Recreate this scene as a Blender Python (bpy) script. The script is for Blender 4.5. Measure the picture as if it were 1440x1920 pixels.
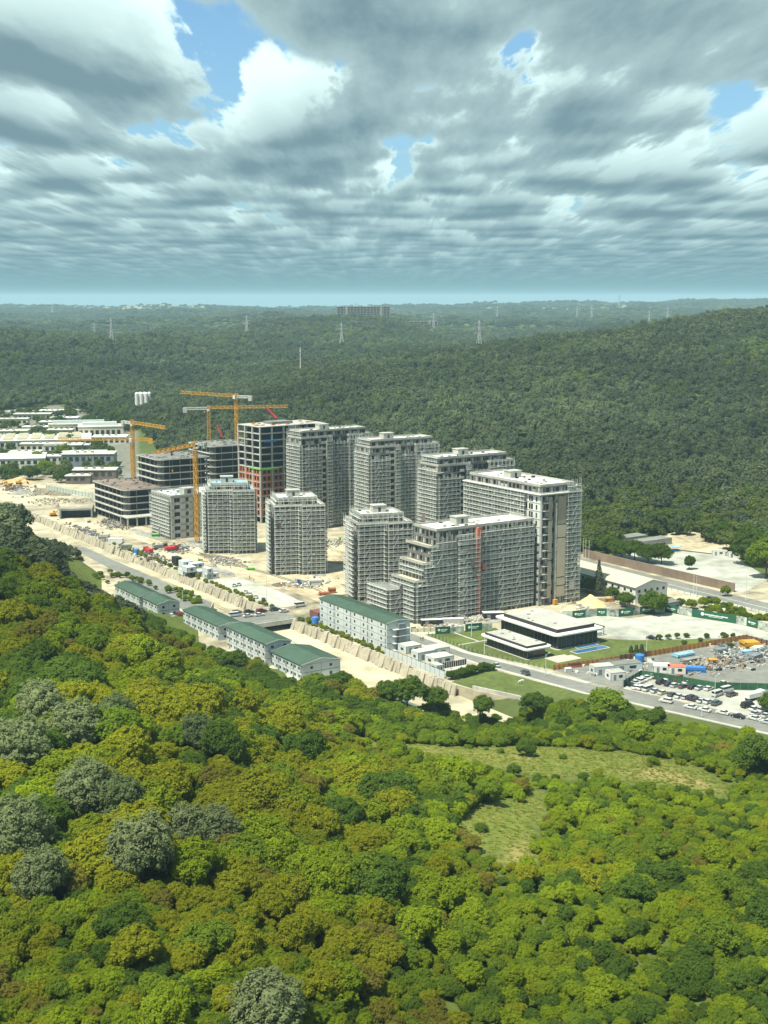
import bpy, bmesh, math, random
import numpy as np
from mathutils import Vector, Matrix

for _o in list(bpy.data.objects):
    bpy.data.objects.remove(_o)
SC = bpy.context.scene
COL = SC.collection
R = math.radians
rng = random.Random(7)

# ------------------------------------------------------------------ camera
CAM_H, CAM_F = 135.0, 2500.0            # metres above the valley floor, focal length in photo pixels (1440 x 1920)
PITCH = math.atan(400.0 / CAM_F)
cam = bpy.data.cameras.new('camera')
cam.sensor_fit = 'VERTICAL'
cam.sensor_height = 36.0
cam.lens = 36.0 * CAM_F / 1920.0
cam.clip_start = 1.0
cam.clip_end = 90000.0
camo = bpy.data.objects.new('camera', cam)
COL.objects.link(camo)
camo.location = (0, 0, CAM_H)
camo.rotation_euler = (math.pi / 2 - PITCH, 0, 0)
SC.camera = camo

# ------------------------------------------------------------------ sun
SUN_EL, SUN_AZ = R(63), math.atan2(-0.74, -0.67)      # azimuth measured from +Y towards +X
SDIR = Vector((math.sin(SUN_AZ) * math.cos(SUN_EL), math.cos(SUN_AZ) * math.cos(SUN_EL), math.sin(SUN_EL)))
sun = bpy.data.lights.new('sun', 'SUN')
sun.energy = 5.0
sun.angle = R(0.53)
sun.color = (1.0, 0.95, 0.80)
suno = bpy.data.objects.new('sun', sun)
COL.objects.link(suno)
suno.location = (-300, -300, 600)
suno.rotation_euler = SDIR.to_track_quat('Z', 'Y').to_euler()

# ------------------------------------------------------------------ sky: Nishita air with a broken cumulus deck
world = bpy.data.worlds.new('World')
SC.world = world
world.use_nodes = True
nt = world.node_tree
nt.nodes.clear()


class NB:
    """small node builder"""
    def __init__(self, tree):
        self.t = tree

    def n(self, typ, **kw):
        nd = self.t.nodes.new(typ)
        for k, v in kw.items():
            setattr(nd, k, v)
        return nd

    def put(self, sock, v):
        if v is None:
            return
        if hasattr(v, 'is_linked') or hasattr(v, 'links'):
            self.t.links.new(v, sock)
        else:
            sock.default_value = v

    def m(self, op, a, b=None, c=None, clamp=False):
        nd = self.n('ShaderNodeMath', operation=op)
        nd.use_clamp = clamp
        for i, v in enumerate((a, b, c)):
            self.put(nd.inputs[i], v)
        return nd.outputs[0]

    def vm(self, op, a, b=None, scale=None):
        nd = self.n('ShaderNodeVectorMath', operation=op)
        self.put(nd.inputs[0], a)
        if b is not None:
            self.put(nd.inputs[1], b)
        if scale is not None:
            self.put(nd.inputs['Scale'], scale)
        return nd.outputs['Vector']

    def mix(self, f, a, b):
        nd = self.n('ShaderNodeMix', data_type='RGBA')
        self.put(nd.inputs[0], f)
        self.put(nd.inputs[6], a)
        self.put(nd.inputs[7], b)
        return nd.outputs[2]

    def noise(self, vec, scale, detail=3, rough=0.5, dist=0.0, dims='3D'):
        nd = self.n('ShaderNodeTexNoise', noise_dimensions=dims)
        if vec is not None:
            self.put(nd.inputs['Vector'], vec)
        nd.inputs['Scale'].default_value = scale
        nd.inputs['Detail'].default_value = detail
        nd.inputs['Roughness'].default_value = rough
        nd.inputs['Distortion'].default_value = dist
        return nd.outputs['Fac']

    def maprange(self, v, a, b, c=0.0, d=1.0, smooth=False):
        nd = self.n('ShaderNodeMapRange', interpolation_type='SMOOTHSTEP' if smooth else 'LINEAR')
        self.put(nd.inputs[0], v)
        for i, q in enumerate((a, b, c, d)):
            self.put(nd.inputs[i + 1], q)
        return nd.outputs[0]

    def ramp(self, fac, stops):
        nd = self.n('ShaderNodeValToRGB')
        el = nd.color_ramp.elements
        while len(el) > 1:
            el.remove(el[0])
        for i, (p, c) in enumerate(stops):
            e = el[0] if i == 0 else el.new(p)
            e.position = p
            e.color = (*c, 1)
        self.put(nd.inputs[0], fac)
        return nd.outputs[0]


w = NB(nt)
sky = w.n('ShaderNodeTexSky', sky_type='NISHITA')
sky.sun_disc = False
sky.sun_elevation = SUN_EL
sky.sun_rotation = SUN_AZ
sky.air_density = 1.0
sky.dust_density = 0.6
sky.ozone_density = 2.0
gdir = w.n('ShaderNodeTexCoord').outputs['Generated']
sep = w.n('ShaderNodeSeparateXYZ')
nt.links.new(gdir, sep.inputs[0])
zz = w.m('MAXIMUM', sep.outputs[2], 0.006)
wn = w.n('ShaderNodeTexWhiteNoise', noise_dimensions='3D')
nt.links.new(w.vm('SCALE', gdir, scale=9173.0), wn.inputs['Vector'])
jit = wn.outputs['Value']
inv = w.m('DIVIDE', 1.0, zz)
flat = w.n('ShaderNodeCombineXYZ')
w.put(flat.inputs[0], w.m('MULTIPLY', sep.outputs[0], w.m('MULTIPLY', inv, 1.40)))
w.put(flat.inputs[1], w.m('MULTIPLY', sep.outputs[1], w.m('MULTIPLY', inv, 0.66)))      # clouds in long streets
flat.inputs[2].default_value = 0.75
slope = flat.outputs[0]                                            # step along the ray per unit of height
SKY_S = 0.11
air = w.vm('SCALE', sky.outputs[0], scale=SKY_S)
air = w.vm('MULTIPLY', air, (0.62, 0.80, 0.86))
CLOUD_N, CB, CT = 20, 1.15, 2.00                                    # samples, base and top of the deck in km
OFFS = (1.9, 6.3, 2.0)
# fine billows, their size shrinking with the distance of the deck
el = w.m('ADD', zz, 0.035)
cv = w.n('ShaderNodeCombineXYZ')
w.put(cv.inputs[0], w.m('DIVIDE', sep.outputs[0], el))
w.put(cv.inputs[1], w.m('MULTIPLY', w.m('LOGARITHM', el, math.e), 1.05))
fine = w.m('MULTIPLY', w.m('SUBTRACT', w.noise(cv.outputs[0], 5.5, 6.0, 0.60), 0.5), w.m('MULTIPLY_ADD', w.m('DIVIDE', 1.0, el), 0.019, 0.30))
nd = w.n('ShaderNodeVectorMath', operation='MULTIPLY_ADD')
w.put(nd.inputs[0], slope)
w.put(nd.inputs[1], w.vm('SCALE', (1, 1, 1), scale=w.m('MULTIPLY', jit, (CT - CB) / CLOUD_N)))
nd.inputs[2].default_value = OFFS
start = nd.outputs[0]
col = air
for i in reversed(range(CLOUD_N)):
    f0 = i / CLOUD_N
    hh = CB + f0 * (CT - CB)
    nd = w.n('ShaderNodeVectorMath', operation='MULTIPLY_ADD')
    w.put(nd.inputs[0], slope)
    nd.inputs[1].default_value = (hh, hh, hh)
    w.put(nd.inputs[2], start)
    nz = w.m('ADD', w.noise(nd.outputs[0], 0.66, 1.4, 0.5), fine)
    # flat bases, cauliflower tops: the threshold climbs with height
    thr = 0.440 + 0.22 * f0 ** 1.2
    a = w.m('MULTIPLY_ADD', nz, 19.0, -19.0 * thr, clamp=True)
    # sunlit crowns, shaded undersides; the dense core of a cloud lets less light down
    l0, l1 = 0.36 + 0.90 * f0 ** 0.5, 0.05 + 1.0 * f0 ** 0.65
    k = (l1 - l0) / 0.20
    lit = w.m('MULTIPLY_ADD', nz, k, l0 - k * thr, clamp=True)
    col = w.mix(a, col, w.mix(lit, (0.122, 0.188, 0.214, 1), (0.64, 0.81, 0.775, 1)))
# air between us and the far clouds
dist = w.m('DIVIDE', 1.0, zz)
haz = w.m('SUBTRACT', 1.0, w.m('EXPONENT', w.m('MULTIPLY', dist, -0.032)))
col = w.mix(haz, col, (0.088, 0.182, 0.215, 1))
bg = w.n('ShaderNodeBackground')
nt.links.new(col, bg.inputs['Color'])
bg.inputs['Strength'].default_value = 1.0
wo = w.n('ShaderNodeOutputWorld')
nt.links.new(bg.outputs[0], wo.inputs[0])
world.cycles.sampling_method = 'NONE'

SC.view_settings.view_transform = 'Standard'
SC.view_settings.look = 'None'
SC.view_settings.exposure = 0.82
SC.view_settings.gamma = 1.0
SC.view_settings.use_curve_mapping = False
SC.render.engine = 'CYCLES'
SC.cycles.max_bounces = 5
SC.cycles.diffuse_bounces = 2
SC.cycles.glossy_bounces = 2
SC.cycles.transmission_bounces = 2
SC.cycles.transparent_max_bounces = 6
SC.cycles.volume_bounces = 0
SC.cycles.use_denoising = True

# ------------------------------------------------------------------ places: site frame (a runs along the channel, b across it) and sight lines
S_, C_ = math.sin(PITCH), math.cos(PITCH)
SITE = (26.2, 452.6)
AV = (math.sin(R(-33)), math.cos(R(-33)))
BV = (AV[1], -AV[0])
SROT = R(33)


def P(px, py, z=0.0):
    """ground point (at height z) that a photo pixel looks at"""
    u, v = px - 720.0, py - 960.0
    t = (CAM_H - z) / (CAM_F * S_ + v * C_)
    return (u * t, t * (CAM_F * C_ - v * S_))


def W(a, b):
    return (SITE[0] + a * AV[0] + b * BV[0], SITE[1] + a * AV[1] + b * BV[1])


def AB(x, y):
    x, y = x - SITE[0], y - SITE[1]
    return (x * AV[0] + y * AV[1], x * BV[0] + y * BV[1])


# ------------------------------------------------------------------ objects
def tag(o, label=None, cat=None, group=None, kind=None):
    if label: o['label'] = label
    if cat: o['category'] = cat
    if group: o['group'] = group
    if kind: o['kind'] = kind
    return o


def thing(name, label, cat, loc=(0, 0, 0), rotz=0.0, group=None):
    o = bpy.data.objects.new(name, None)
    o.empty_display_size = 0.5
    COL.objects.link(o)
    if len(loc) == 2:
        loc = (loc[0], loc[1], 0.0)
    o.location = loc
    o.rotation_euler = (0, 0, rotz)
    return tag(o, label, cat, group)


class MB:
    """collects faces; build() links them as one mesh object"""
    def __init__(self):
        self.v, self.f, self.mi = [], [], []
        self.cur = 0

    def mat(self, i):
        self.cur = i
        return self

    def add(self, vs, fs):
        n = len(self.v)
        self.v.extend(vs)
        for f in fs:
            self.f.append(tuple(n + i for i in f))
            self.mi.append(self.cur)
        return self

    def box(self, x0, x1, y0, y1, z0, z1):
        self.add([(x0, y0, z0), (x1, y0, z0), (x1, y1, z0), (x0, y1, z0), (x0, y0, z1), (x1, y0, z1), (x1, y1, z1), (x0, y1, z1)],
                 [(3, 2, 1, 0), (4, 5, 6, 7), (0, 1, 5, 4), (1, 2, 6, 5), (2, 3, 7, 6), (3, 0, 4, 7)])
        return self

    def quad(self, a, b, c, d):
        return self.add([a, b, c, d], [(0, 1, 2, 3)])

    def prism(self, poly, z0, z1):
        n = len(poly)
        ar = sum(poly[i][0] * poly[(i + 1) % n][1] - poly[(i + 1) % n][0] * poly[i][1] for i in range(n))
        if ar < 0:
            poly = poly[::-1]
        self.add([(x, y, z0) for x, y in poly] + [(x, y, z1) for x, y in poly],
                 [tuple(reversed(range(n))), tuple(range(n, 2 * n))] + [(i, (i + 1) % n, n + (i + 1) % n, n + i) for i in range(n)])
        return self

    def bar(self, p, q, r, r2=None, n=4):
        p, q = Vector(p), Vector(q)
        r2 = r if r2 is None else r2
        d = (q - p).normalized()
        s = d.cross(Vector((0, 0, 1)))
        if s.length < 1e-3:
            s = Vector((1, 0, 0))
        s.normalize()
        t = s.cross(d)
        vs = []
        for c, rr in ((p, r), (q, r2)):
            for k in range(n):
                an = 2 * math.pi * (k + 0.5) / n
                vs.append(tuple(c + (s * math.cos(an) + t * math.sin(an)) * rr))
        fs = [(k, (k + 1) % n, n + (k + 1) % n, n + k) for k in range(n)] + [tuple(range(n - 1, -1, -1)), tuple(range(n, 2 * n))]
        return self.add(vs, [tuple(reversed(f)) for f in fs])

    def cyl(self, x, y, z0, z1, r, r2=None, n=12):
        return self.bar((x, y, z0), (x, y, z1), r, r2, n)

    def mesh(self, name, mats):
        me = bpy.data.meshes.new(name)
        me.from_pydata(self.v, [], self.f)
        if not isinstance(mats, (list, tuple)):
            mats = [mats]
        for m in mats:
            me.materials.append(m)
        if len(mats) > 1:
            me.polygons.foreach_set('material_index', self.mi)
        me.update()
        return me

    def build(self, name, mats, parent=None, loc=(0, 0, 0), rotz=0.0, smooth=False):
        me = self.mesh(name, mats)
        if smooth:
            me.polygons.foreach_set('use_smooth', [True] * len(me.polygons))
        return inst(name, me, parent, loc, rotz)


def inst(name, me, parent=None, loc=(0, 0, 0), rotz=0.0):
    o = bpy.data.objects.new(name, me)
    COL.objects.link(o)
    if len(loc) == 2:
        loc = (loc[0], loc[1], 0.0)
    o.location = loc
    o.rotation_euler = (0, 0, rotz)
    if parent:
        o.parent = parent
    return o


def copy_tree(o, parent=None):
    c = o.copy()
    COL.objects.link(c)
    c.parent = parent
    for ch in list(o.children):
        copy_tree(ch, c)
    return c


# ------------------------------------------------------------------ materials
MATS = {}


def mat(name, col, rough=0.85, var=0.12, scale=1.5, metal=0.0, spec=0.3, bump=0.0, col2=None, detail=4):
    """principled with fine and broad tonal variation in the surface's own coordinates"""
    m = bpy.data.materials.new(name)
    m.use_nodes = True
    t = m.node_tree
    b = t.nodes['Principled BSDF']
    k = NB(t)
    pos = k.n('ShaderNodeNewGeometry').outputs['Position']
    n1 = k.noise(pos, scale, detail, 0.6)
    n2 = k.noise(pos, scale * 0.13, 3, 0.55)
    f = k.m('MULTIPLY_ADD', n2, 0.5, k.m('MULTIPLY', n1, 0.5))
    dark = tuple(c * (1 - var * 1.8) for c in col) + (1,)
    light = tuple(min(1, c * (1 + var * 1.8)) for c in (col2 or col)) + (1,)
    c = k.mix(k.maprange(f, 0.35, 0.65), dark, light)
    t.links.new(c, b.inputs['Base Color'])
    b.inputs['Roughness'].default_value = rough
    b.inputs['Metallic'].default_value = metal
    b.inputs['Specular IOR Level'].default_value = spec
    if bump:
        bn = k.n('ShaderNodeBump')
        bn.inputs['Strength'].default_value = 1.0
        bn.inputs['Distance'].default_value = bump
        t.links.new(n1, bn.inputs['Height'])
        t.links.new(bn.outputs[0], b.inputs['Normal'])
    MATS[name] = m
    return m


def leafmat(name, c0, c1, trans=0.42):
    """leaf clumps: each tree its own shade between two greens, each spray of leaves slightly different"""
    m = bpy.data.materials.new(name)
    m.use_nodes = True
    t = m.node_tree
    t.nodes.clear()
    k = NB(t)
    g = k.n('ShaderNodeNewGeometry')
    oi = k.n('ShaderNodeObjectInfo')
    n1 = k.noise(g.outputs['Position'], 0.30, 4, 0.65)
    n2 = k.noise(g.outputs['Position'], 0.011, 3, 0.6)
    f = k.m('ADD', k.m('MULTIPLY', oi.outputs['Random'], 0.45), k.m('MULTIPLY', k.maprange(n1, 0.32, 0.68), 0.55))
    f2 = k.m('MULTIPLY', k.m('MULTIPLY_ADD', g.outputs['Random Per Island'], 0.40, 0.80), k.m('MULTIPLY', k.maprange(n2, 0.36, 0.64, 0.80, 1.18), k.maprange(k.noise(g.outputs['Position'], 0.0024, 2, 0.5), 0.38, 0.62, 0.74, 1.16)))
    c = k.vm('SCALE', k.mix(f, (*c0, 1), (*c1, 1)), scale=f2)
    d = k.n('ShaderNodeBsdfDiffuse')
    tr = k.n('ShaderNodeBsdfTranslucent')
    t.links.new(c, d.inputs[0])
    t.links.new(k.vm('MULTIPLY', c, (1.15, 1.2, 0.6)), tr.inputs[0])
    mx = k.n('ShaderNodeMixShader')
    mx.inputs[0].default_value = trans
    t.links.new(d.outputs[0], mx.inputs[1])
    t.links.new(tr.outputs[0], mx.inputs[2])
    o = k.n('ShaderNodeOutputMaterial')
    t.links.new(mx.outputs[0], o.inputs[0])
    MATS[name] = m
    return m


conc = mat('concrete', (0.23, 0.23, 0.21), var=0.16, scale=0.8)
conc_l = mat('pale_concrete', (0.36, 0.36, 0.325), var=0.12, scale=0.7)
conc_d = mat('shuttered_concrete', (0.17, 0.17, 0.16), var=0.2, scale=0.6)
panel_g = mat('facade_panel', (0.29, 0.30, 0.275), var=0.2, scale=0.5)
wallgrey = mat('facade_render', (0.165, 0.165, 0.152), var=0.28, scale=0.35)
wallbrown = mat('block_wall', (0.14, 0.115, 0.10), var=0.22, scale=0.35)
white = mat('white_paint', (0.55, 0.56, 0.53), var=0.06, scale=0.8)
membrane = mat('roof_membrane', (0.58, 0.59, 0.55), var=0.13, scale=0.35)
beige = mat('beige_cladding', (0.42, 0.37, 0.28), var=0.05, scale=0.4)
taupe = mat('taupe_cladding', (0.28, 0.24, 0.19), var=0.06, scale=0.4)
glass = mat('window_glass', (0.022, 0.030, 0.034), rough=0.18, var=0.3, spec=0.5, scale=0.15)
dark = mat('dark_void', (0.03, 0.032, 0.033), rough=0.9, var=0.3, scale=0.4)  # near-black; on the inner boxes it stands in for interior shade
galv = mat('scaffold_steel', (0.53, 0.56, 0.52), rough=0.6, var=0.10, scale=0.7, metal=0.0)
deckm = mat('scaffold_deck', (0.41, 0.43, 0.39), rough=0.8, var=0.18, scale=0.5)
brick = mat('brick_infill', (0.32, 0.12, 0.065), var=0.14, scale=1.2)
yellow = mat('crane_yellow', (0.48, 0.255, 0.025), rough=0.5, var=0.08, scale=0.5)
red = mat('red_paint', (0.50, 0.04, 0.045), rough=0.5, var=0.1)
rust = mat('hoist_red', (0.42, 0.13, 0.08), rough=0.7, var=0.12, scale=0.6)
blue = mat('blue_paint', (0.04, 0.17, 0.45), rough=0.5, var=0.1)
tarp = mat('blue_tarp', (0.22, 0.38, 0.48), rough=0.5, var=0.2, scale=0.6)
green = mat('green_net', (0.12, 0.42, 0.06), rough=0.8, var=0.15)
sitegreen = mat('hoarding_green', (0.018, 0.095, 0.055), rough=0.6, var=0.12, scale=0.5)
roofgreen = mat('roof_green', (0.055, 0.098, 0.068), rough=0.55, var=0.10, scale=0.3)
camp = mat('camp_panel', (0.46, 0.51, 0.51), rough=0.6, var=0.05, scale=0.5)
campline = mat('camp_frame', (0.055, 0.085, 0.085), rough=0.6)
sand = mat('sand', (0.315, 0.265, 0.165), var=0.2, scale=0.20, bump=0.15, col2=(0.42, 0.37, 0.255))
soil = mat('site_soil', (0.225, 0.20, 0.135), var=0.30, scale=0.11, bump=0.15, col2=(0.345, 0.315, 0.225))
chan = mat('channel_bed', (0.285, 0.255, 0.165), var=0.22, scale=0.10, bump=0.1, col2=(0.38, 0.355, 0.25))
asph = mat('asphalt', (0.16, 0.165, 0.147), var=0.14, scale=0.25)
asph_d = mat('dark_asphalt', (0.075, 0.082, 0.080), var=0.18, scale=0.25)
plaza = mat('plaza_paving', (0.29, 0.30, 0.255), var=0.2, scale=0.12, col2=(0.34, 0.35, 0.30))
stone = mat('wall_stone', (0.32, 0.295, 0.225), var=0.14, scale=0.9, bump=0.08)
lawn = mat('lawn_grass', (0.082, 0.110, 0.024), var=0.22, scale=0.5, bump=0.1)
timber = mat('timber_planks', (0.38, 0.185, 0.06), var=0.16, scale=1.0)
timber_d = mat('brown_planks', (0.15, 0.085, 0.05), var=0.16, scale=1.0)
brown = mat('brown_wall', (0.19, 0.145, 0.11), var=0.14, scale=0.4)
blackm = mat('black_trim', (0.025, 0.026, 0.028), rough=0.5)
pool = mat('pool_water', (0.03, 0.12, 0.24), rough=0.08, var=0.1, spec=0.5)
waterm = mat('channel_water', (0.11, 0.16, 0.155), rough=0.15, var=0.1, spec=0.5)
tyre = mat('tyre_rubber', (0.02, 0.02, 0.02), rough=0.9)
roofcream = mat('cream_roof', (0.41, 0.395, 0.30), var=0.08, scale=0.3)
industrial = mat('industrial_white', (0.45, 0.46, 0.40), var=0.12, scale=0.2)
bark = mat('bark', (0.12, 0.09, 0.065), var=0.25, scale=1.5)
steelgrey = mat('steel_grey', (0.16, 0.19, 0.21), rough=0.6, var=0.15)
pylonm = mat('pylon_steel', (0.40, 0.42, 0.42), rough=0.6)
cream = mat('cream_render', (0.48, 0.45, 0.335), var=0.08, scale=0.3)
slopec = mat('hoarding_photo', (0.26, 0.34, 0.40), var=0.5, scale=0.55, col2=(0.34, 0.38, 0.32))

# foliage: (darker, lighter) tint pairs
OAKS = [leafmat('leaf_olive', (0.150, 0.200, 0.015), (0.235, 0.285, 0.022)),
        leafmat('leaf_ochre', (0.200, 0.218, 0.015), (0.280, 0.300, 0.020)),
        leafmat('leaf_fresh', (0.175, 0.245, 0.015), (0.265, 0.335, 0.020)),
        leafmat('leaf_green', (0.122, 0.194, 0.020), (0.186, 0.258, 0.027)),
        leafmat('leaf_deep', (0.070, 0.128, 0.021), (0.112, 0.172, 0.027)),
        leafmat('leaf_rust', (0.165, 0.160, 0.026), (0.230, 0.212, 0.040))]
PINES = [leafmat('needle_grey', (0.098, 0.126, 0.062), (0.136, 0.162, 0.082), 0.2),
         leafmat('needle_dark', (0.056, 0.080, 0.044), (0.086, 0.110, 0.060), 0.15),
         leafmat('needle_mid', (0.072, 0.102, 0.046), (0.108, 0.136, 0.062), 0.15)]
# ------------------------------------------------------------------ terrain: one sheet to the horizon
COLS = [(-700, [(60, 30), (300, 40), (560, 45), (700, 20), (900, 5), (1450, 8), (2000, 45), (2500, 66), (3000, 48), (4000, 35), (5500, 35), (7500, 50), (9000, 78), (12000, 40), (60000, -300)]),
        (0, [(60, 28), (190, 33), (230, 36), (300, 40), (400, 42), (480, 42), (560, 40), (640, 20), (720, 2), (780, 0), (1450, 0), (1700, 15), (2000, 40), (2300, 60), (2600, 63), (3000, 47), (3400, 28), (4000, 36), (4700, 28), (5500, 36), (6200, 30), (7500, 50), (9000, 78), (12000, 40), (60000, -300)]),
        (180, [(60, 26), (230, 35), (300, 38), (400, 33), (480, 20), (540, 8), (580, 0), (610, 0), (1420, 0), (1700, 20), (2000, 42), (2300, 58), (2600, 60), (3000, 45), (3400, 26), (4000, 34), (4700, 30), (5500, 38), (6200, 30), (7500, 52), (9000, 78), (12000, 40), (60000, -300)]),
        (360, [(60, 25), (230, 33), (300, 33), (400, 18), (450, 5), (480, 0), (530, 0), (1040, 0), (1150, 8), (1300, 18), (1450, 22), (1600, 17), (1800, 15), (2000, 30), (2300, 54), (2600, 60), (3000, 50), (3500, 40), (4200, 44), (5500, 36), (7500, 54), (9000, 76), (12000, 40), (60000, -300)]),
        (540, [(60, 24), (230, 30), (300, 24), (370, 13), (430, 3), (450, 0), (960, 0), (1100, 10), (1300, 30), (1500, 46), (1650, 48), (1800, 38), (2100, 28), (2400, 40), (2800, 60), (3200, 74), (3600, 66), (4500, 42), (6000, 45), (9000, 74), (12000, 40), (60000, -300)]),
        (720, [(60, 20), (190, 25), (230, 27), (300, 20), (367, 8), (405, 2), (425, 0), (920, 0), (1000, 4), (1200, 24), (1400, 44), (1600, 53), (1800, 48), (2100, 34), (2400, 42), (2800, 62), (3200, 78), (3600, 70), (4500, 42), (6000, 45), (9000, 76), (12000, 40), (60000, -300)]),
        (900, [(60, 18), (190, 23), (230, 24), (300, 17), (367, 7), (405, 1), (420, 0), (880, 0), (1000, 7), (1200, 30), (1400, 55), (1600, 70), (1800, 66), (2200, 45), (2800, 35), (3500, 38), (5000, 42), (6000, 48), (9000, 80), (12000, 40), (60000, -300)]),
        (1080, [(60, 16), (230, 22), (300, 15), (370, 6), (402, 1), (415, 0), (800, 0), (900, 8), (1000, 17), (1200, 42), (1400, 67), (1600, 84), (1800, 84), (2200, 60), (2800, 40), (3500, 40), (5000, 45), (6500, 60), (9000, 92), (12000, 50), (60000, -300)]),
        (1260, [(60, 16), (230, 21), (300, 14), (365, 5), (392, 1), (405, 0), (800, 0), (900, 9), (1000, 18), (1200, 42), (1400, 74), (1600, 98), (1800, 99), (2200, 80), (2800, 50), (5000, 50), (6500, 65), (9000, 104), (12000, 60), (60000, -300)]),
        (1440, [(60, 16), (230, 20), (300, 12), (355, 4), (380, 1), (395, 0), (800, 0), (900, 9), (1000, 19), (1200, 42), (1400, 78), (1600, 106), (1800, 110), (2200, 95), (2800, 55), (5000, 50), (6500, 65), (9000, 106), (12000, 60), (60000, -300)]),
        (2100, [(60, 16), (230, 18), (300, 10), (360, 2), (420, 0), (760, 0), (900, 14), (1200, 50), (1600, 118), (1900, 130), (2500, 90), (5000, 50), (9000, 106), (12000, 60), (60000, -300)])]
_ct = np.array([(c[0] - 720) / 2500.0 for c in COLS])


def hash2(ix, iy):
    h = np.sin(ix * 127.1 + iy * 311.7) * 43758.5453
    return h - np.floor(h)


def vnoise(x, y):
    ix, iy = np.floor(x), np.floor(y)
    fx, fy = x - ix, y - iy
    fx, fy = fx * fx * (3 - 2 * fx), fy * fy * (3 - 2 * fy)
    a = hash2(ix, iy) * (1 - fx) + hash2(ix + 1, iy) * fx
    b = hash2(ix, iy + 1) * (1 - fx) + hash2(ix + 1, iy + 1) * fx
    return a * (1 - fy) + b * fy


def fbm(x, y, o=4):
    s, a, n = 0, 0.5, 0
    for i in range(o):
        s = s + a * vnoise(x + 17.3 * i, y - 9.1 * i)
        n += a
        a *= 0.5
        x, y = x * 2.03, y * 2.03
    return s / n


CHANNEL_B0, CHANNEL_B1 = -25.0, 0.0


def height(x, y):
    """ground level of the natural terrain, vectorised"""
    x, y = np.asarray(x, float), np.asarray(y, float)
    yy = np.maximum(y, 60.0)
    t = np.clip(x / yy, _ct[0], _ct[-1] - 1e-6)
    prof = np.stack([np.interp(np.log(yy), np.log([q[0] for q in c[1]]), [q[1] for q in c[1]]) for c in COLS])
    k = np.clip(np.searchsorted(_ct, t, 'right') - 1, 0, len(COLS) - 2)
    f = (t - _ct[k]) / (_ct[k + 1] - _ct[k])
    f = f * f * (3 - 2 * f) * 0.5 + f * 0.5
    z0 = np.take_along_axis(prof, k[None], 0)[0] if z_nd(prof) else prof
    z1 = np.take_along_axis(prof, k[None] + 1, 0)[0]
    z = z0 * (1 - f) + z1 * f
    am = np.clip(z / 12.0, 0, 1)
    z = z + am * ((fbm(x / 60, y / 60, 3) - 0.5) * 5.0 + (fbm(x / 420 + 3, y / 420, 3) - 0.5) * np.clip((yy - 900) / 1000, 0, 1) * 20.0 + (fbm(x / 150 + 8, y / 210, 2) - 0.5) * np.clip((yy - 850) / 200, 0, 1) * np.clip(z / 40, 0, 1) * 20.0
                + (fbm(x / 650 + 7, y / 380 + 2, 3) - 0.5) * np.clip((yy - 1750) / 500, 0, 1) * 62.0)
    far = np.clip((yy - 3300) / 2500, 0, 1)
    z = z + far * (fbm(x / 1500 + 9, y / 900, 4) - 0.5) * 46
    a, b = AB(x, y)
    inside = np.clip((13.0 + 7.5 - np.abs(b + 12.5)) / 7.0, 0, 1) * np.clip((a + 60) / 30, 0, 1) * np.clip((640 - a) / 60, 0, 1)
    return z - inside * 6.0


def z_nd(p):
    return p.ndim > 1


def hz(x, y):
    return float(height(np.array([x]), np.array([y]))[0])


def inpoly(x, y, poly):
    x, y = np.asarray(x, float), np.asarray(y, float)
    r = np.zeros(x.shape, bool)
    n = len(poly)
    for i in range(n):
        x0, y0 = poly[i]
        x1, y1 = poly[(i + 1) % n]
        c = (y0 > y) != (y1 > y)
        if y0 != y1:
            r ^= c & (x < (x1 - x0) * (y - y0) / (y1 - y0) + x0)
    return r


# woodland keeps out of these
SITE_POLY = [P(px, py) for px, py in ((560, 1292), (640, 1294), (700, 1312), (800, 1314), (900, 1320), (1000, 1326), (1100, 1324), (1180, 1344), (1300, 1369), (1440, 1398), (1800, 1470))] + \
            [W(20, 330), W(105, 262), W(170, 296), W(185, 250), W(160, 215), W(185, 190), W(380, 172), W(560, 150), W(600, 160),
             W(860, 240), W(900, 190), W(1000, 60), W(1020, -60), W(700, -16), W(460, -16), W(305, -22), W(262, -52), W(215, -76), W(150, -66), W(100, -54), W(62, -49)]
YARD_POLY = [P(-120, 905), P(-120, 785), P(110, 776), P(215, 792), P(262, 830), P(262, 905)]
# the grassy strip and the old track through the scrub
CLEARINGS = [[P(px, py, 9) for px, py in ((640, 1383), (860, 1390), (1000, 1386), (1150, 1390), (1300, 1418), (1390, 1450), (1370, 1496), (1200, 1476), (1100, 1460), (1010, 1478), (900, 1444), (740, 1426))],
             [P(px, py, 17) for px, py in ((975, 1440), (1032, 1480), (1018, 1540), (998, 1590), (1018, 1650), (965, 1662), (915, 1612), (848, 1575), (882, 1535), (950, 1490))]]
BARE = [[P(px, py, 9) for px, py in ((720, 1398), (900, 1408), (1010, 1412), (1000, 1424), (900, 1416), (740, 1404))],
        [P(px, py, 9) for px, py in ((1150, 1440), (1240, 1438), (1350, 1460), (1345, 1472), (1210, 1456))],
        [P(px, py, 17) for px, py in ((945, 1590), (975, 1592), (1000, 1632), (970, 1640))]]


def smoothpoly(x, y, polys, rad=3.0):
    s = np.zeros(np.shape(x))
    for dx, dy in ((0, 0), (rad, 0), (-rad, 0), (0, rad), (0, -rad), (rad, rad), (-rad, -rad)):
        jx = (fbm(x / 9.0, y / 9.0, 2) - 0.5) * 9
        jy = (fbm(x / 9.0 + 40, y / 9.0, 2) - 0.5) * 9
        for q in polys:
            s = s + inpoly(x + dx + jx, y + dy + jy, q)
    return np.clip(s / 7.0, 0, 1)


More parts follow.
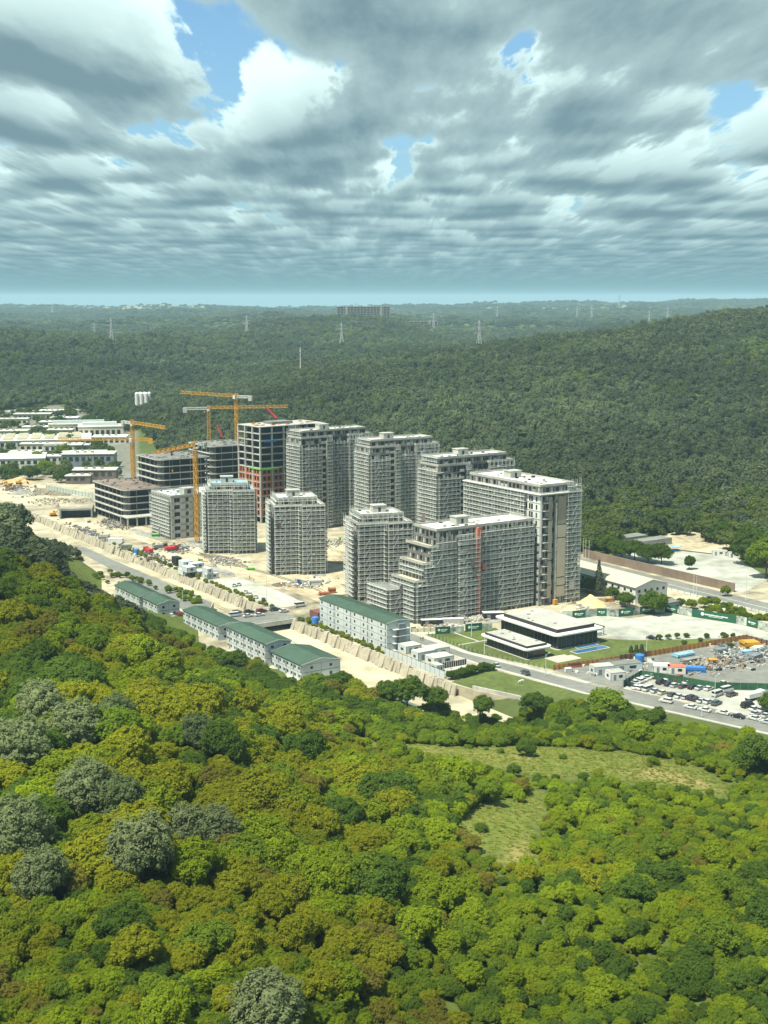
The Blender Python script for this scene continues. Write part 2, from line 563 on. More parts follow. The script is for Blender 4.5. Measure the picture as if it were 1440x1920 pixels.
def terrain():
    ang = np.radians(np.arange(-46, 46.01, 0.26))
    rr = [60.0]
    while rr[-1] < 27000:
        rr.append(rr[-1] * (1.011 if rr[-1] < 3500 else 1.02))
    rr = np.array(rr)
    A, Rr = np.meshgrid(ang, rr)
    X, Y = np.sin(A) * Rr, np.cos(A) * Rr
    Z = height(X.ravel(), Y.ravel()).reshape(X.shape)
    n, m = X.shape
    me = bpy.data.meshes.new('ground')
    idx = np.arange(n * m).reshape(n, m)
    q = np.stack([idx[:-1, :-1], idx[:-1, 1:], idx[1:, 1:], idx[1:, :-1]], -1).reshape(-1, 4)
    me.vertices.add(n * m)
    me.vertices.foreach_set('co', np.stack([X, Y, Z], -1).astype(np.float32).ravel())
    me.loops.add(q.size)
    me.loops.foreach_set('vertex_index', q[:, ::-1].astype(np.int32).ravel())
    me.polygons.add(len(q))
    me.polygons.foreach_set('loop_start', np.arange(0, q.size, 4, dtype=np.int32))
    me.update(calc_edges=True)
    xs, ys = X.ravel(), Y.ravel()
    cl = smoothpoly(xs, ys, CLEARINGS)
    ba = smoothpoly(xs, ys, BARE, 2.0)
    yd = inpoly(xs, ys, YARD_POLY).astype(float)
    ca = me.color_attributes.new('cover', 'FLOAT_COLOR', 'POINT')
    ca.data.foreach_set('color', np.stack([cl, ba, yd, np.ones_like(cl)], -1).astype(np.float32).ravel())
    me.polygons.foreach_set('use_smooth', [True] * len(me.polygons))
    m_ = bpy.data.materials.new('ground_cover')
    m_.use_nodes = True
    t = m_.node_tree
    b = t.nodes['Principled BSDF']
    b.inputs['Roughness'].default_value = 0.95
    b.inputs['Specular IOR Level'].default_value = 0.1
    k = NB(t)
    pos = k.n('ShaderNodeNewGeometry').outputs['Position']
    at = k.n('ShaderNodeAttribute', attribute_name='cover')
    sp = k.n('ShaderNodeSeparateColor')
    t.links.new(at.outputs['Color'], sp.inputs[0])
    n1 = k.noise(pos, 0.35, 5, 0.65)
    n2 = k.noise(pos, 0.012, 4, 0.6)
    n3 = k.noise(pos, 0.0016, 4, 0.6)
    base = k.mix(k.maprange(n1, 0.35, 0.65), (0.060, 0.085, 0.018, 1), (0.105, 0.130, 0.026, 1))
    base = k.mix(k.maprange(n3, 0.42, 0.62), base, k.mix(k.maprange(n2, 0.4, 0.6), (0.045, 0.066, 0.028, 1), (0.075, 0.098, 0.034, 1)))
    gr = k.mix(k.maprange(n1, 0.32, 0.68), (0.090, 0.130, 0.022, 1), (0.165, 0.178, 0.042, 1))
    c = k.mix(sp.outputs[0], base, gr)
    c = k.mix(sp.outputs[1], c, k.mix(k.maprange(n1, 0.35, 0.6), (0.170, 0.170, 0.045, 1), (0.310, 0.235, 0.105, 1)))
    c = k.mix(sp.outputs[2], c, k.mix(k.maprange(n1, 0.35, 0.65), (0.10, 0.11, 0.085, 1), (0.20, 0.195, 0.16, 1)))
    t.links.new(c, b.inputs['Base Color'])
    bp = k.n('ShaderNodeBump')
    bp.inputs['Distance'].default_value = 0.5
    t.links.new(n1, bp.inputs['Height'])
    t.links.new(bp.outputs[0], b.inputs['Normal'])
    me.materials.append(m_)
    o = bpy.data.objects.new('ground', me)
    COL.objects.link(o)
    tag(o, 'rolling wooded ground reaching from the foreground hillside to the horizon', 'ground', kind='structure')
    return o


terrain()


def sheet(name, pts, m, z, label, z0=None, kind='structure'):
    """a flat piece of ground; with z0 it is a slab with real sides"""
    b = MB()
    if z0 is None:
        z0 = z - 0.25
    b.prism([(p[0], p[1]) for p in pts], z0, z)
    o = b.build(name, m)
    return tag(o, label, name.replace('_', ' ').split('.')[0], kind=kind)

# ------------------------------------------------------------------ the valley floor
def wl(pts):
    return [W(a, b) for a, b in pts]


sheet('site_ground', wl([(6, 1.2), (640, 1.2), (640, 120), (600, 150), (380, 170), (185, 188), (150, 212), (40, 235), (-70, 200), (-120, 110), (-96, 52), (-42, 36), (-37, 10), (-22, 9), (-6, 3)]), soil, 0.06,
      'pale trampled soil of the building site', z0=-6.5)
sheet('camp_ground', wl([(-15, -25), (150, -25), (168, -13.5), (470, -13.5), (470, -24), (300, -26), (255, -50), (205, -62), (60, -62), (-15, -45)]), soil, 0.05,
      'bare ground under the green roofed workers camp', z0=-6.5)
sheet('channel_bed', wl([(-30, -26), (645, -26), (645, 2), (-30, 2)]), chan, -3.6, 'sandy bed of the wide drainage channel')
sheet('channel_water', wl([(-28, -24.8), (42, -24.8), (50, -23), (38, -20), (8, -17.5), (-28, -16)]), waterm, -3.42, 'still grey green water at the channel edge', z0=-3.55)
sheet('camp_road', wl([(150, -24.5), (168, -14.5), (330, -14.5), (330, -21), (250, -25), (180, -31), (52, -31), (30, -25.6)]), asph, 0.12, 'dusty grey service road beside the camp')
sheet('site_track', wl([(118, 24), (150, 27), (209, 25.5), (279, 20.5), (391, 19), (487, 26), (560, 40), (560, 48), (487, 34), (391, 27), (279, 28), (209, 33), (150, 38), (118, 40)]), sand, 0.13, 'sandy haul track winding along the towers')
sheet('site_pad', wl([(105, 36), (150, 40), (150, 112), (300, 110), (300, 60), (240, 48), (190, 40)]), sand, 0.10, 'yellow sandy ground between the towers')
sheet('container_lot', wl([(142, 3), (212, 3), (212, 20), (176, 22), (142, 20)]), plaza, 0.14, 'pale concrete car lot beside the site offices')
ROAD_N = [(112, 24), (70, 29), (36, 29), (-21, 41), (-33, 47), (-59, 54.4), (-85, 62), (-140, 79)]
ROAD_S = [(112, 19), (70, 22), (22.6, 25), (-29.4, 33.4), (-38, 37), (-62, 43.5), (-93, 52.4), (-150, 68)]
sheet('road', wl(ROAD_N + ROAD_S[::-1]), asph, 0.13, 'grey asphalt road past the pavilion and the car park')
sheet('pavement', wl(ROAD_N[:4] + [(-21, 43.4), (36, 31.6), (70, 31.6), (112, 26.5)]), conc_l, 0.25, 'pale paved strip along the road')
sheet('kerb_strip', wl(ROAD_S[1:] + [(-150, 66.4), (-93, 50.8), (-62, 42), (-38, 35.4), (-29.4, 31.9), (22.6, 23.6), (70, 20.7)]), conc_l, 0.22, 'whitish kerb and verge on the meadow side of the road')
sheet('lawn', wl([(68, 33), (61.5, 64), (56, 62), (16, 96), (11, 104), (4, 116.4), (-4, 132), (-8.4, 135.5), (-5.6, 85), (-0.4, 43), (36, 32.2)]), lawn, 0.17, 'mown lawn around the sales pavilion')
sheet('plaza', wl([(57, 64), (58, 100), (53.5, 115.6), (43.3, 121.9), (41, 144), (30, 146.4), (9.4, 153.5), (-7.7, 152), (-60, 152), (-70, 140), (-21, 138), (-8.4, 137), (-3.5, 132.5), (4.5, 117), (11.5, 104.6), (16.5, 96.6)]), plaza, 0.15, 'wide pale concrete forecourt behind the lawn')
sheet('storage_yard', wl([(-1, 43), (-6, 85), (-9.2, 136.2), (-20.4, 135.5), (-80, 136), (-60, 86), (-50.4, 74.4), (-25.2, 63.4), (-31, 48.3), (-24, 43.5)]), asph, 0.14, 'grey brown ground of the materials yard')
sheet('car_park', wl([(-31.6, 48.2), (-25.4, 62.6), (-50.6, 73.6), (-59.5, 85), (-85, 120), (-150, 140), (-140, 80), (-85, 63), (-59, 55.2), (-33, 47.8)]), plaza, 0.16, 'pale concrete car park beside the road')
sheet('meadow', wl([(7, 1.9), (16, 23.4), (-29.4, 31.8), (-37.5, 34.8), (-62, 41.5), (-62, 20), (-36, 10), (-20.5, 9.2), (-4, 3.6)]), lawn, 0.12, 'green meadow between the channel wall and the road')
sheet('highway', wl([(330, 176.5), (90, 178), (-120, 180), (-120, 194.5), (90, 194.5), (330, 193)]), asph, 0.13, 'grey two lane highway below the wooded hill')
for _b in (186.0,):
    sheet('road_marking', wl([(230, _b - 0.15), (-110, _b - 0.15), (-110, _b + 0.15), (230, _b + 0.15)]), white, 0.147, 'thin white centre line of the highway', z0=0.10)
sheet('gravel_lot', wl([(52, 201), (160, 201), (158, 230), (172, 296), (150, 290), (104, 258), (66, 236)]), plaza, 0.13, 'pale gravel lot below the wooded hill')
sheet('quarry_bank', wl([(120, 262), (150, 250), (178, 262), (185, 300), (168, 312), (140, 292)]), sand, 0.8, 'sandy cut bank at the foot of the wood')
sheet('far_street', [P(262, 826), P(240, 830), P(203, 850), P(214, 872), P(235, 905), P(285, 905), P(262, 862), P(255, 845)], asph, 0.13, 'grey street between the works and the dark office blocks')

# patches of crushed stone, wet earth and spoil
gravelm = mat('crushed_stone', (0.25, 0.25, 0.225), var=0.3, scale=0.4, bump=0.15)
wetm = mat('wet_earth', (0.17, 0.145, 0.10), var=0.3, scale=0.3, bump=0.15)
_gp = [(300, 45, 22, 9, gravelm, 'grey crushed stone below the concrete block'), (255, 34, 26, 6, wetm, 'dark wet earth beside the haul track'), (205, 60, 16, 8, gravelm, 'grey crushed stone between the small towers'), (160, 62, 12, 14, wetm, 'dark earth before the white roofed tower'),
       (420, 40, 30, 8, wetm, 'dark earth along the track above the channel'), (470, 60, 30, 14, gravelm, 'grey rubble ground before the low office block'), (540, 40, 30, 14, wetm, 'dark churned ground at the left of the site'), (350, 30, 26, 5, gravelm, 'grey crushed stone along the channel wall'),
       (110, 34, 10, 5, wetm, 'dark earth by the four storey cabin block'), (74, 70, 5, 22, gravelm, 'grey crushed stone at the foot of the long block'), (76, 128, 6, 12, wetm, 'dark earth beside the sand heap'), (230, 20, 18, 4, gravelm, 'grey ground behind the site offices')]
for _i, (_a, _b, _ra, _rb, _m, _l) in enumerate(_gp):
    _r = random.Random(_i + 50)
    sheet('ground_patch', wl([(_a + _ra * _r.uniform(.6, 1.1) * math.cos(2 * math.pi * q / 18), _b + _rb * _r.uniform(.55, 1.1) * math.sin(2 * math.pi * q / 18)) for q in range(18)]), _m, 0.150 + 0.005 * _i, _l)
# wheel ruts
for _i, (_pts, _l) in enumerate([([(130, 33), (165, 40), (210, 37), (262, 30), (330, 24)], 'long wheel ruts beside the haul track'), ([(118, 46), (150, 52), (172, 78), (205, 84), (240, 70)], 'curving wheel ruts between the towers'), ([(300, 34), (350, 44), (400, 38), (470, 42)], 'wheel ruts above the channel'),
                                 ([(180, 100), (225, 92), (262, 100), (290, 98)], 'wheel ruts behind the small towers'), ([(60, -14), (140, -10), (220, -7), (330, -9)], 'wheel ruts along the channel bed')]):
    _z = 0.235 + 0.004 * _i if _i < 4 else -3.58
    for _o in (-0.9, 0.9):
        L_, R_ = [], []
        for k in range(25):
            f = k / 24 * (len(_pts) - 1)
            j = min(int(f), len(_pts) - 2)
            f -= j
            f = f * f * (3 - 2 * f)
            a_, b_ = _pts[j][0] * (1 - f) + _pts[j + 1][0] * f, _pts[j][1] * (1 - f) + _pts[j + 1][1] * f
            w_ = 0.28 + 0.12 * math.sin(k * 2.1 + _i)
            L_.append((a_, b_ + _o - w_))
            R_.append((a_, b_ + _o + w_))
        sheet('wheel_rut', wl(L_ + R_[::-1]), wetm, _z, _l, z0=_z - 0.1)

# revetment: leaning stone slabs with open joints
rev = thing('revetment_wall', 'pale leaning stone slabs lining the channel bank below the site', 'wall', W(0, 0), SROT)
_slabs = []
for k in range(5):
    b = MB()
    h = 3.95 + 0.25 * k % 0.6
    wd = 1.85
    lean = 1.5 + 0.12 * k
    b.add([(-lean, 0, -3.7), (-lean, wd, -3.7), (-lean + 0.9, wd, -3.7), (-lean + 0.9, 0, -3.7),
           (-0.1, 0.15, h - 3.7), (-0.2, wd - 0.1 * k, h - 3.6), (0.75, wd, h - 3.6), (0.75, 0.1, h - 3.7)],
          [(3, 2, 1, 0), (4, 5, 6, 7), (0, 1, 5, 4), (1, 2, 6, 5), (2, 3, 7, 6), (3, 0, 4, 7)])
    _slabs.append(b.mesh('stone_slab', stone))
for a in np.arange(2.0, 470.0, 2.05):
    if 118 < a < 139:
        continue
    if len(rev.children) >= 235:
        break
    o = inst('stone_slab', _slabs[rng.randrange(5)], rev, (0.2 + rng.uniform(-0.3, 0.25), float(a) + rng.uniform(-.25, .25), rng.uniform(-0.55, 0.2)), rng.uniform(-0.09, 0.09))
    o.scale = (rng.uniform(.55, 1.2), rng.uniform(1.0, 1.45), rng.uniform(.90, 1.06))
b = MB()
b.prism([(-4, 3.0), (-22, 9.0), (-42, 9.5), (-42, 10.1), (-21.8, 9.6), (-3.8, 3.6)], -1.5, 1.3)
o = b.build('concrete_wall', conc_l, None, W(0, 0), R(90) + R(33))
o.scale = (1, -1, 1)
tag(o, 'low pale concrete wall between the meadow and the trees', 'wall')

# bridge over the channel
br = thing('road_bridge', 'low concrete road bridge over the sandy channel', 'bridge', W(129, -12.5), SROT)
MB().box(-15, 15.5, -9.5, 9.5, -0.75, 0.24).build('deck', asph, br)
MB().box(-15.2, 15.7, -10.2, -9.5, -1.1, 0.75).build('parapet', conc_l, br)
MB().box(-15.2, 15.7, 9.5, 10.2, -1.1, 0.75).build('parapet', conc_l, br)
for sx in (-14.2, 14.4):
    MB().box(sx - 0.8, sx + 0.8, -9.4, 9.4, -6.4, -0.76).build('abutment', conc_d, br)
for sy in (-9.85, 9.85):
    b = MB()
    for q in np.arange(-15, 15.6, 2.0):
        b.bar((q, sy, 0.75), (q, sy, 1.6), 0.05)
    b.bar((-15, sy, 1.6), (15.6, sy, 1.6), 0.06)
    b.bar((-15, sy, 1.2), (15.6, sy, 1.2), 0.05)
    b.build('railing', galv, br)

# ------------------------------------------------------------------ towers under scaffolding
_cache = {}


def storey_meshes(w_, d_, fh, var, seed, wallm):
    key = (round(w_, 1), round(d_, 1), fh, var, seed, wallm.name)
    if key in _cache:
        return _cache[key]
    r = random.Random(seed * 31 + 5)
    b = MB()
    for L, side in ((w_, 0), (d_, 1), (w_, 2), (d_, 3)):
        n = max(2, round(L / 2.9))
        bw = L / n
        pw = [r.uniform(0.5, 1.25) for _ in range(n + 1)]
        pw[0] = pw[-1] = 0.9
        kind = [r.random() for _ in range(n)]

        def put(x0, x1, z0, z1, dep=0.32, out=0.0):
            if side == 0: b.box(x0, x1, -out, dep, z0, z1)
            elif side == 2: b.box(x0, x1, d_ - dep, d_ + out, z0, z1)
            elif side == 3: b.box(-out, dep, x0, x1, z0, z1)
            else: b.box(w_ - dep, w_ + out, x0, x1, z0, z1)
        e = 0.33 if side in (1, 3) else 0.0
        for i in range(n):
            x0, x1 = i * bw, (i + 1) * bw
            a0, a1 = max(x0, e), min(x1, L - e)
            b.mat(0)
            put(a0, a1, fh - 0.62, fh - 0.31)
            sill = 0.9 if kind[i] > 0.35 else 0.15
            put(a0, a1, 0.0, sill)
            px0, px1 = a0, a0 + pw[i] * 0.5
            qx0, qx1 = a1 - pw[i + 1] * 0.5, a1
            put(px0, px1, sill, fh - 0.62)
            put(qx0, qx1, sill, fh - 0.62)
            if (i + var) % 2 == 0 and kind[i] > 0.25:
                b.mat(1)
                mid = (px1 + qx0) / 2
                put(px1, mid + 0.3, sill, fh - 0.62, 0.22)
            elif kind[i] < 0.12:
                b.mat(1)
                put(px1, qx0, sill, fh - 1.4, 0.2)
    wallmesh = b.mesh('storey', [wallm, panel_g])
    gl = MB().box(0.4, w_ - 0.4, 0.4, d_ - 0.4, 0.0, fh - 0.32).mesh('window_band', glass)
    sl = MB().box(-0.12, w_ + 0.12, -0.12, d_ + 0.12, fh - 0.30, fh - 0.002).mesh('floor_slab', conc_d)
    _cache[key] = (wallmesh, gl, sl)
    return _cache[key]


def roof_of(t, x0, x1, y0, y1, z, seed, core=True, mem=None, par=1.1):
    r = random.Random(seed)
    b = MB()
    b.box(x0 - 0.2, x1 + 0.2, y0 - 0.2, y0 + 0.15, z, z + par).box(x0 - 0.2, x1 + 0.2, y1 - 0.15, y1 + 0.2, z, z + par)
    b.box(x0 - 0.2, x0 + 0.15, y0 + 0.15, y1 - 0.15, z, z + par).box(x1 - 0.15, x1 + 0.2, y0 + 0.15, y1 - 0.15, z, z + par)
    b.build('parapet', conc_l, t)
    MB().box(x0 + 0.16, x1 - 0.16, y0 + 0.16, y1 - 0.16, z + 0.01, z + 0.25).build('roof', mem or membrane, t)
    W_, D_ = x1 - x0, y1 - y0
    if core:
        cx, cy = x0 + W_ * r.uniform(0.35, 0.55), y0 + D_ * 0.6
        c = MB().box(cx - 3.2, cx + 3.2, cy - 2.4, cy + 2.4, z + 0.26, z + 3.3).build('lift_core', conc_l, t)
        MB().box(cx - 3.5, cx + 3.5, cy - 2.7, cy + 2.7, z + 3.31, z + 3.6).build('core_roof', conc_l, c)
        MB().box(cx - 0.6, cx + 0.6, cy - 2.46, cy - 2.41, z + 0.6, z + 2.6).build('core_door', dark, c)
    for _ in range(int(W_ * D_ / 45)):
        vx, vy = x0 + r.uniform(0.12, 0.88) * W_, y0 + r.uniform(0.12, 0.88) * D_
        s = r.uniform(0.35, 0.8)
        MB().box(vx - s, vx + s, vy - s * 0.8, vy + s * 0.8, z + 0.26, z + r.uniform(0.5, 1.1)).build('roof_vent', r.choice((conc, conc_l, dark, conc_l)), t)


def tower(label, loc, rotz, blocks, fh, seed, wallm=None, name='apartment_tower', core=True, group='unfinished apartment towers', mem=None):
    """blocks: (x0, x1, y0, y1, first floor, floors, inset of the top storey)"""
    t = thing(name, label, 'building', loc, rotz, group)
    for bi, (x0, x1, y0, y1, f0, f1) in enumerate(blocks):
        for k in range(f0, f1):
            wm, gl, sl = storey_meshes(x1 - x0, y1 - y0, fh, k % 2, seed + bi, wallm or wallgrey)
            s = inst('storey', wm, t, (x0, y0, k * fh))
            inst('window_band', gl, s)
            inst('floor_slab', sl, s)
    for bi, (x0, x1, y0, y1, f0, f1) in enumerate(blocks):
        roof_of(t, x0, x1, y0, y1, f1 * fh, seed + bi * 7, core and bi == len(blocks) - 1, mem)
    return t


LIFT = 2.0


def scaffold(label, loc, rotz, faces, seed, group='tube scaffolding around the towers'):
    """faces: (x0, y0, x1, y1, zmin, zmax), the outside of the wall lies to the right of the way from 0 to 1"""
    t = thing('scaffolding', label, 'scaffolding', loc, rotz, group)
    r = random.Random(seed)
    poles, braces = MB(), MB()
    lifts = {}
    for (x0, y0, x1, y1, z0, z1) in faces:
        L = math.hypot(x1 - x0, y1 - y0)
        ux, uy = (x1 - x0) / L, (y1 - y0) / L
        nx, ny = uy, -ux
        n = max(2, round(L / 2.4))

        def at(s, off, z):
            return (x0 + ux * s + nx * off, y0 + uy * s + ny * off, z)
        for i in range(n + 1):
            s = L * i / n
            top = z1 + 1.2 + r.uniform(-0.3, 1.9)
            poles.bar(at(s, 1.32, z0), at(s, 1.32, top), 0.085)
            poles.bar(at(s, 0.42, z0), at(s, 0.42, top), 0.06)
        k = 0
        z = z0 + 1.9
        while z < z1 + 0.4:
            m = lifts.setdefault(round((z) / LIFT), MB())
            jz = z + r.uniform(-0.06, 0.06)
            s0, s1 = -0.3, L + 0.3
            # deck boards with toe board and two guard rails
            p = [at(s0, 0.40, 0), at(s1, 0.40, 0), at(s1, 1.30, 0), at(s0, 1.30, 0)]
            m.mat(0)
            m.add([(q[0], q[1], jz) for q in p] + [(q[0], q[1], jz + 0.10) for q in p],
                  [(0, 1, 2, 3), (7, 6, 5, 4), (4, 5, 1, 0), (5, 6, 2, 1), (6, 7, 3, 2), (7, 4, 0, 3)])
            m.mat(1)
            for off, zz_, rr in ((1.38, jz + 0.10, 0.13), (1.38, jz + 1.0, 0.065), (1.38, jz + 0.55, 0.05)):
                m.bar(at(s0, off, zz_), at(s1, off, zz_), rr)
            # clutter left on the boards
            if r.random() < 0.5:
                s = r.uniform(1, L - 1)
                q = at(s, 0.85, 0)
                m.mat(r.choice((0, 1)))
                m.box(q[0] - 0.5, q[0] + 0.5, q[1] - 0.4, q[1] + 0.4, jz + 0.11, jz + r.uniform(0.4, 1.0))
            z += LIFT
            k += 1
        nl = int((z1 - z0) / LIFT)
        for i in range(1, n - 1, 4):
            for q in range(0, nl - 1, 2):
                sgn = (i // 4 + q // 2) % 2
                sa, sb = L * i / n, L * (i + 1) / n
                if sgn == 0 or r.random() < 0.6:
                    braces.bar(at(sa, 1.42, z0 + q * LIFT), at(sb, 1.42, z0 + (q + 2) * LIFT), 0.085)
    for k in sorted(lifts):
        lifts[k].build('working_deck', [deckm, galv], t)
    # torn nets and tarpaulins hung here and there
    for q in range(3 + len(faces) // 2):
        x0, y0, x1, y1, z0, z1 = r.choice(faces)
        L = math.hypot(x1 - x0, y1 - y0)
        if L < 4 or z1 - z0 < 8:
            continue
        ux, uy = (x1 - x0) / L, (y1 - y0) / L
        s, w_, zb, hh = r.uniform(0.3, L - 3), r.uniform(1.5, 3.5), z0 + LIFT * r.randrange(1, int((z1 - z0) / LIFT)), r.uniform(1.2, 3.8)
        p = [(x0 + ux * q_ + uy * 1.47, y0 + uy * q_ - ux * 1.47) for q_ in (s, min(L, s + w_))]
        n_ = MB()
        n_.add([(p[0][0], p[0][1], zb), (p[1][0], p[1][1], zb), (p[1][0], p[1][1], zb + hh), (p[0][0], p[0][1], zb + hh),
                (p[0][0] + uy * .05, p[0][1] - ux * .05, zb), (p[1][0] + uy * .05, p[1][1] - ux * .05, zb), (p[1][0] + uy * .05, p[1][1] - ux * .05, zb + hh), (p[0][0] + uy * .05, p[0][1] - ux * .05, zb + hh)],
               [(3, 2, 1, 0), (4, 5, 6, 7), (0, 1, 5, 4), (1, 2, 6, 5), (2, 3, 7, 6), (3, 0, 4, 7)])
        n_.build('hung_net', r.choice((conc_l, conc, cream, conc_d, conc_d, wallbrown)), t)
    tag(poles.build('pole', galv, t), kind='stuff')
    if braces.v:
        tag(braces.build('brace', galv, t), kind='stuff')
    return t


def rect_faces(x0, x1, y0, y1, z0, z1, which='FLRB'):
    o = []
    if 'F' in which: o.append((x0, y0, x1, y0, z0, z1))
    if 'R' in which: o.append((x1, y0, x1, y1, z0, z1))
    if 'B' in which: o.append((x1, y1, x0, y1, z0, z1))
    if 'L' in which: o.append((x0, y1, x0, y0, z0, z1))
    return o


# --- the long front block with terraces stepping down to the channel
TL = W(85.2, 40.0)
F1 = 3.5
tower('long grey apartment block with terraced end, nearest to the pavilion', TL, SROT,
      [(0, 62.5, 0, 17, 0, 5), (4.3, 62.5, 0, 17, 5, 7), (7.4, 62.5, 0, 17, 7, 9), (10.6, 62.5, 0, 17, 9, 11)], F1, 11)
t1 = [o for o in bpy.data.objects if o.get('label', '').startswith('long grey apartment')][0]
# curved bay beside the hoist
for k in range(11):
    b = MB()
    for s in range(6):
        a0, a1 = s * 1.7, (s + 1) * 1.7
        o0, o1 = 1.6 * math.sin(math.pi * s / 6.0), 1.6 * math.sin(math.pi * (s + 1) / 6.0)
        b.prism([(20.5 + a0, -0.35), (20.5 + a1, -0.35), (20.5 + a1, -0.4 - o1), (20.5 + a0, -0.4 - o0)], k * F1 + 0.02, k * F1 + 1.0)
    b.build('bay_balcony', panel_g, t1)
for q, (x0, zf) in enumerate(((0, 5), (4.3, 7), (7.4, 9))):
    MB().box(x0 - 0.9, (4.3, 7.4, 10.6)[q] - 0.02, -0.5, 17.4, zf * F1 + 0.26, zf * F1 + 0.5).build('terrace_slab', cream, t1)
    MB().box(x0 - 0.9, x0 - 0.7, -0.5, 17.4, zf * F1 + 0.51, zf * F1 + 1.4).build('terrace_rail', conc_l, t1)
MB().box(-7.5, -0.2, 9, 24, 0, 4 * F1).build('rear_wing', wallgrey, t1)
scaffold('scaffolding on the long terraced block nearest to the pavilion', TL, SROT,
         [(0, 0, 20, 0, 0, 5 * F1 - 1), (4.3, 0, 20, 0, 5 * F1, 7 * F1 - 1), (7.4, 0, 20, 0, 7 * F1, 9 * F1 - 1), (10.6, 0, 20, 0, 9 * F1, 10 * F1),
          (20.2, -1.9, 31, -1.9, 0, 10.1 * F1), (31, 0, 62, 0, 0, 10.5 * F1), (0, 17, 0, 0, 0, 5 * F1 - 1),
          (-7.6, 24, -7.6, 9, 0, 4 * F1), (-7.6, 9, 0, 9, 0, 4 * F1), (4.3, 17, 4.3, 0, 5 * F1 + 1, 7 * F1 - 1)], 3)
h = thing('construction_hoist', 'rusty red hoist mast climbing the long grey block', 'hoist', W(83.6, 40 + 32.2), SROT)
b = MB()
for z in np.arange(0, 39.0, 1.5):
    for s in (-0.55, 0.55):
        b.bar((s, -0.5, z), (s, -0.5, z + 1.5), 0.12)
        b.bar((s, 0.5, z), (s, 0.5, z + 1.5), 0.12)
    b.bar((-0.55, -0.5, z), (0.55, -0.5, z + 1.5), 0.09)
    b.bar((-0.55, -0.5, z), (0.55, -0.5, z), 0.09)
b.build('mast', rust, h)
MB().box(-1.9, -0.75, -0.9, 0.8, 0.1, 38.5).build('landing_stack', rust, h)
MB().box(0.8, 2.2, -1.0, 0.5, 20, 22.6).build('cage', rust, h)

# --- the tall pale tower at the right end
T2L = W(82.3, 104.2)
F2 = 3.55
t2 = tower('tall pale tower with beige corner panels beside the pavilion', T2L, SROT, [(0, 22, 0, 55, 0, 14), (1.0, 20.5, 1.6, 53, 14, 15)], F2, 23)
MB().box(-1.4, 23.2, -1.4, 56.2, 14 * F2 + 0.26, 14 * F2 + 0.7).build('cornice_slab', white, t2)
MB().box(-0.06, 0.0, 0.3, 9.0, 28, 14 * F2 - 0.4).build('corner_wall', white, t2)
MB().box(-0.1, 0.7, -0.25, -0.02, 22, 14 * F2 - 0.4).build('corner_wall', white, t2)
for k in range(8, 14):
    f = MB().box(-0.14, -0.07, 2.2, 3.2, k * F2 + 0.6, k * F2 + 2.7).build('window', glass, t2)
    f2 = MB().box(-0.14, -0.07, 5.2, 8.0, k * F2 + 0.5, k * F2 + 2.9).build('window', glass, t2)
    MB().box(-0.18, -0.141, 6.5, 6.7, k * F2 + 0.5, k * F2 + 2.9).build('mullion', white, f2)
for (xa, xb) in ((4.2, 6.4), (9.8, 14.4)):
    zs = [3.2, 8.4, 12.2, 30.2, 36.2, 49.2] if xb > 10 else [3.2, 9.4, 20.4, 24.0, 38.4, 49.2]
    for za, zb in zip(zs, zs[1:]):
        MB().box(xa, xb, -0.42, -0.03, za, zb - 0.5).build('cladding_panel', taupe if za > 35 else beige, t2)
MB().box(7.6, 8.3, -0.5, -0.03, 0.4, 49).build('service_riser', conc_d, t2)
for k in range(14):
    MB().box(1.0, 3.9, -1.3, -0.13, k * F2 + 0.02, k * F2 + 0.22).build('balcony', conc_l, t2)
scaffold('scaffolding on the tall pale tower beside the pavilion', T2L, SROT,
         [(14.8, 0, 22.4, 0, 0, 13.7 * F2), (22, 0, 22, 55, 0, 14 * F2), (0, 55, 0, 10, 0, 13.6 * F2), (22, 55, 0, 55, 0, 13.5 * F2), (15, 0, 22, 0, 14 * F2 + 1, 15.2 * F2)], 5)
sm = thing('bare_tower_mast', 'thin yellow hoist mast at the foot of the beige panels', 'hoist', W(81.2, 112), SROT)
b = MB()
for z in np.arange(0, 46, 2.0):
    b.bar((-0.25, -0.6, z), (-0.25, -0.6, z + 2), 0.07).bar((0.25, -0.6, z), (0.25, -0.6, z + 2), 0.07).bar((-0.25, -0.6, z), (0.25, -0.6, z + 2), 0.05)
b.build('mast', galv, sm)
MB().box(-0.9, 0.9, -1.6, -0.1, 0.4, 2.6).build('cage', yellow, sm)

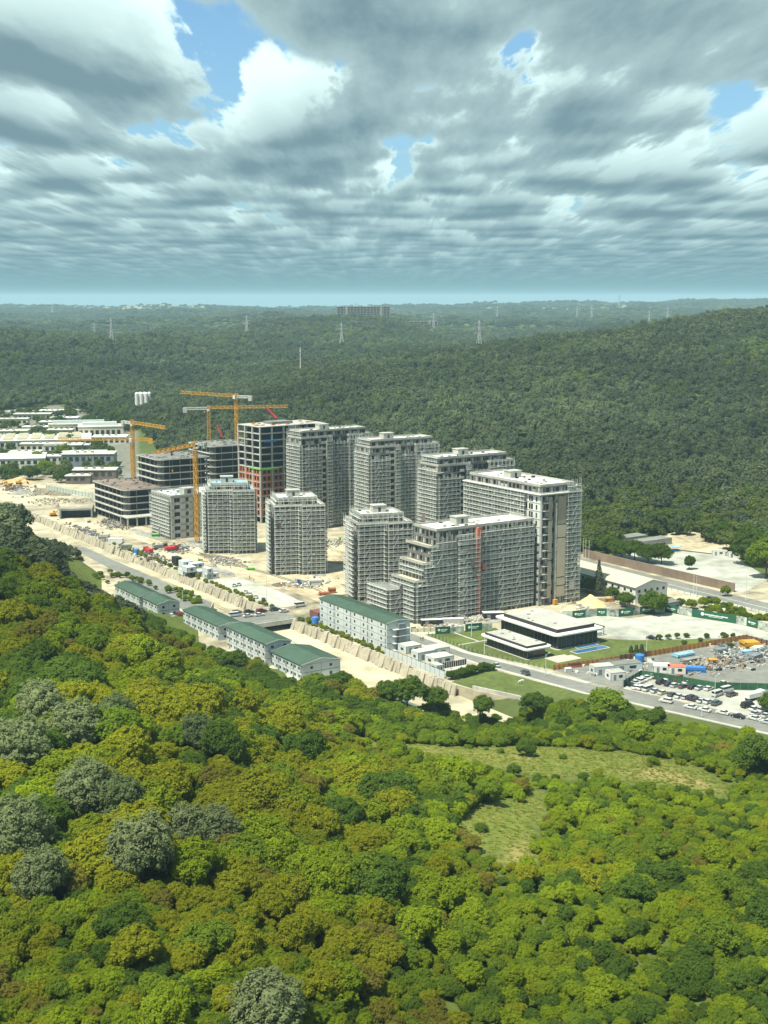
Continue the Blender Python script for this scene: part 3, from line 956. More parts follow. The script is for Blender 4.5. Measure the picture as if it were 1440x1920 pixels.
# --- three slab towers in the second row
SLABS = [('scaffolded slab tower with yellow terrace edge behind the terraced block', W(171.9, 112.6), R(33), 44, 16, 56.0),
         ('scaffolded slab tower with an open dark stair bay, middle of the rear row', W(252.9, 124.0), R(30), 41, 16, 57.0),
         ('tallest scaffolded slab tower beside the bare concrete frame', W(308.9, 112.0), R(35), 46, 15, 58.0)]
for i, (lb, loc, rz, w_, d_, hh) in enumerate(SLABS):
    nf = 16
    fh = hh / nf
    t = tower(lb, loc, rz, [(0, w_ * 0.45, 0, d_, 0, 15), (w_ * 0.45, w_ * 0.72, 1.8, d_, 0, 15), (w_ * 0.72, w_ + 3, 0, d_, 0, 15), (1.4, w_, 1.4, d_ - 1, 15, 16)], fh, 40 + i * 5)
    xs = w_ * 0.30
    for k in range(3, 15):
        MB().box(xs, xs + 2.6, -0.5, -0.13, k * fh + 0.02, k * fh + 1.25).build('stair_panel', conc_l, t)
    MB().box(xs - 0.1, xs + 2.7, -0.12, -0.02, 2, 15 * fh - 0.5).build('stair_opening', dark, t)
    MB().box(xs + 3.0, xs + 3.5, -0.8, -0.13, 2, 15 * fh - 2).build('pipe_shaft', conc_l if i != 0 else blackm, t)
    if i == 0:
        MB().box(-1.2, 3.0, -0.9, 9, 14 * fh + 0.2, 14 * fh + 0.45).build('terrace_edge', cream, t)
    zt = 14.7 * fh
    fs = [(0, 0, xs - 0.4, 0, 0, zt - 1.5 * fh), (xs + 3.7, 0, w_ * 0.45, 0, 0, zt), (w_ * 0.45, 1.8, w_ * 0.72, 1.8, 0, zt - fh), (w_ * 0.72, 0, w_ + 3, 0, 0, zt),
          (w_ + 3, 0, w_ + 3, d_, 0, zt), (0, d_, 0, 0, 0, zt - 0.5 * fh), (w_ + 3, d_, 0, d_, 0, zt + fh), (1.4, d_ - 1, 1.4, 1.4, 15 * fh, 16.4 * fh)]
    scaffold(['scaffolding on the slab tower behind the terraced block', 'scaffolding on the middle slab tower of the rear row', 'scaffolding on the tallest slab tower beside the bare concrete frame'][i], loc, rz, fs, 60 + i)

# --- three small towers along the haul track
SMALL = [('small scaffolded tower with flat white roof, third along the track', P(516, 1078), R(14), 34.0, membrane),
         ('small scaffolded tower with white roof tucked behind the terraced block', P(672, 1126), R(18), 34.8, membrane),
         ('small scaffolded tower with blue tarpaulin on its roof', P(391.5, 1038), R(10), 33.5, tarp)]
for i, (lb, loc, rz, hh, mm) in enumerate(SMALL):
    nf = 10
    fh = hh / nf
    t = tower(lb, loc, rz, [(0, 13.2, 0, 19, 0, nf), (13.2, 24.5, -2.6, 16.5, 0, nf), (2.2, 21.5, 1.2, 17, nf, nf + 1)], fh, 80 + i * 9, wallm=wallbrown if i == 1 else None, mem=mm)
    MB().box(-0.9, 13.0, -0.9, -0.22, nf * fh - 0.1, nf * fh + 0.35).build('cornice_slab', conc_l, t)
    MB().box(13.2, 25.2, -3.4, -2.82, nf * fh - 0.1, nf * fh + 0.35).build('cornice_slab', conc_l, t)
    scaffold(['scaffolding on the small white roofed tower third along the track', 'scaffolding on the small tower behind the terraced block', 'scaffolding on the small tower with the blue tarpaulin'][i], loc, rz,
             [(0, 0, 13.0, 0, 0, nf * fh - 1.2), (13.0, 0, 13.0, -2.6, 0, nf * fh - 1.5), (13.2, -2.6, 24.5, -2.6, 0, nf * fh - 1.5), (24.5, -2.6, 24.5, 16.5, 0, (nf - 1) * fh), (0, 19, 0, 10, 0, nf * fh), (-1.5, 10, -1.5, 0.5, 0, nf * fh - 1),
              (24.5, 16.5, 0, 19, 0, nf * fh), (2.2, 17, 2.2, 1.2, nf * fh + 0.5, (nf + 1) * fh + 0.5), (2.2, 1.2, 21.5, 1.2, nf * fh + 0.5, (nf + 1) * fh)], 90 + i)

# --- bare concrete frame with brick infill in its lower half
T6 = W(346.3, 104.6)
F6 = 4.2
t6 = thing('concrete_frame_tower', 'bare concrete frame tower with orange brick infill in its lower half', 'building', T6, R(38))
W6, D6 = 48.0, 25.0
fs_me = MB().box(-0.3, W6 + 0.3, -0.3, D6 + 0.3, -0.45, -0.002).mesh('floor_slab', conc_l)
for k in range(1, 15):
    inst('floor_slab', fs_me, t6, (0, 0, k * F6))
cm = MB().box(-0.45, 0.45, -0.45, 0.45, 0, F6 * 14 - 0.46).mesh('column', conc_l)
gx, gy = [0.2, 8.6, 17.2, 25.8, 34.4, W6 - 0.2], [0.2, 8.6, 17.0, D6 - 0.2]
for i, x in enumerate(gx):
    for j, y in enumerate(gy):
        if i in (0, 5) or j in (0, 3) or True:
            inst('column', cm, t6, (x, y, 0))
MB().box(W6 * 0.3, W6 * 0.62, D6 * 0.35, D6 * 0.75, 0.1, 14 * F6 + 1.5).build('core_wall', conc_d, t6)
MB().box(4, W6 - 4, 4.5, D6 - 4.5, 0.1, 14 * F6 - 0.5).build('shaded_frame_interior', dark, t6)  # solid box coloured as the shade deep inside the open frame
bp = []
for wd in (8.4 - 0.92,):
    b = MB()
    hh = F6 - 0.47
    for s in (0.0, 0.28, 0.56):
        pass
    b.box(0, wd * 0.18, 0, 0.3, 0, hh).box(wd * 0.42, wd * 0.60, 0, 0.3, 0, hh).box(wd * 0.84, wd, 0, 0.3, 0, hh)
    b.box(wd * 0.18, wd * 0.42, 0.02, 0.28, 0, 0.8).box(wd * 0.60, wd * 0.84, 0.02, 0.28, 0, 0.8)
    b.box(wd * 0.18, wd * 0.42, 0.02, 0.28, hh - 0.5, hh).box(wd * 0.60, wd * 0.84, 0.02, 0.28, hh - 0.5, hh)
    bp = b.mesh('brick_panel', brick)
for k in range(1, 8):
    for i in range(2):
        inst('brick_panel', bp, t6, (gx[i] + 0.46, -0.1, k * F6))
    for j in range(3):
        inst('brick_panel', bp, t6, (-0.1, gy[j + 1] - 0.46, k * F6), R(-90))
MB().box(-0.6, 13, -0.75, -0.32, 7.7 * F6, 8.0 * F6 - 0.1).build('safety_net', green, t6)
MB().box(3.0, 11.5, -0.6, -0.32, 11.72 * F6, 12 * F6 - 0.02).build('safety_net', blue, t6)
MB().box(-0.6, -0.32, -0.3, 12, 7.8 * F6, 8.0 * F6).build('safety_net', green, t6)
b = MB()
for _ in range(26):
    x, y = rng.uniform(2, W6 - 2), rng.uniform(2, D6 - 2)
    b.box(x - 1.2, x + 1.2, y - 0.4, y + 0.4, 14 * F6, 14 * F6 + rng.uniform(0.2, 0.7))
tag(b.build('roof_formwork', timber, t6), kind='stuff')

# --- dark office blocks with sweeping floor slabs
def slab_office(label, loc, rotz, w_, d_, nf, fh, z0=0.0, roofm=None, cut=4.0):
    t = thing('office_block', label, 'building', loc, rotz, 'dark office blocks with pale floor edges')

    def outline(g):
        pts = []
        for cx, cy, a0 in ((cut, cut, 180), (w_ - 2, 2, 270), (w_ - 2, d_ - 2, 0), (2, d_ - 2, 90)):
            rr = (cut if a0 == 180 else 2) + g
            for q in range(7):
                an = R(a0 + 15 * q)
                pts.append((cx + rr * math.cos(an), cy + rr * math.sin(an)))
        return pts
    sl = MB().prism(outline(0.8), -0.42, 0).mesh('floor_slab', conc_l)
    gl = MB().prism(outline(-2.2), 0.0, fh - 0.43).mesh('shaded_interior', dark)  # near-black box; shade of the open floors is put into its colour
    o_ = outline(-0.7)
    mb = MB()
    n = len(o_)
    for i in range(n):
        (xa, ya), (xb, yb) = o_[i], o_[(i + 1) % n]
        L = math.hypot(xb - xa, yb - ya)
        for q in range(max(1, int(L / 6.5))):
            f = (q + 0.5) / max(1, int(L / 6.5))
            mb.box(xa + (xb - xa) * f - 0.22, xa + (xb - xa) * f + 0.22, ya + (yb - ya) * f - 0.22, ya + (yb - ya) * f + 0.22, 0.0, fh - 0.43)
    mu = mb.mesh('column', conc)
    for k in range(nf):
        inst('floor_slab', sl, t, (0, 0, z0 + (k + 1) * fh))
        g = inst('shaded_interior', gl, t, (0, 0, z0 + k * fh))
        tag(inst('column', mu, g), kind='stuff')
    MB().prism(outline(0.1), z0 + nf * fh + 0.002, z0 + nf * fh + 0.3).build('roof', roofm or conc_d, t)
    b = MB()
    r = random.Random(int(w_ * 7))
    for _ in range(60):
        x, y = r.uniform(1, w_ - 1), r.uniform(1, d_ - 1)
        s = r.uniform(0.3, 1.3)
        b.box(x - s, x + s, y - 0.25, y + 0.25, z0 + nf * fh + 0.3, z0 + nf * fh + r.uniform(0.4, 1.3))
    tag(b.build('roof_formwork', conc, t), kind='stuff')
    return t


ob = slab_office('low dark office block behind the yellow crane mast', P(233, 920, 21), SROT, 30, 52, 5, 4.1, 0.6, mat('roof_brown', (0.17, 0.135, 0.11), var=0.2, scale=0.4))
p = thing('concrete_porch', 'pale concrete porch frame at the corner of the low dark office block', 'porch', P(256, 986), SROT)
MB().box(-7, 12, -3, 9, 5.2, 5.8).build('roof_slab', conc_l, p)
for x in (-6.4, -0.6, 5.2, 11.4):
    for y in (-2.4, 8.2):
        MB().box(x - 0.45, x + 0.45, y - 0.4, y + 0.4, 0, 5.19).build('column', conc_l, p)
MB().box(-6, 11, 2, 8, 0, 5.1).build('shaded_interior', dark, p)
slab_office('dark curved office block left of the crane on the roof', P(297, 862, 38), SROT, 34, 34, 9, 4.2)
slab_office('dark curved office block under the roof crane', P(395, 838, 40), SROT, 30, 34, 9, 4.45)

# --- six storey concrete block
T10 = P(322, 1012)
t10 = thing('concrete_block_building', 'six storey pale concrete block with square window openings', 'building', T10, SROT)
W10, D10, F10 = 36.0, 27.0, 4.05
MB().box(0.5, W10 - 0.5, 0.5, D10 - 0.5, 0, 6 * F10 - 0.1).build('shaded_interior', dark, t10)
for k in range(6):
    b = MB()
    b.box(0, W10, 0, 0.5, k * F10, k * F10 + 0.9).box(0, W10, 0, 0.5, k * F10 + 3.3, (k + 1) * F10)
    b.box(0, 0.5, 0.5, D10, k * F10, k * F10 + 0.8).box(0, 0.5, 0.5, D10, k * F10 + 3.3, (k + 1) * F10)
    b.box(W10 - 0.5, W10, 0.5, D10, k * F10, (k + 1) * F10).box(0.5, W10 - 0.5, D10 - 0.5, D10, k * F10, (k + 1) * F10)
    for x0, x1 in ((0, 2.0), (5.6, 9.0), (11.0, 13.6), (16.2, 20), (23, 25), (28, 30), (33, W10)):
        b.box(x0, x1, -0.12, 0.5, k * F10 + 0.9, k * F10 + 3.3)
    for q in np.arange(0.5, D10, 2.4):
        b.box(0, 0.5, q, q + 1.0, k * F10 + 0.8, k * F10 + 3.3)
    b.build('storey', conc_l, t10)
    for x0, x1 in ((2.0, 5.6), (9.0, 11.0), (13.6, 16.2), (20, 23), (25, 28), (30, 33)):
        f = MB().box(x0, x1, 0.25, 0.35, k * F10 + 0.9, k * F10 + 3.3).build('window', glass, t10)
        MB().box((x0 + x1) / 2 - 0.06, (x0 + x1) / 2 + 0.06, 0.18, 0.249, k * F10 + 0.9, k * F10 + 3.3).build('mullion', steelgrey, f)
    for q in np.arange(1.5, D10 - 1, 2.4):
        MB().box(0.2, 0.3, q, q + 1.4, k * F10 + 0.8, k * F10 + 3.3).build('window', glass, t10)
roof_of(t10, 0, W10, 0, D10, 6 * F10, 77, False, mat('roof_bluegrey', (0.42, 0.49, 0.49), var=0.15, scale=0.4))
c = MB().box(9, 16, 1.5, 8, 6 * F10 + 0.26, 6 * F10 + 4.2).build('lift_core', conc_l, t10)
MB().box(11, 13.2, 1.42, 1.49, 6 * F10 + 1, 6 * F10 + 3.4).build('core_door', dark, c)
scaffold('low scaffolding on the end wall of the six storey concrete block', T10, SROT, [(0, D10, 0, 0.5, 0, 5.7 * F10), (18, 0, W10, 0, 0, 5.2 * F10)], 121)


# ------------------------------------------------------------------ tower cranes
def lattice(b, p0, p1, s, step, r=0.11, tri=False):
    """square or triangular lattice girder from p0 to p1"""
    p0, p1 = Vector(p0), Vector(p1)
    d = (p1 - p0)
    L = d.length
    d.normalize()
    u = d.cross(Vector((0, 0, 1)))
    if u.length < 1e-3:
        u = Vector((1, 0, 0))
    u.normalize()
    v = u.cross(d)
    offs = [(-s, -s), (s, -s), (s, s), (-s, s)] if not tri else [(-s, -s * 0.6), (s, -s * 0.6), (0, s * 1.2)]
    n = max(1, round(L / step))
    c = [u * o[0] + v * o[1] for o in offs]
    for q in c:
        b.bar(p0 + q, p1 + q, r * 1.5)
    m = len(c)
    for i in range(n):
        a, e = p0 + d * (L * i / n), p0 + d * (L * (i + 1) / n)
        for k in range(m):
            k2 = (k + 1) % m
            if i % 2: b.bar(a + c[k], e + c[k2], r)
            else: b.bar(a + c[k2], e + c[k], r)
            b.bar(a + c[k], a + c[k2], r * 0.9)
    return b


def crane(label, loc, h, yaw, jib, cjib, z0=0.0, tilt=0.0, white_cj=True):
    t = thing('tower_crane', label, 'crane', (loc[0], loc[1], z0), yaw, 'yellow tower cranes')
    lattice(MB(), (0, 0, 0), (0, 0, h), 0.95, 2.2, 0.13).build('mast', yellow, t)
    MB().box(-1.4, 1.4, -1.4, 1.4, -0.4, 0.5).build('base', conc, t)
    MB().cyl(0, 0, h, h + 1.3, 1.2, 1.2, 10).build('slewing_ring', white, t)
    jo = lattice(MB(), (1.0, 0, h + 2.2), (jib, 0, h + 2.2 + tilt), 0.95, 2.4, 0.12, True).build('jib', yellow, t)
    MB().box(jib * 0.55, jib * 0.55 + 1.6, -0.7, 0.7, h + 0.6 + tilt * 0.55, h + 1.3 + tilt * 0.55).build('trolley', steelgrey, jo)
    b = lattice(MB(), (-1.0, 0, h + 1.9), (-cjib, 0, h + 1.9), 0.75, 2.4, 0.11)
    b.build('counter_jib', yellow if not white_cj else galv, t)
    MB().box(-cjib - 0.3, -cjib + 2.4, -1.0, 1.0, h - 0.8, h + 2.2).build('counterweight', conc_l if white_cj else yellow, t)
    MB().box(-0.2, 1.5, 1.0, 2.5, h + 0.4, h + 2.8).build('cab', white, t)
    MB().box(1.51, 1.56, 1.1, 2.4, h + 1.2, h + 2.6).build('cab_window', glass, t)
    lattice(MB(), (0, 0, h + 1.3), (0, 0, h + 4.2), 0.8, 1.5, 0.12).build('tower_head', yellow, t)
    MB().bar((jib * 0.55 + 0.8, 0, h + 0.6 + tilt * .55), (jib * 0.55 + 0.8, 0, h - 9), 0.05).build('hoist_rope', steelgrey, t)
    MB().box(jib * 0.55 + 0.5, jib * 0.55 + 1.1, -0.25, 0.25, h - 10, h - 9).build('hook_block', yellow, t)
    return t


C1 = P(251, 959)
crane('yellow tower crane whose jib reaches left over the works', C1, 44.5, R(183), 47, 13, white_cj=False)
crane('taller yellow crane standing behind the mast left of the office blocks', P(252, 940), 51, R(-52), 46, 14)
crane('yellow tower crane at the foot of the six storey concrete block', P(370, 1018), 53, R(-113), 42, 11)
crane('yellow tower crane on the dark office roof with jib to the right', P(392, 828, 38), 21, R(12), 55, 17, 38.0)
crane('tall yellow tower crane beside the bare frame with jib to the left', P(446, 925), 66, R(160), 44, 12, tilt=1.5)


def boom(label, loc, z, yaw, lean):
    t = thing('concrete_boom', label, 'concrete pump', (loc[0], loc[1], z), yaw, 'red concrete placing booms on the roofs')
    MB().cyl(0, 0, 0, 2.2, 0.5, 0.4, 8).build('pedestal', blackm, t)
    dx, dz = math.sin(lean), math.cos(lean)
    MB().bar((0, 0, 2.2), (dx * 9, 0, 2.2 + dz * 9), 0.75, 0.55).build('folded_arm', red, t)
    MB().bar((0.4, 0.8, 2.6), (dx * 8.5, 0.8, 2.6 + dz * 8), 0.28, 0.2).build('delivery_pipe', red, t)
    MB().bar((dx * 3, -0.75, 2.2 + dz * 3), (dx * 9, -0.75, 2.0 + dz * 9), 0.3, 0.3).build('second_arm', red, t)
    return t


boom('red folded boom on the roof of the bare concrete frame', P(518, 790, 59), 58.9, R(0), -0.75)
boom('red folded boom on the dark office roof', P(416, 826, 40), 40.3, R(0), -0.35)
boom('small red boom lying low on the left dark office roof', P(322, 855, 38), 38.1, R(20), 1.1)

# ------------------------------------------------------------------ workers' camp of stacked cabins
_pan = {}


def panel_mesh(w_, h_):
    k = (round(w_, 2), round(h_, 2))
    if k not in _pan:
        _pan[k] = MB().box(0.07, w_ - 0.07, -0.1, 0.0, 0.10, h_ - 0.10).mesh('wall_panel', camp)
    return _pan[k]


_win = MB().box(-0.55, 0.55, -0.14, -0.105, 1.0, 2.0).mesh('window', glass)
_winf = MB().box(-0.62, 0.62, -0.13, -0.101, 0.93, 2.07).mesh('window_frame', white)
_door = MB().box(-0.45, 0.45, -0.13, -0.105, 0.12, 2.1).mesh('door', steelgrey)


def cabin_block(label, a0, a1, b0, b1, nst, sh, rise, nb, ng=2, group='green roofed cabin blocks of the workers camp', stairs=False):
    L, Wd = a1 - a0, b1 - b0
    t = thing('cabin_block', label, 'building', W(a0, b0), SROT, group)
    hh = nst * sh
    MB().box(0.02, Wd - 0.02, 0.02, L - 0.02, 0, hh - 0.05).build('steel_frame', campline, t)
    bl, bg = L / nb, Wd / ng
    for k in range(nst):
        for i in range(nb):
            for side in (0, 1):
                rz = R(-90) if side == 0 else R(90)
                loc = (0, (i + 1) * bl, k * sh) if side == 0 else (Wd, i * bl, k * sh)
                p = inst('wall_panel', panel_mesh(bl, sh), t, loc, rz)
                if i % 2 == 0:
                    inst('door', _door, p, (bl * 0.82, 0, 0))
                    f = inst('window', _win, p, (bl * 0.35, 0, 0))
                else:
                    inst('window', _win, p, (bl * 0.3, 0, 0))
        for i in range(ng):
            for side in (0, 1):
                if stairs and side == 0:
                    if i == ng - 1 and k < nst:
                        pass
                rz = 0.0 if side == 0 else R(180)
                loc = (i * bg, 0, k * sh) if side == 0 else ((i + 1) * bg, L, k * sh)
                p = inst('wall_panel', panel_mesh(bg, sh), t, loc, rz)
                if ng > 1 and not stairs:
                    inst('window', _win, p, (bg * 0.5, 0, 0))
    # gable roof
    o = 0.45
    ym, yM, xm, xM, xc = -o, L + o, -o, Wd + o, Wd / 2
    th = 0.16
    for s in (0, 1):
        xe = xm if s == 0 else xM
        b = MB()
        vs = [(xe, ym, hh), (xe, yM, hh), (xc, yM, hh + rise), (xc, ym, hh + rise)]
        if s: vs = vs[::-1]
        b.add(vs + [(x, y, z + th) for x, y, z in vs], [(0, 1, 2, 3), (7, 6, 5, 4), (4, 5, 1, 0), (5, 6, 2, 1), (6, 7, 3, 2), (7, 4, 0, 3)])
        rf = b.build('roof_slope', roofgreen, t)
        rb = MB()
        for q in np.arange(ym + 1, yM - 0.5, 1.0):
            e = 0.06
            pts = [(xe, q, hh + th), (xe, q + 0.12, hh + th), (xc, q + 0.12, hh + rise + th), (xc, q, hh + rise + th)]
            if s: pts = pts[::-1]
            rb.add(pts + [(x, y, z + e) for x, y, z in pts], [(7, 6, 5, 4), (4, 5, 1, 0), (5, 6, 2, 1), (6, 7, 3, 2), (7, 4, 0, 3)])
        tag(rb.build('roof_rib', roofgreen, rf), kind='stuff')
    for y0, y1 in ((-0.06, 0.04), (L - 0.04, L + 0.06)):
        b = MB()
        b.add([(0, y0, hh), (Wd, y0, hh), (xc, y0, hh + rise), (0, y1, hh), (Wd, y1, hh), (xc, y1, hh + rise)], [(0, 1, 2), (5, 4, 3), (3, 4, 1, 0), (4, 5, 2, 1), (5, 3, 0, 2)])
        b.build('gable', camp, t)
    for y in (ym - 0.05, yM + 0.01):
        for s in (0, 1):
            xe = xm if s == 0 else xM
            b = MB()
            b.add([(xe, y, hh - 0.1), (xc, y, hh + rise - 0.1), (xc, y, hh + rise + 0.26), (xe, y, hh + 0.26), (xe, y + 0.05, hh - 0.1), (xc, y + 0.05, hh + rise - 0.1), (xc, y + 0.05, hh + rise + 0.26), (xe, y + 0.05, hh + 0.26)],
                  [(0, 1, 2, 3), (7, 6, 5, 4), (4, 5, 1, 0), (5, 6, 2, 1), (6, 7, 3, 2), (7, 4, 0, 3)])
            b.build('verge_board', white, t)
    if stairs:
        st = MB().box(Wd * 0.42, Wd * 0.72, -1.6, -0.2, 0.1, hh - 0.6).build('stair_tower', steelgrey, t)
        for k in range(nst):
            MB().box(Wd * 0.2, Wd * 0.9, -1.9, -0.15, k * sh + 0.02, k * sh + 0.14).build('landing', galv, st)
    return t


cabin_block('nearest green roofed cabin block with two storeys and a broad gable', 37.3, 59.5, -42, -26, 2, 2.9, 1.7, 8, 2)
cabin_block('long green roofed cabin block just behind the nearest one', 61.5, 94, -43.5, -33, 3, 2.8, 1.1, 11, 2)
cabin_block('long green roofed cabin block by the near end of the bridge', 105, 139, -41.5, -31, 2, 2.9, 1.1, 12, 2)
cabin_block('short white gabled cabin block with two windows per floor', 154, 170, -46.5, -36.5, 2, 2.9, 1.5, 5, 2)
cabin_block('farthest green roofed cabin block by the dark pines', 172.5, 201, -47, -37, 2, 2.9, 1.5, 9, 2)
cabin_block('four storey cabin block with dark green roof beside the channel', 55.3, 107, 6.2, 16.8, 4, 2.75, 0.9, 8, 2, stairs=True)


# ------------------------------------------------------------------ site cabins and containers
def container(label, loc, rotz, l=6.06, w_=2.44, h=2.6, z=0.0, m=None, group='pale site cabins', roofm=None, door=True):
    t = thing('site_cabin', label, 'cabin', (loc[0], loc[1], z), rotz, group)
    m = m or camp
    MB().box(0.04, l - 0.04, 0.04, w_ - 0.04, 0.05, h - 0.12).build('wall', m, t)
    MB().box(0, l, 0, w_, h - 0.12, h).build('roof', roofm or m, t)
    f = MB()
    for x in (0, l - 0.12):
        for y in (0, w_ - 0.12):
            f.box(x, x + 0.12, y, y + 0.12, 0, h - 0.121)
    f.build('corner_post', campline, t)
    if door:
        MB().box(l * 0.2, l * 0.36, -0.005, 0.035, 0.15, 2.15).build('door', steelgrey, t)
        MB().box(l * 0.55, l * 0.78, -0.005, 0.035, 1.0, 2.0).build('window', glass, t)
        MB().box(-0.005, 0.035, w_ * 0.35, w_ * 0.65, 1.0, 2.0).build('window', glass, t)
    return t


_ord = ('first', 'second', 'third', 'fourth', 'fifth', 'sixth', 'seventh', 'eighth', 'ninth', 'tenth', 'eleventh', 'twelfth', 'thirteenth', 'fourteenth', 'fifteenth', 'sixteenth')
# office cabins beside the small car lot
for i, (a, b_, z, lb) in enumerate([(214, 5, 0.1, 'white site cabin at the car lot end of the office row'), (214, 8.2, 2.75, 'upper white site cabin stacked at the car lot end'), (214, 8.2, 0.1, 'lower white site cabin stacked at the car lot end'),
                                    (222, 3.4, 0.1, 'long white site cabin on the channel side of the offices'), (222, 3.4, 2.75, 'white site cabin stacked on the channel side of the offices'),
                                    (229, 4.4, 0.1, 'white site cabin in the middle of the office row'), (229, 4.4, 2.75, 'upper white site cabin in the middle of the office row'),
                                    (236, 8.0, 0.1, 'white site cabin at the crane end of the office row'), (236, 8.0, 2.75, 'upper white site cabin at the crane end of the office row'), (243, 6.0, 0.1, 'last white site cabin towards the crane')]):
    container(lb, W(a, b_), SROT + (R(90) if i % 3 else 0), 6.4, 5.0 if i > 2 else 2.6, 2.65, z, camp)
container('black site cabin at the crane end of the white offices', W(252, 6), SROT, 3.2, 5.5, 4.5, 0.1, blackm, 'dark site cabins', door=False)
# cabins in the walled yard below the lawn
for a, b_, z, l, w_, h, lb in [(47, 9.5, 0.1, 7, 6, 3.0, 'white cabin at the camp end of the walled yard'), (38, 14.5, 0.1, 9, 6, 3.1, 'grey roofed cabin behind the walled yard'), (36, 7.5, 0.1, 8, 5, 3.4, 'white cabin with awning in the walled yard'),
                               (27.5, 9.0, 0.1, 9, 6.5, 2.9, 'flat roofed white cabin beside the slatted screen'), (19.5, 4.5, 0.1, 3, 5, 2.7, 'small white cabin by the dark hedge')]:
    container(lb, W(a, b_), SROT, l, w_, h, z, camp, 'white cabins of the walled yard', roofm=plaza)
wy = thing('yard_wall', 'pale panel wall with dark rails around the cabin yard', 'wall', W(0, 0), SROT)
for i, a in enumerate(np.arange(12, 52, 3.0)):
    MB().box(2.4, 2.6, a, a + 2.9, 0.1, 2.6).build('wall_panel', camp, wy)
    MB().box(2.35, 2.5, a + 2.9, a + 3.0, 0.1, 3.1).build('post', campline, wy)
MB().box(2.36, 2.48, 12, 54, 2.9, 3.02).build('rail', campline, wy)
ss = thing('slatted_screen', 'dark slatted screen with pale bars beside the cabin yard', 'screen', W(22.5, 9.0), SROT)
MB().box(0, 11, 0, 0.15, 0.2, 2.4).build('backing', blackm, ss)
for x in np.arange(0, 11.1, 1.0):
    MB().box(x - 0.06, x + 0.06, -0.12, -0.01, 0.1, 3.0).build('bar', galv, ss)
sl = thing('tiled_patch', 'white rubble strewn terrace beside the dark hedge', 'terrace', W(13, 8), SROT)
MB().box(0, 12, 0, 9, 0.0, 0.35).build('paving', conc_l, sl)
for k in range(14):
    x, y = rng.uniform(0, 11), rng.uniform(0, 8)
    MB().box(x, x + rng.uniform(0.5, 1.4), y, y + rng.uniform(0.4, 1.0), 0.36, 0.36 + rng.uniform(0.2, 0.7)).build('block', rng.choice((conc_l, white, stone)), sl)
container('rust red storage container by the bridge', W(112, 8.2), SROT, 4.6, 7.2, 3.4, 0.1, mat('container_maroon', (0.16, 0.07, 0.06), var=0.12), 'dark site cabins', door=False)


def tank(label, loc, r, h, m):
    t = thing('water_tank', label, 'tank', loc, 0, 'blue water tanks')
    MB().cyl(0, 0, 0.3, h, r, r, 16).build('barrel', m, t)
    MB().cyl(0, 0, h, h + 0.35, r, r * 0.4, 16).build('lid', m, t)
    for z in (0.3 + (h - 0.3) * f for f in (0.25, 0.5, 0.75)):
        MB().cyl(0, 0, z - 0.06, z + 0.06, r + 0.05, r + 0.05, 16).build('hoop', m, t)
    MB().box(-r, r, -r, r, 0, 0.29).build('base', conc, t)


tank('blue round water tank beside the rust red container', W(106.5, 3.6), 1.5, 3.4, blue)
tank('blue round water tank behind the materials yard cabins', P(1199, 1242), 1.7, 3.0, blue)
tank('small blue water tank on the site beside the channel wall', P(256, 1040), 1.4, 3.0, blue)

# ------------------------------------------------------------------ sales pavilion
def rrect(x0, x1, y0, y1, r, n=6):
    pts = []
    for cx, cy, a0 in ((x0 + r, y0 + r, 180), (x1 - r, y0 + r, 270), (x1 - r, y1 - r, 0), (x0 + r, y1 - r, 90)):
        for q in range(n + 1):
            an = R(a0 + 90.0 * q / n)
            pts.append((cx + r * math.cos(an), cy + r * math.sin(an)))
    return pts


def pavilion(label, a0, a1, b0, b1, z, up, inset):
    t = thing('sales_pavilion', label, 'pavilion', W(a0, b0), SROT, 'flat roofed sales pavilions')
    L, Wd = a1 - a0, b1 - b0
    MB().prism(rrect(0, Wd, 0, L, 2.4), z - 0.55, z).build('roof_canopy', white, t)
    MB().prism(rrect(0.25, Wd - 0.25, 0.25, L - 0.25, 2.2), z - 0.75, z - 0.56).build('canopy_soffit', blackm, t)
    i = inset
    MB().box(i, Wd - i, i + 0.3, L - i, z + 0.01, z + up - 0.06).build('roof_upstand', blackm, t)
    MB().box(i + 0.25, Wd - i - 0.25, i + 0.55, L - i - 0.25, z + up - 0.05, z + up).build('roof_deck', conc_l, t)
    r = random.Random(int(a0 * 10))
    for _ in range(5):
        x, y = r.uniform(i + 1, Wd - i - 2), r.uniform(i + 1, L - i - 2)
        MB().box(x, x + r.uniform(0.5, 1.4), y, y + r.uniform(0.4, 1.0), z + up + 0.01, z + up + 0.3).build('roof_vent', conc, t)
    g = 2.4
    MB().box(g, Wd - g, g, L - g, 0.15, z - 0.76).build('glass_wall', glass, t)
    nx, ny = int((Wd - 2 * g) / 2.2), int((L - 2 * g) / 2.2)
    for q in range(nx + 1):
        x = g + (Wd - 2 * g) * q / nx
        MB().box(x - 0.08, x + 0.08, g - 0.1, g - 0.01, 0.15, z - 0.76).build('mullion', steelgrey, t)
    for q in range(ny + 1):
        y = g + (L - 2 * g) * q / ny
        MB().box(g - 0.1, g - 0.01, y - 0.08, y + 0.08, 0.15, z - 0.76).build('mullion', steelgrey if q % 3 else conc, t)
    MB().prism(rrect(1.2, Wd - 1.2, 1.0, L - 1.0, 1.0), 0.12, 0.24).build('plinth', conc_l, t)
    return t


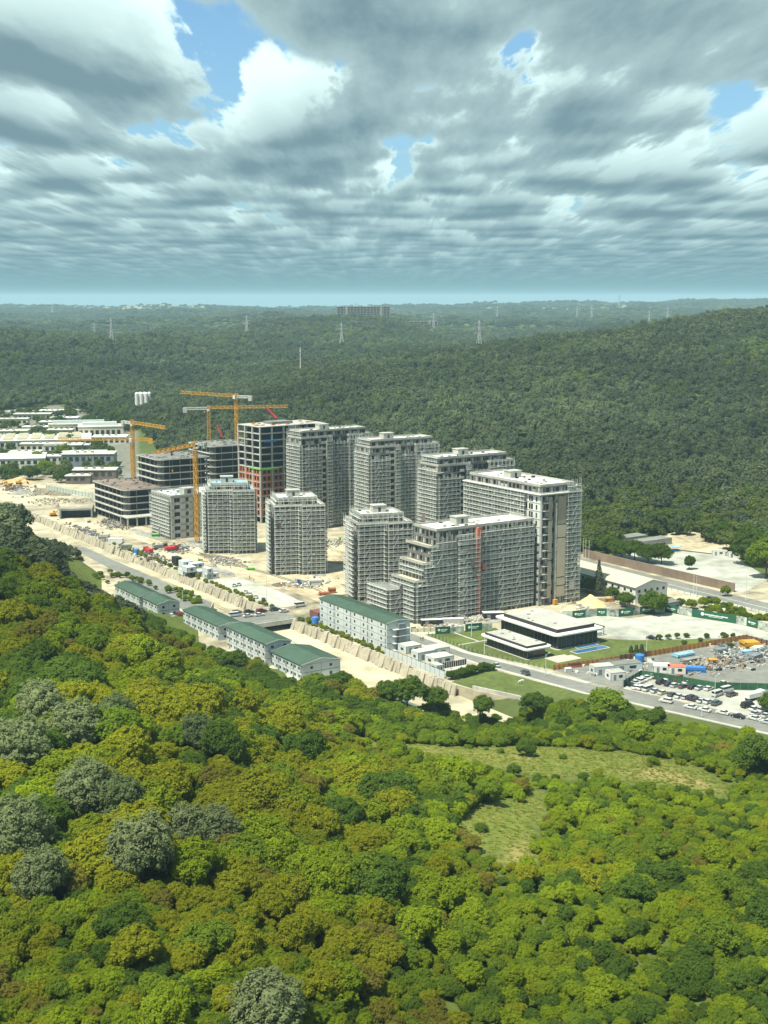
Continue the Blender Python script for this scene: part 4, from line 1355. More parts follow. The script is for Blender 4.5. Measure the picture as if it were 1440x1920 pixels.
pv = pavilion('large flat roofed glass pavilion with broad white canopy', 18.4, 58.3, 60.2, 85.5, 6.3, 1.4, 3.0)
pavilion('smaller flat roofed glass pavilion in front of the large one', 13.7, 43.5, 41.6, 54.8, 4.4, 0.9, 1.7)
en = thing('entrance_canopy', 'open white canopy frame at the forecourt end of the pavilion', 'canopy', W(27, 86), SROT)
b = MB()
b.box(0, 7, 0, 0.5, 3.6, 4.0).box(0, 7, 6.5, 7, 3.6, 4.0).box(0, 0.5, 0.5, 6.5, 3.6, 4.0).box(6.5, 7, 0.5, 6.5, 3.6, 4.0)
b.build('roof_frame', blackm, en)
for x, y in ((6.7, 0.3), (6.7, 6.7), (0.3, 0.3), (0.3, 6.7)):
    MB().cyl(x, y, 0.1, 3.59, 0.13, 0.13, 8).build('post', blackm, en)
MB().box(0.6, 6.4, 1.0, 6.0, 0.1, 1.6).build('reception_wall', camp, en)
po = thing('pool', 'blue reflecting pool with pale rim beside the pavilion', 'pool', W(11, 64.5), SROT)
MB().box(0, 17, 0, 4.6, 0.1, 0.34).build('rim', conc_l, po)
MB().box(0.5, 16.5, 0.5, 4.1, 0.341, 0.36).build('water', pool, po)
po2 = thing('pool', 'dark blue pool close under the pavilion glass', 'pool', W(17, 70), SROT)
MB().box(0, 11, 0, 2.6, 0.1, 0.3).build('rim', conc_l, po2)
MB().box(0.4, 10.6, 0.4, 2.2, 0.301, 0.32).build('water', pool, po2)
tr = thing('paved_terrace', 'pink paved terrace between the two pavilions', 'terrace', W(5.5, 50), SROT)
paver = mat('terrace_paver', (0.42, 0.36, 0.30), var=0.1, scale=0.8)
pm = MB().box(0.03, 1.97, 0.03, 1.97, 0.15, 0.26).mesh('paver', paver)
for i in range(6):
    for j in range(4):
        if i + j < 8:
            inst('paver', pm, tr, (i * 2.0, j * 2.0, 0))
fp = thing('garden_path', 'thin pale path crossing the lawn left of the pavilion', 'path', W(0, 0), SROT)
MB().box(34, 54, 46.5, 47.4, 0.16, 0.22).build('cross_path', conc_l, fp)
MB().box(44, 44.9, 47.5, 66, 0.16, 0.22).build('long_path', conc_l, fp)


# ------------------------------------------------------------------ fences and hoardings
def fence(name, label, pts, h, m, step=2.4, z=0.1, gap=0.0, postm=None, cat='fence', th=0.08, m2=None, posts=True):
    """pts in the site frame; each board or panel its own part"""
    t = thing(name, label, cat, W(0, 0), SROT)
    k = 0
    for (a0, b0), (a1, b1) in zip(pts, pts[1:]):
        L = math.hypot(a1 - a0, b1 - b0)
        n = max(1, round(L / step))
        an = math.atan2(a1 - a0, b1 - b0)
        me = MB().box(gap, L / n - gap, -th / 2, th / 2, z, z + h).mesh('panel', m)
        me2 = MB().box(gap, L / n - gap, -th / 2, th / 2, z, z + h).mesh('panel', m2) if m2 else me
        pm_ = MB().box(-0.06, 0.06, -0.14 - th, 0.14 + th, z - 0.1, z + h + 0.15).mesh('post', postm or steelgrey)
        for i in range(n):
            loc = (b0 + (b1 - b0) * i / n, a0 + (a1 - a0) * i / n, 0)
            inst('panel', me2 if (m2 and k % 7 in (3, 4)) else me, t, loc, an)
            if posts:
                inst('post', pm_, t, loc, an)
            k += 1
    return t


fence('timber_fence', 'orange timber plank fence between the lawn and the materials yard', [(-1.0, 42.5), (-4.6, 72)], 2.0, timber, 2.2, th=0.1, postm=timber_d)
fence('timber_fence', 'dark brown plank fence in the middle of the materials yard edge', [(-4.6, 72), (-6.2, 86)], 2.2, timber_d, 2.2, th=0.1, postm=blackm)
fence('timber_fence', 'orange timber plank fence at the forecourt end of the lawn', [(-6.2, 86), (-9.0, 136.2)], 2.2, timber, 2.2, th=0.1, postm=timber_d)
fence('timber_fence', 'dark brown fence at the far corner of the materials yard', [(-9.0, 136.2), (-24, 136.5), (-60, 137)], 2.0, timber_d, 2.4, th=0.1, postm=blackm)
gnet = mat('green_mesh', (0.022, 0.085, 0.040), rough=0.8, var=0.2, scale=0.6)
fence('green_fence', 'dark green mesh fence behind the parked cars', [(-31.5, 48.4), (-25.2, 63), (-37, 68.5), (-50.5, 74), (-59.2, 85.5), (-74, 103)], 2.6, gnet, 3.0, th=0.05)
gf = fence('pale_fence', 'pale open rail fence at the end of the car park', [(-66, 78), (-64, 88), (-66, 97)], 1.8, galv, 2.0, th=0.04)
fence('retaining_wall', 'long brown retaining wall beside the highway', [(158, 197.4), (104, 198), (55, 199)], 4.2, brown, 4.0, th=0.5, cat='wall', posts=False)
fence('pale_fence', 'pale panel fence along the road by the terraced block', [(74, 30), (70, 40)], 1.6, cream, 2.5, th=0.15)
gl_f = fence('pale_fence', 'grey green panel fence around the cleared ground beside the low office block', [(560, 44), (530, 50), (500, 58), (498, 86)], 3.0, mat('fence_greygreen', (0.38, 0.44, 0.40), var=0.1), 4.0, th=0.1)
fence('wire_fence', 'thin post fence along the lawn edge', [(66, 33.2), (36, 32.8), (0, 41.5)], 1.3, galv, 2.5, th=0.03, gap=1.22)
fence('highway_rail', 'low grey barrier along the near side of the highway', [(110, 177.4), (-100, 177.4)], 0.9, galv, 4.0, th=0.12, cat='barrier')

ho = thing('site_hoarding', 'green printed hoarding around the forecourt', 'hoarding', W(0, 0), SROT)
logo_w = mat('logo_white', (0.72, 0.80, 0.74), var=0.03)


def hoard(a0, b0, a1, b1, kind, h=3.6):
    L = math.hypot(a1 - a0, b1 - b0)
    an = math.atan2(a1 - a0, b1 - b0)
    p = MB().box(0.02, L - 0.02, -0.06, 0.06, 0.15, h).build('panel', sitegreen if kind else slopec, ho, (b0, a0, 0), an)
    if kind:
        s = L * 0.30 if kind == 2 else L * 0.18
        b = MB()
        bx = L * 0.5
        cx = bx - L * 0.26
        # round emblem
        n = 14
        rr = min(0.75, L * 0.08)
        zc = h * 0.58
        vs = [(cx + rr * math.cos(2 * math.pi * k / n), -0.075, zc + rr * math.sin(2 * math.pi * k / n)) for k in range(n)]
        b.add(vs, [tuple(range(n))])
        b.build('emblem', logo_w, p)
        q = MB()
        r = random.Random(int(L * 13 + a0))
        x = cx + rr + 0.25
        while x < bx + L * 0.3:
            w_ = r.uniform(0.16, 0.34)
            hh_ = r.uniform(0.32, 0.62)
            q.box(x, x + w_, -0.08, -0.062, zc - 0.28, zc - 0.28 + hh_)
            x += w_ + 0.1
        q.box(bx - L * 0.12, bx + L * 0.2, -0.08, -0.062, zc - 0.75, zc - 0.6)
        tag(q.build('lettering', logo_w, p), kind='stuff')
    return p


for sgm in [(58.5, 97, 56, 101, 0), (56, 101, 54.6, 107, 1), (54.6, 107, 54, 113, 0), (54, 113, 51.5, 116.4, 1), (51.5, 116.4, 48, 120, 0), (48, 120, 46.5, 127, 2), (46.5, 127, 46, 130.5, 0),
            (46, 130.5, 44.5, 138, 1), (44.5, 138, 43.5, 143, 0), (43.5, 143, 38, 145, 1), (37.5, 145.2, 31, 146.6, 0), (31, 146.6, 12, 153, 2), (12, 153, 7, 153.8, 0), (7, 153.8, 1, 153.9, 1), (1, 153.9, -10, 153.5, 0)]:
    hoard(*sgm)
ho2 = ho
ho = thing('site_hoarding', 'two green printed boards with grey panels below the terraced block', 'hoarding', W(0, 0), SROT)
hoard(66, 36.5, 64, 42.5, 2, 3.2)
hoard(64, 42.5, 62.5, 48.5, 0, 2.8)
hoard(62.5, 49, 61, 56.5, 2, 3.4)
hoard(61, 56.5, 60, 61, 0, 2.8)

# ------------------------------------------------------------------ white hall and neighbours along the highway
wh = thing('white_hall', 'long white two storey hall with cream gabled roof by the highway', 'building', W(62, 143), R(33 - 2))
Lh, Wh, Hh = 66.0, 19.0, 7.6
MB().box(0, Wh, 0, Lh, 0, Hh).build('wall', white, wh)
for s in (0, 1):
    xe = -0.7 if s == 0 else Wh + 0.7
    vs = [(xe, -0.6, Hh - 0.1), (xe, Lh + 0.6, Hh - 0.1), (Wh / 2, Lh + 0.6, Hh + 2.6), (Wh / 2, -0.6, Hh + 2.6)]
    if s: vs = vs[::-1]
    MB().add(vs + [(x, y, z + 0.2) for x, y, z in vs], [(0, 1, 2, 3), (7, 6, 5, 4), (4, 5, 1, 0), (5, 6, 2, 1), (6, 7, 3, 2), (7, 4, 0, 3)]).build('roof_slope', roofcream, wh)
MB().add([(0, -0.02, Hh), (Wh, -0.02, Hh), (Wh / 2, -0.02, Hh + 2.55), (0, Lh, Hh), (Wh, Lh, Hh), (Wh / 2, Lh, Hh + 2.55)], [(0, 1, 2), (5, 4, 3)]).build('gable', white, wh)
wm_ = MB().box(-0.7, 0.7, -0.06, -0.005, 0, 1.3).mesh('window', glass)
for k in range(2):
    for x in np.arange(2.2, Wh - 1, 3.6):
        inst('window', wm_, wh, (float(x), 0, 1.6 + 3.4 * k))
    for y in np.arange(3, Lh - 1, 4.2):
        inst('window', wm_, wh, (0, float(y), 1.6 + 3.4 * k), R(-90))
        inst('window', wm_, wh, (Wh, float(y), 1.6 + 3.4 * k), R(90))
for i, (px, py, l, w_, h, m, lb) in enumerate([(1335, 1042, 7, 3, 2.8, white, 'white site cabin with windows on the gravel lot'), (1365, 1046, 7, 3, 2.8, white, 'second white site cabin on the gravel lot'),
                                               (1205, 1030, 22, 8, 4.2, conc, 'long grey roofed shed behind the brown wall'), (1165, 1025, 20, 9, 4.5, conc, 'grey roofed shed among the trees behind the brown wall'), (1084, 1002, 12, 8, 6, conc_l, 'pale flat roofed house beside the tall tower'),
                                               (1250, 1146, 9, 5, 3.5, steelgrey, 'grey shed behind the hoarding by the white hall')]):
    container(lb, P(px, py), SROT if i > 1 else R(-8), l, w_, h, 0.1, m, 'small buildings along the highway', roofm=conc_l if i < 2 else asph)
sh = thing('canvas_stall', 'blue and white covered stall on the gravel lot', 'stall', P(1250, 1036), 0.2)
MB().box(0, 8, 0, 4, 2.5, 2.8).build('roof', tarp, sh)
for x, y in ((0.2, 0.2), (7.8, 0.2), (0.2, 3.8), (7.8, 3.8)):
    MB().cyl(x, y, 0.1, 2.49, 0.08, 0.08, 6).build('post', white, sh)
MB().box(1, 7, 1, 3, 0.1, 1.3).build('counter', blue, sh)
fl = thing('concrete_slab', 'square pale concrete slab behind the green hoarding', 'slab', W(24, 156), SROT)
MB().box(0, 16, 0, 12, 0.1, 0.5).build('slab', conc_l, fl)

# ------------------------------------------------------------------ lamp posts, flag poles
def lamp(label, loc, h=9.0, arms=1, group='street lamp posts', z=0.1):
    t = thing('street_lamp', label, 'street lamp', (loc[0], loc[1], z), R(33), group)
    MB().cyl(0, 0, 0, h, 0.13, 0.08, 8).build('pole', galv, t)
    MB().box(-0.25, 0.25, -0.25, 0.25, -0.1, 0.3).build('base', conc, t)
    for s in ((1, -1) if arms == 2 else (1,)):
        MB().bar((0, 0, h - 0.1), (s * 1.4, 0, h + 0.35), 0.06).build('arm', galv, t)
        MB().box(min(s * 1.2, s * 2.0), max(s * 1.2, s * 2.0), -0.18, 0.18, h + 0.3, h + 0.45).build('lamp_head', white, t)
    return t


for px, py, h, n, lb in [(1212, 1230, 8, 1, 'lamp post on the lawn near the black car'), (1398, 1128, 12, 2, 'twin armed lamp post beside the highway'), (1316, 1345, 9, 1, 'lamp post between the road and the parked cars'),
                         (1023, 1268, 8, 1, 'lamp post at the timber fence end of the lawn'), (908, 1228, 7, 1, 'lamp post beside the smaller pavilion'), (343, 1145, 9, 1, 'lamp post on the camp road beside the channel'),
                         (500, 1128, 11, 1, 'lamp post in the small car lot by the track'), (884, 1195, 8, 1, 'lamp post standing between the two printed boards'), (1340, 1310, 8, 1, 'lamp post inside the car park')]:
    lamp(lb, P(px, py), h, n)
for i, (px, py) in enumerate(((1300, 1122), (1305, 1124), (1093, 1048), (1098, 1049), (1104, 1051))):
    t = thing('flag_pole', ['white flag pole beside the white hall gable', 'second white flag pole beside the white hall gable', 'white pole at the tower end of the brown wall', 'middle white pole at the end of the brown wall', 'white pole standing clear of the tower by the brown wall'][i], 'flag pole', (*P(px, py), 0.1), 0, 'white flag poles')
    MB().cyl(0, 0, 0, 10.5, 0.12, 0.07, 8).build('pole', white, t)
    MB().cyl(0, 0, 10.5, 10.75, 0.14, 0.14, 8).build('finial', white, t)

# ------------------------------------------------------------------ industrial works at the left
works = [  # px, py, length, width, height, material, label
    (0, 880, 70, 40, 8, industrial, 'large white factory shed at the left edge'), (10, 846, 150, 55, 9, industrial, 'long white saw tooth factory behind the left edge shed'), (150, 818, 60, 14, 12, cream, 'long cream factory wing with clerestory windows'),
    (190, 830, 42, 26, 15, cream, 'tall cream hall beside the cream factory wing'), (165, 875, 42, 22, 10, steelgrey, 'blue grey hall with pale flat roof by the street'), (177, 902, 32, 16, 8, wallbrown, 'brown building with white flat roof behind the low office block'),
    (146, 908, 18, 12, 6, wallbrown, 'small brown house by the grey green fence'), (60, 792, 40, 16, 9, conc, 'grey roofed works among the trees'), (96, 785, 26, 14, 9, industrial, 'white roofed store among the trees'), (146, 782, 30, 12, 8, industrial, 'low white shed behind the wood'),
    (158, 865, 36, 10, 8, blue, 'low blue roofed shed behind the blue grey hall'), (38, 768, 16, 10, 8, white, 'small white house at the edge of the wood')]
_adj = ('grey', 'pale', 'cream')
_wd = [(15, 822), (70, 812), (112, 822), (20, 800), (95, 808), (45, 862), (100, 872), (118, 852), (80, 852), (18, 782), (120, 796), (205, 838), (55, 838), (140, 850)]
works += [(px, py, 22 + (i * 7) % 20, 12 + (i * 5) % 9, 6 + i % 4, (conc, industrial, cream)[i % 3], '%s roofed shed, %s of the scattered sheds counted from the far end' % (_adj[i % 3], _ord[i])) for i, (px, py) in enumerate(sorted(_wd, key=lambda q: q[1]))]
for i, (px, py, l, w_, h, m, lb) in enumerate(works):
    x, y = P(px, py)
    t = thing('works_building', lb, 'building', (x, y, 0), R(12 if i in (0, 1, 2, 3) else 5), 'factory buildings left of the site')
    MB().box(-l / 2, l / 2, 0, w_, -2.0, h).build('wall', m, t)
    MB().box(-l / 2 - 0.5, l / 2 + 0.5, -0.5, w_ + 0.5, h + 0.002, h + 0.5).build('roof', industrial if m is not industrial else membrane, t)
    for q in range(int(l / 5)):
        MB().box(-l / 2 + q * 5 + 1, -l / 2 + q * 5 + 4, -0.08, -0.01, h * 0.45, h * 0.8).build('window', glass, t)
    if i == 1:
        for r_ in range(6):
            for q in range(int(l / 12)):
                MB().box(-l / 2 + q * 12 + 1, -l / 2 + q * 12 + 9.5, 3 + r_ * 8.5, 6 + r_ * 8.5, h + 0.51, h + 2.3).build('roof_light', cream, t)
    elif i in (2, 3):
        MB().box(-l / 2 + 4, l / 2 - 6, w_ * 0.4, w_ * 0.7, h + 0.51, h + 3.5).build('clerestory', camp, t)
    else:
        for q in range(3):
            MB().box(-l / 4 + q * 6, -l / 4 + q * 6 + 2, w_ * 0.4, w_ * 0.6, h + 0.51, h + 1.6).build('roof_vent', conc, t)
si = thing('silo_group', 'cluster of white cement silos standing before the wooded hill', 'silos', (*P(268, 790), 0), 0)
for i in range(6):
    s = MB().cyl(-6 + (i % 3) * 5.2 + (i // 3) * 2.4, (i // 3) * 5, 4, 31, 2.2, 2.2, 14).build('silo', white, si)
    MB().cyl(-6 + (i % 3) * 5.2 + (i // 3) * 2.4, (i // 3) * 5, 31, 32.5, 2.2, 0.7, 14).build('silo_cap', white, s)
    MB().cyl(-6 + (i % 3) * 5.2 + (i // 3) * 2.4, (i // 3) * 5, -1, 3.99, 0.8, 2.2, 14).build('hopper', conc, s)
cvb = thing('conveyor', 'white conveyor and sheds at the foot of the silos', 'conveyor', (*P(300, 790), 0), 0)
MB().bar((0, 0, 3), (20, 4, 13), 1.2).build('belt', white, cvb)
MB().box(-34, -12, 2, 9, -1, 5).build('shed', industrial, cvb)
MB().box(14, 30, -3, 3, 8, 12).build('drive_house', industrial, cvb)

# underpass portal near the low office block
up = thing('underpass', 'concrete underpass portal cut into the bank', 'underpass', P(143, 972), R(10))
MB().box(-9, 9, 0, 6, 5.0, 6.2).build('lintel', conc, up)
MB().box(-10, -9, -1, 6, -0.5, 6.2).build('wing_wall', conc, up)
MB().box(9, 10, -1, 6, -0.5, 6.2).build('wing_wall', conc, up)
MB().box(-8.98, 8.98, 4, 5.9, -0.5, 4.99).build('back_wall', dark, up)
MB().box(-10, 10, 6.01, 22, -0.4, 6.0).build('bank', soil, up)

# ------------------------------------------------------------------ heaps, stacks and scattered materials on the site
def heap(name, label, loc, rx, ry, h, m, cat, group=None, n=15):
    b = MB()
    r = random.Random(int(loc[0] * 7 + loc[1]))
    rings = 6
    vs = [(0, 0, h)]
    for k in range(1, rings + 1):
        f = k / rings
        for q in range(n):
            an = 2 * math.pi * q / n
            j = 1 + r.uniform(-0.16, 0.16)
            vs.append((rx * f * j * math.cos(an), ry * f * j * math.sin(an), max(-0.2, h * (1 - f) ** 1.15 * (1 + r.uniform(-0.2, 0.2)))))
    fs = [(0, 1 + q, 1 + (q + 1) % n) for q in range(n)]
    for k in range(rings - 1):
        a0, b0 = 1 + k * n, 1 + (k + 1) * n
        for q in range(n):
            fs.append((a0 + q, b0 + q, b0 + (q + 1) % n, a0 + (q + 1) % n))
    b.add(vs, fs)
    o = b.build(name, m, None, (loc[0], loc[1], 0.1), r.uniform(0, 3), smooth=True)
    return tag(o, label, cat, group)


heap('sand_heap', 'large yellow sand heap beside the tall pale tower', P(1108, 1132), 9, 6, 4.2, mat('heap_sand', (0.62, 0.46, 0.22), var=0.1, scale=0.5), 'heap')
heap('sand_heap', 'low sand heap in front of the tall pale tower', P(1070, 1142), 9, 4, 1.6, sand, 'heap')
heap('sand_heap', 'pale heap by the underpass portal', P(165, 962), 7, 5, 2.5, sand, 'heap')
heap('soil_heap', 'dark soil heap on the track below the small towers', P(520, 1098), 4, 2.5, 1.4, wallbrown, 'heap')
heap('sand_heap', 'sand bank between the small white roofed tower and the next', P(628, 1040), 10, 7, 2.5, sand, 'heap')
heap('sand_heap', 'orange earth heap at the left edge of the site', P(35, 905), 16, 9, 4.0, mat('orange_earth', (0.46, 0.28, 0.13), var=0.2, scale=0.2), 'heap')
heap('soil_heap', 'grey rubble heap on the cleared ground at the left', P(40, 925), 10, 6, 3.0, conc, 'heap')
heap('sand_heap', 'pale rubble bank across the cleared ground', P(85, 935), 22, 9, 2.2, soil, 'heap')

palette = [conc_l, conc, steelgrey, timber, tarp, galv, white, timber_d, stone, cream, campline]


def stack(label, loc, rz, l, w_, h, m, group, n=4):
    """a pile of boards, bars or crates: every layer its own part"""
    t = thing('material_stack', label, 'building materials', (loc[0], loc[1], 0.14), rz, group)
    r = random.Random(int(loc[0] * 31 + loc[1] * 17))
    for k in range(n):
        dx, dy = r.uniform(-0.25, 0.25), r.uniform(-0.2, 0.2)
        MB().box(dx - l / 2, dx + l / 2, dy - w_ / 2, dy + w_ / 2, h * k / n + 0.01, h * (k + 1) / n - 0.05).build('layer', m, t)
    MB().box(-l / 2 + 0.3, -l / 2 + 0.6, -w_ / 2 - 0.1, w_ / 2 + 0.1, -0.05, h + 0.05).build('strap', campline, t)
    return t


def debris(label, centre, ra, rb, n, hmax, mats, seed, cat='rubble'):
    """loose boards, bags, pipes and rubble too small to tell apart"""
    r = random.Random(seed)
    b = MB()
    for i in range(n):
        a, bb = r.gauss(0, 0.45) * ra, r.gauss(0, 0.45) * rb
        x, y = a * AV[0] + bb * BV[0], a * AV[1] + bb * BV[1]
        l, w_, h = r.uniform(0.3, 2.4), r.uniform(0.2, 0.8), r.uniform(0.15, hmax) * r.random() ** 0.7 + 0.1
        an = r.choice((SROT, SROT + 1.57, r.uniform(0, 3)))
        c, s = math.cos(an), math.sin(an)
        z = 0.12 + r.uniform(-0.05, 0.1)
        b.mat(r.randrange(len(mats)))
        q = [(-l, -w_), (l, -w_), (l, w_), (-l, w_)]
        q = [(x + 0.5 * (u * c - v * s), y + 0.5 * (u * s + v * c)) for u, v in q]
        tl = r.uniform(0, 0.5) if r.random() < 0.3 else 0
        b.add([(u, v, z - 0.1) for u, v in q] + [(q[0][0], q[0][1], z + h), (q[1][0], q[1][1], z + h + tl), (q[2][0], q[2][1], z + h + tl), (q[3][0], q[3][1], z + h)],
              [(3, 2, 1, 0), (4, 5, 6, 7), (0, 1, 5, 4), (1, 2, 6, 5), (2, 3, 7, 6), (3, 0, 4, 7)])
    o = b.build('debris', mats, None, (centre[0], centre[1], 0))
    return tag(o, label, cat, kind='stuff')


tpale = mat('weathered_timber', (0.26, 0.19, 0.115), var=0.2, scale=1.0)
mix1 = [conc_l, conc, stone, tpale, white, steelgrey, sand]
mix2 = [conc, steelgrey, wallbrown, conc_l, timber_d, galv, conc_d]
debris('loose boards and rubble below the six storey concrete block', P(330, 1030), 16, 10, 240, 1.2, mix2, 1)
debris('loose materials along the haul track by the channel', P(285, 1045), 30, 6, 260, 1.3, mix2, 2)
debris('loose materials in front of the blue tarpaulin tower', P(420, 1055), 14, 10, 220, 1.2, mix1, 3)
debris('pallets and rubble below the white roofed tower', P(575, 1095), 10, 12, 200, 1.1, mix1, 4)
debris('rubble along the foot of the terraced block', P(840, 1172), 4, 16, 200, 1.2, [conc_l, stone, cream, white, conc, tpale], 5)
debris('pallets and rubble beside the long grey block hoist', P(905, 1160), 5, 12, 160, 1.3, [conc_l, stone, cream, white, tpale], 6)
debris('loose boards before the small tower by the terraced block', P(690, 1138), 6, 14, 90, 0.9, mix1, 7)
debris('scrap and boards in the middle of the materials yard', P(1350, 1245), 10, 22, 330, 1.1, [wallbrown, steelgrey, conc, tpale, conc_l, blackm], 8)
debris('steel forms and pipes at the far end of the materials yard', P(1395, 1225), 16, 12, 240, 1.5, [steelgrey, galv, conc_l, conc_d, conc], 9)
debris('white foam boards and scrap heaped beside the timber fence', P(1160, 1252), 7, 14, 260, 1.5, [white, conc_l, galv, conc_l, conc], 10)
debris('broken concrete and earth on the cleared ground at the left', P(90, 935), 45, 18, 420, 1.3, [conc_l, stone, sand, conc, soil], 11)
debris('machines parts and steel on the earth at the left edge', P(30, 915), 25, 12, 160, 1.8, [steelgrey, tpale, conc, timber_d], 12)
debris('reinforcement and boards below the low office block', P(215, 985), 22, 8, 240, 1.2, [wallbrown, steelgrey, conc, timber_d, conc_l], 13)
debris('boards and pipes beside the channel wall at the left', P(170, 1000), 45, 5, 220, 1.2, [wallbrown, conc, timber_d, conc_l, steelgrey], 14)
debris('pale rubble between the rear slab towers', P(620, 1020), 10, 14, 160, 1.0, mix1, 15)
debris('stones and boards behind the channel wall by the camp block', P(660, 1185), 24, 3, 170, 0.7, [stone, conc_l, timber_d, conc], 16)
debris('leftover materials beside the tall pale tower', P(1090, 1140), 6, 10, 90, 1.0, [tpale, conc_l, cream, white], 17)
for px, py, rz, l, w_, h, m, lb in [(1405, 1217, 0.2, 6.5, 5, 3.2, yellow, 'stack of yellow crane sections in the materials yard'), (1352, 1224, 0.6, 6, 2.4, 1.6, steelgrey, 'grey steel forms near the yellow crane sections'),
                                    (1281, 1231, 0.55, 9, 3.5, 1.3, tarp, 'light blue panel stack behind the timber fence'), (1295, 1239, 0.55, 9, 2.5, 0.9, conc, 'grey plate stack in front of the light blue panels'),
                                    (1300, 1260, -0.15, 8.5, 2.4, 1.9, blue, 'long blue crate row behind the green fence'), (1335, 1243, 0.1, 4, 2, 1.4, yellow, 'low yellow steel pile in the middle of the yard'),
                                    (1398, 1228, 0.4, 5, 2, 1.6, tarp, 'blue steel forms at the far yard end'), (1420, 1222, 0.8, 6, 3, 2.0, galv, 'pale steel frames at the far yard end'), (1415, 1235, 0.8, 7, 3, 1.6, steelgrey, 'dark steel frames at the far yard end'),
                                    (590, 1098, 0.25, 5.5, 3, 3.0, white, 'white pallet stack below the small white roofed tower'), (560, 1096, 0.3, 1.4, 1.4, 2.4, blue, 'upright blue cabin below the small white roofed tower'), (622, 1112, 0.3, 3.4, 2.6, 2.4, brick, 'orange brick pallets by the haul track'),
                                    (608, 1116, 0.3, 5, 2.2, 1.3, brick, 'low brick pallets beside the orange pallets'), (1142, 1128, 0.2, 4, 2.2, 1.5, timber, 'orange timber stack behind the sand heap'), (1165, 1132, 0.5, 4, 2.2, 1.1, cream, 'pale board stack by the conifer'),
                                    (470, 1068, 0.3, 4, 2.6, 0.9, green, 'bright green netting pile below the blue tarpaulin tower'), (376, 1052, 0.3, 2.4, 2, 1.0, green, 'bright green netting by the crane foot'), (642, 1012, 0.3, 4, 2, 1.4, green, 'bright green netting between the rear towers'), (290, 1006, 0.3, 4, 3, 1.6, green, 'bright green netting at the concrete block foot'),
                                    (345, 1030, 0.1, 2.6, 2, 1.8, tarp, 'light blue crate near the crane foot'), (195, 1012, -0.1, 6, 3, 3.2, conc_l, 'white framed booth beside the haul track'), (216, 1018, -0.1, 9, 2.6, 2.6, white, 'white container row beside the haul track'), (237, 1030, 0.3, 6, 3, 2.6, conc, 'grey container by the channel wall')]:
    stack(lb, P(px, py), rz, l, w_, h, m, 'stacks of building materials')
for px, py, rz, l, w_, h, m, rm, lb in [(1115, 1268, 0.3, 8, 5, 3.2, camp, conc_l, 'long pale cabin at the road corner of the materials yard'), (1145, 1278, 0.3, 6, 5, 3.0, white, conc_l, 'white gate cabin beside the big round tree'), (1150, 1262, 0.32, 12, 5, 2.8, camp, asph, 'flat roofed cabin row in the materials yard'),
                                       (1128, 1256, 0.32, 9, 3, 2.6, steelgrey, asph_d, 'dark roofed cabin behind the foam boards'), (1225, 1262, -0.12, 6, 5, 2.6, white, membrane, 'white roofed cabin behind the green fence'), (1252, 1264, -0.12, 6.5, 4, 2.6, white, rust, 'red roofed white cabin behind the green fence'),
                                       (830, 1172, 0.1, 9, 2.6, 2.4, conc_l, membrane, 'low white cabin at the foot of the terraced block'), (790, 1175, 0.15, 9, 2.6, 2.6, blackm, membrane, 'dark open shed with white roof below the terraced block'), (906, 1163, 0.1, 9, 3.5, 3.0, blackm, membrane, 'black shed with white roof beside the pavilion'),
                                       (1062, 1262, 0.4, 2.6, 2, 1.4, camp, camp, 'small pale bin at the timber fence end')]:
    container(lb, P(px, py), rz, l, w_, h, 0.14, m, 'small cabins in the yards', roofm=rm, door=h > 2.5)
ck = thing('skip', 'orange red tilted skip behind the timber fence', 'skip', P(1070, 1254), 0.4)
MB().prism([(0, 0), (4.5, 0), (4.5, 2.2), (0, 2.2)], 0.15, 1.5).build('body', rust, ck)
MB().box(-0.1, 4.6, -0.1, 2.3, 1.51, 1.62).build('rim', blackm, ck)

# ------------------------------------------------------------------ vehicles
PAINT = {'white': (0.56, 0.57, 0.55), 'black': (0.018, 0.019, 0.022), 'silver': (0.42, 0.45, 0.46), 'dark grey': (0.07, 0.075, 0.08), 'dark blue': (0.02, 0.03, 0.07), 'red': (0.28, 0.025, 0.03),
         'beige': (0.50, 0.46, 0.36), 'dark teal': (0.06, 0.09, 0.10), 'maroon': (0.14, 0.02, 0.03), 'orange': (0.55, 0.22, 0.03)}
PAINTM = {k: mat('paint_' + k.replace(' ', '_'), v, rough=0.25, var=0.03, spec=0.5) for k, v in PAINT.items()}
lampm = mat('headlight_glass', (0.6, 0.62, 0.6), rough=0.2)
tailm = mat('tail_light', (0.4, 0.02, 0.02), rough=0.3)


def profile_solid(prof, hw, top_in, zmid):
    """side profile extruded across; above zmid the sides lean in"""
    b = MB()
    n = len(prof)
    vs = []
    for s in (-1, 1):
        for x, z in prof:
            k = hw - (top_in * max(0.0, (z - zmid)) if z > zmid else 0)
            vs.append((x, s * k, z))
    fs = [tuple(range(n)), tuple(range(2 * n - 1, n - 1, -1))] + [(i, i + n, (i + 1) % n + n, (i + 1) % n) for i in range(n)]
    return b.add(vs, fs)


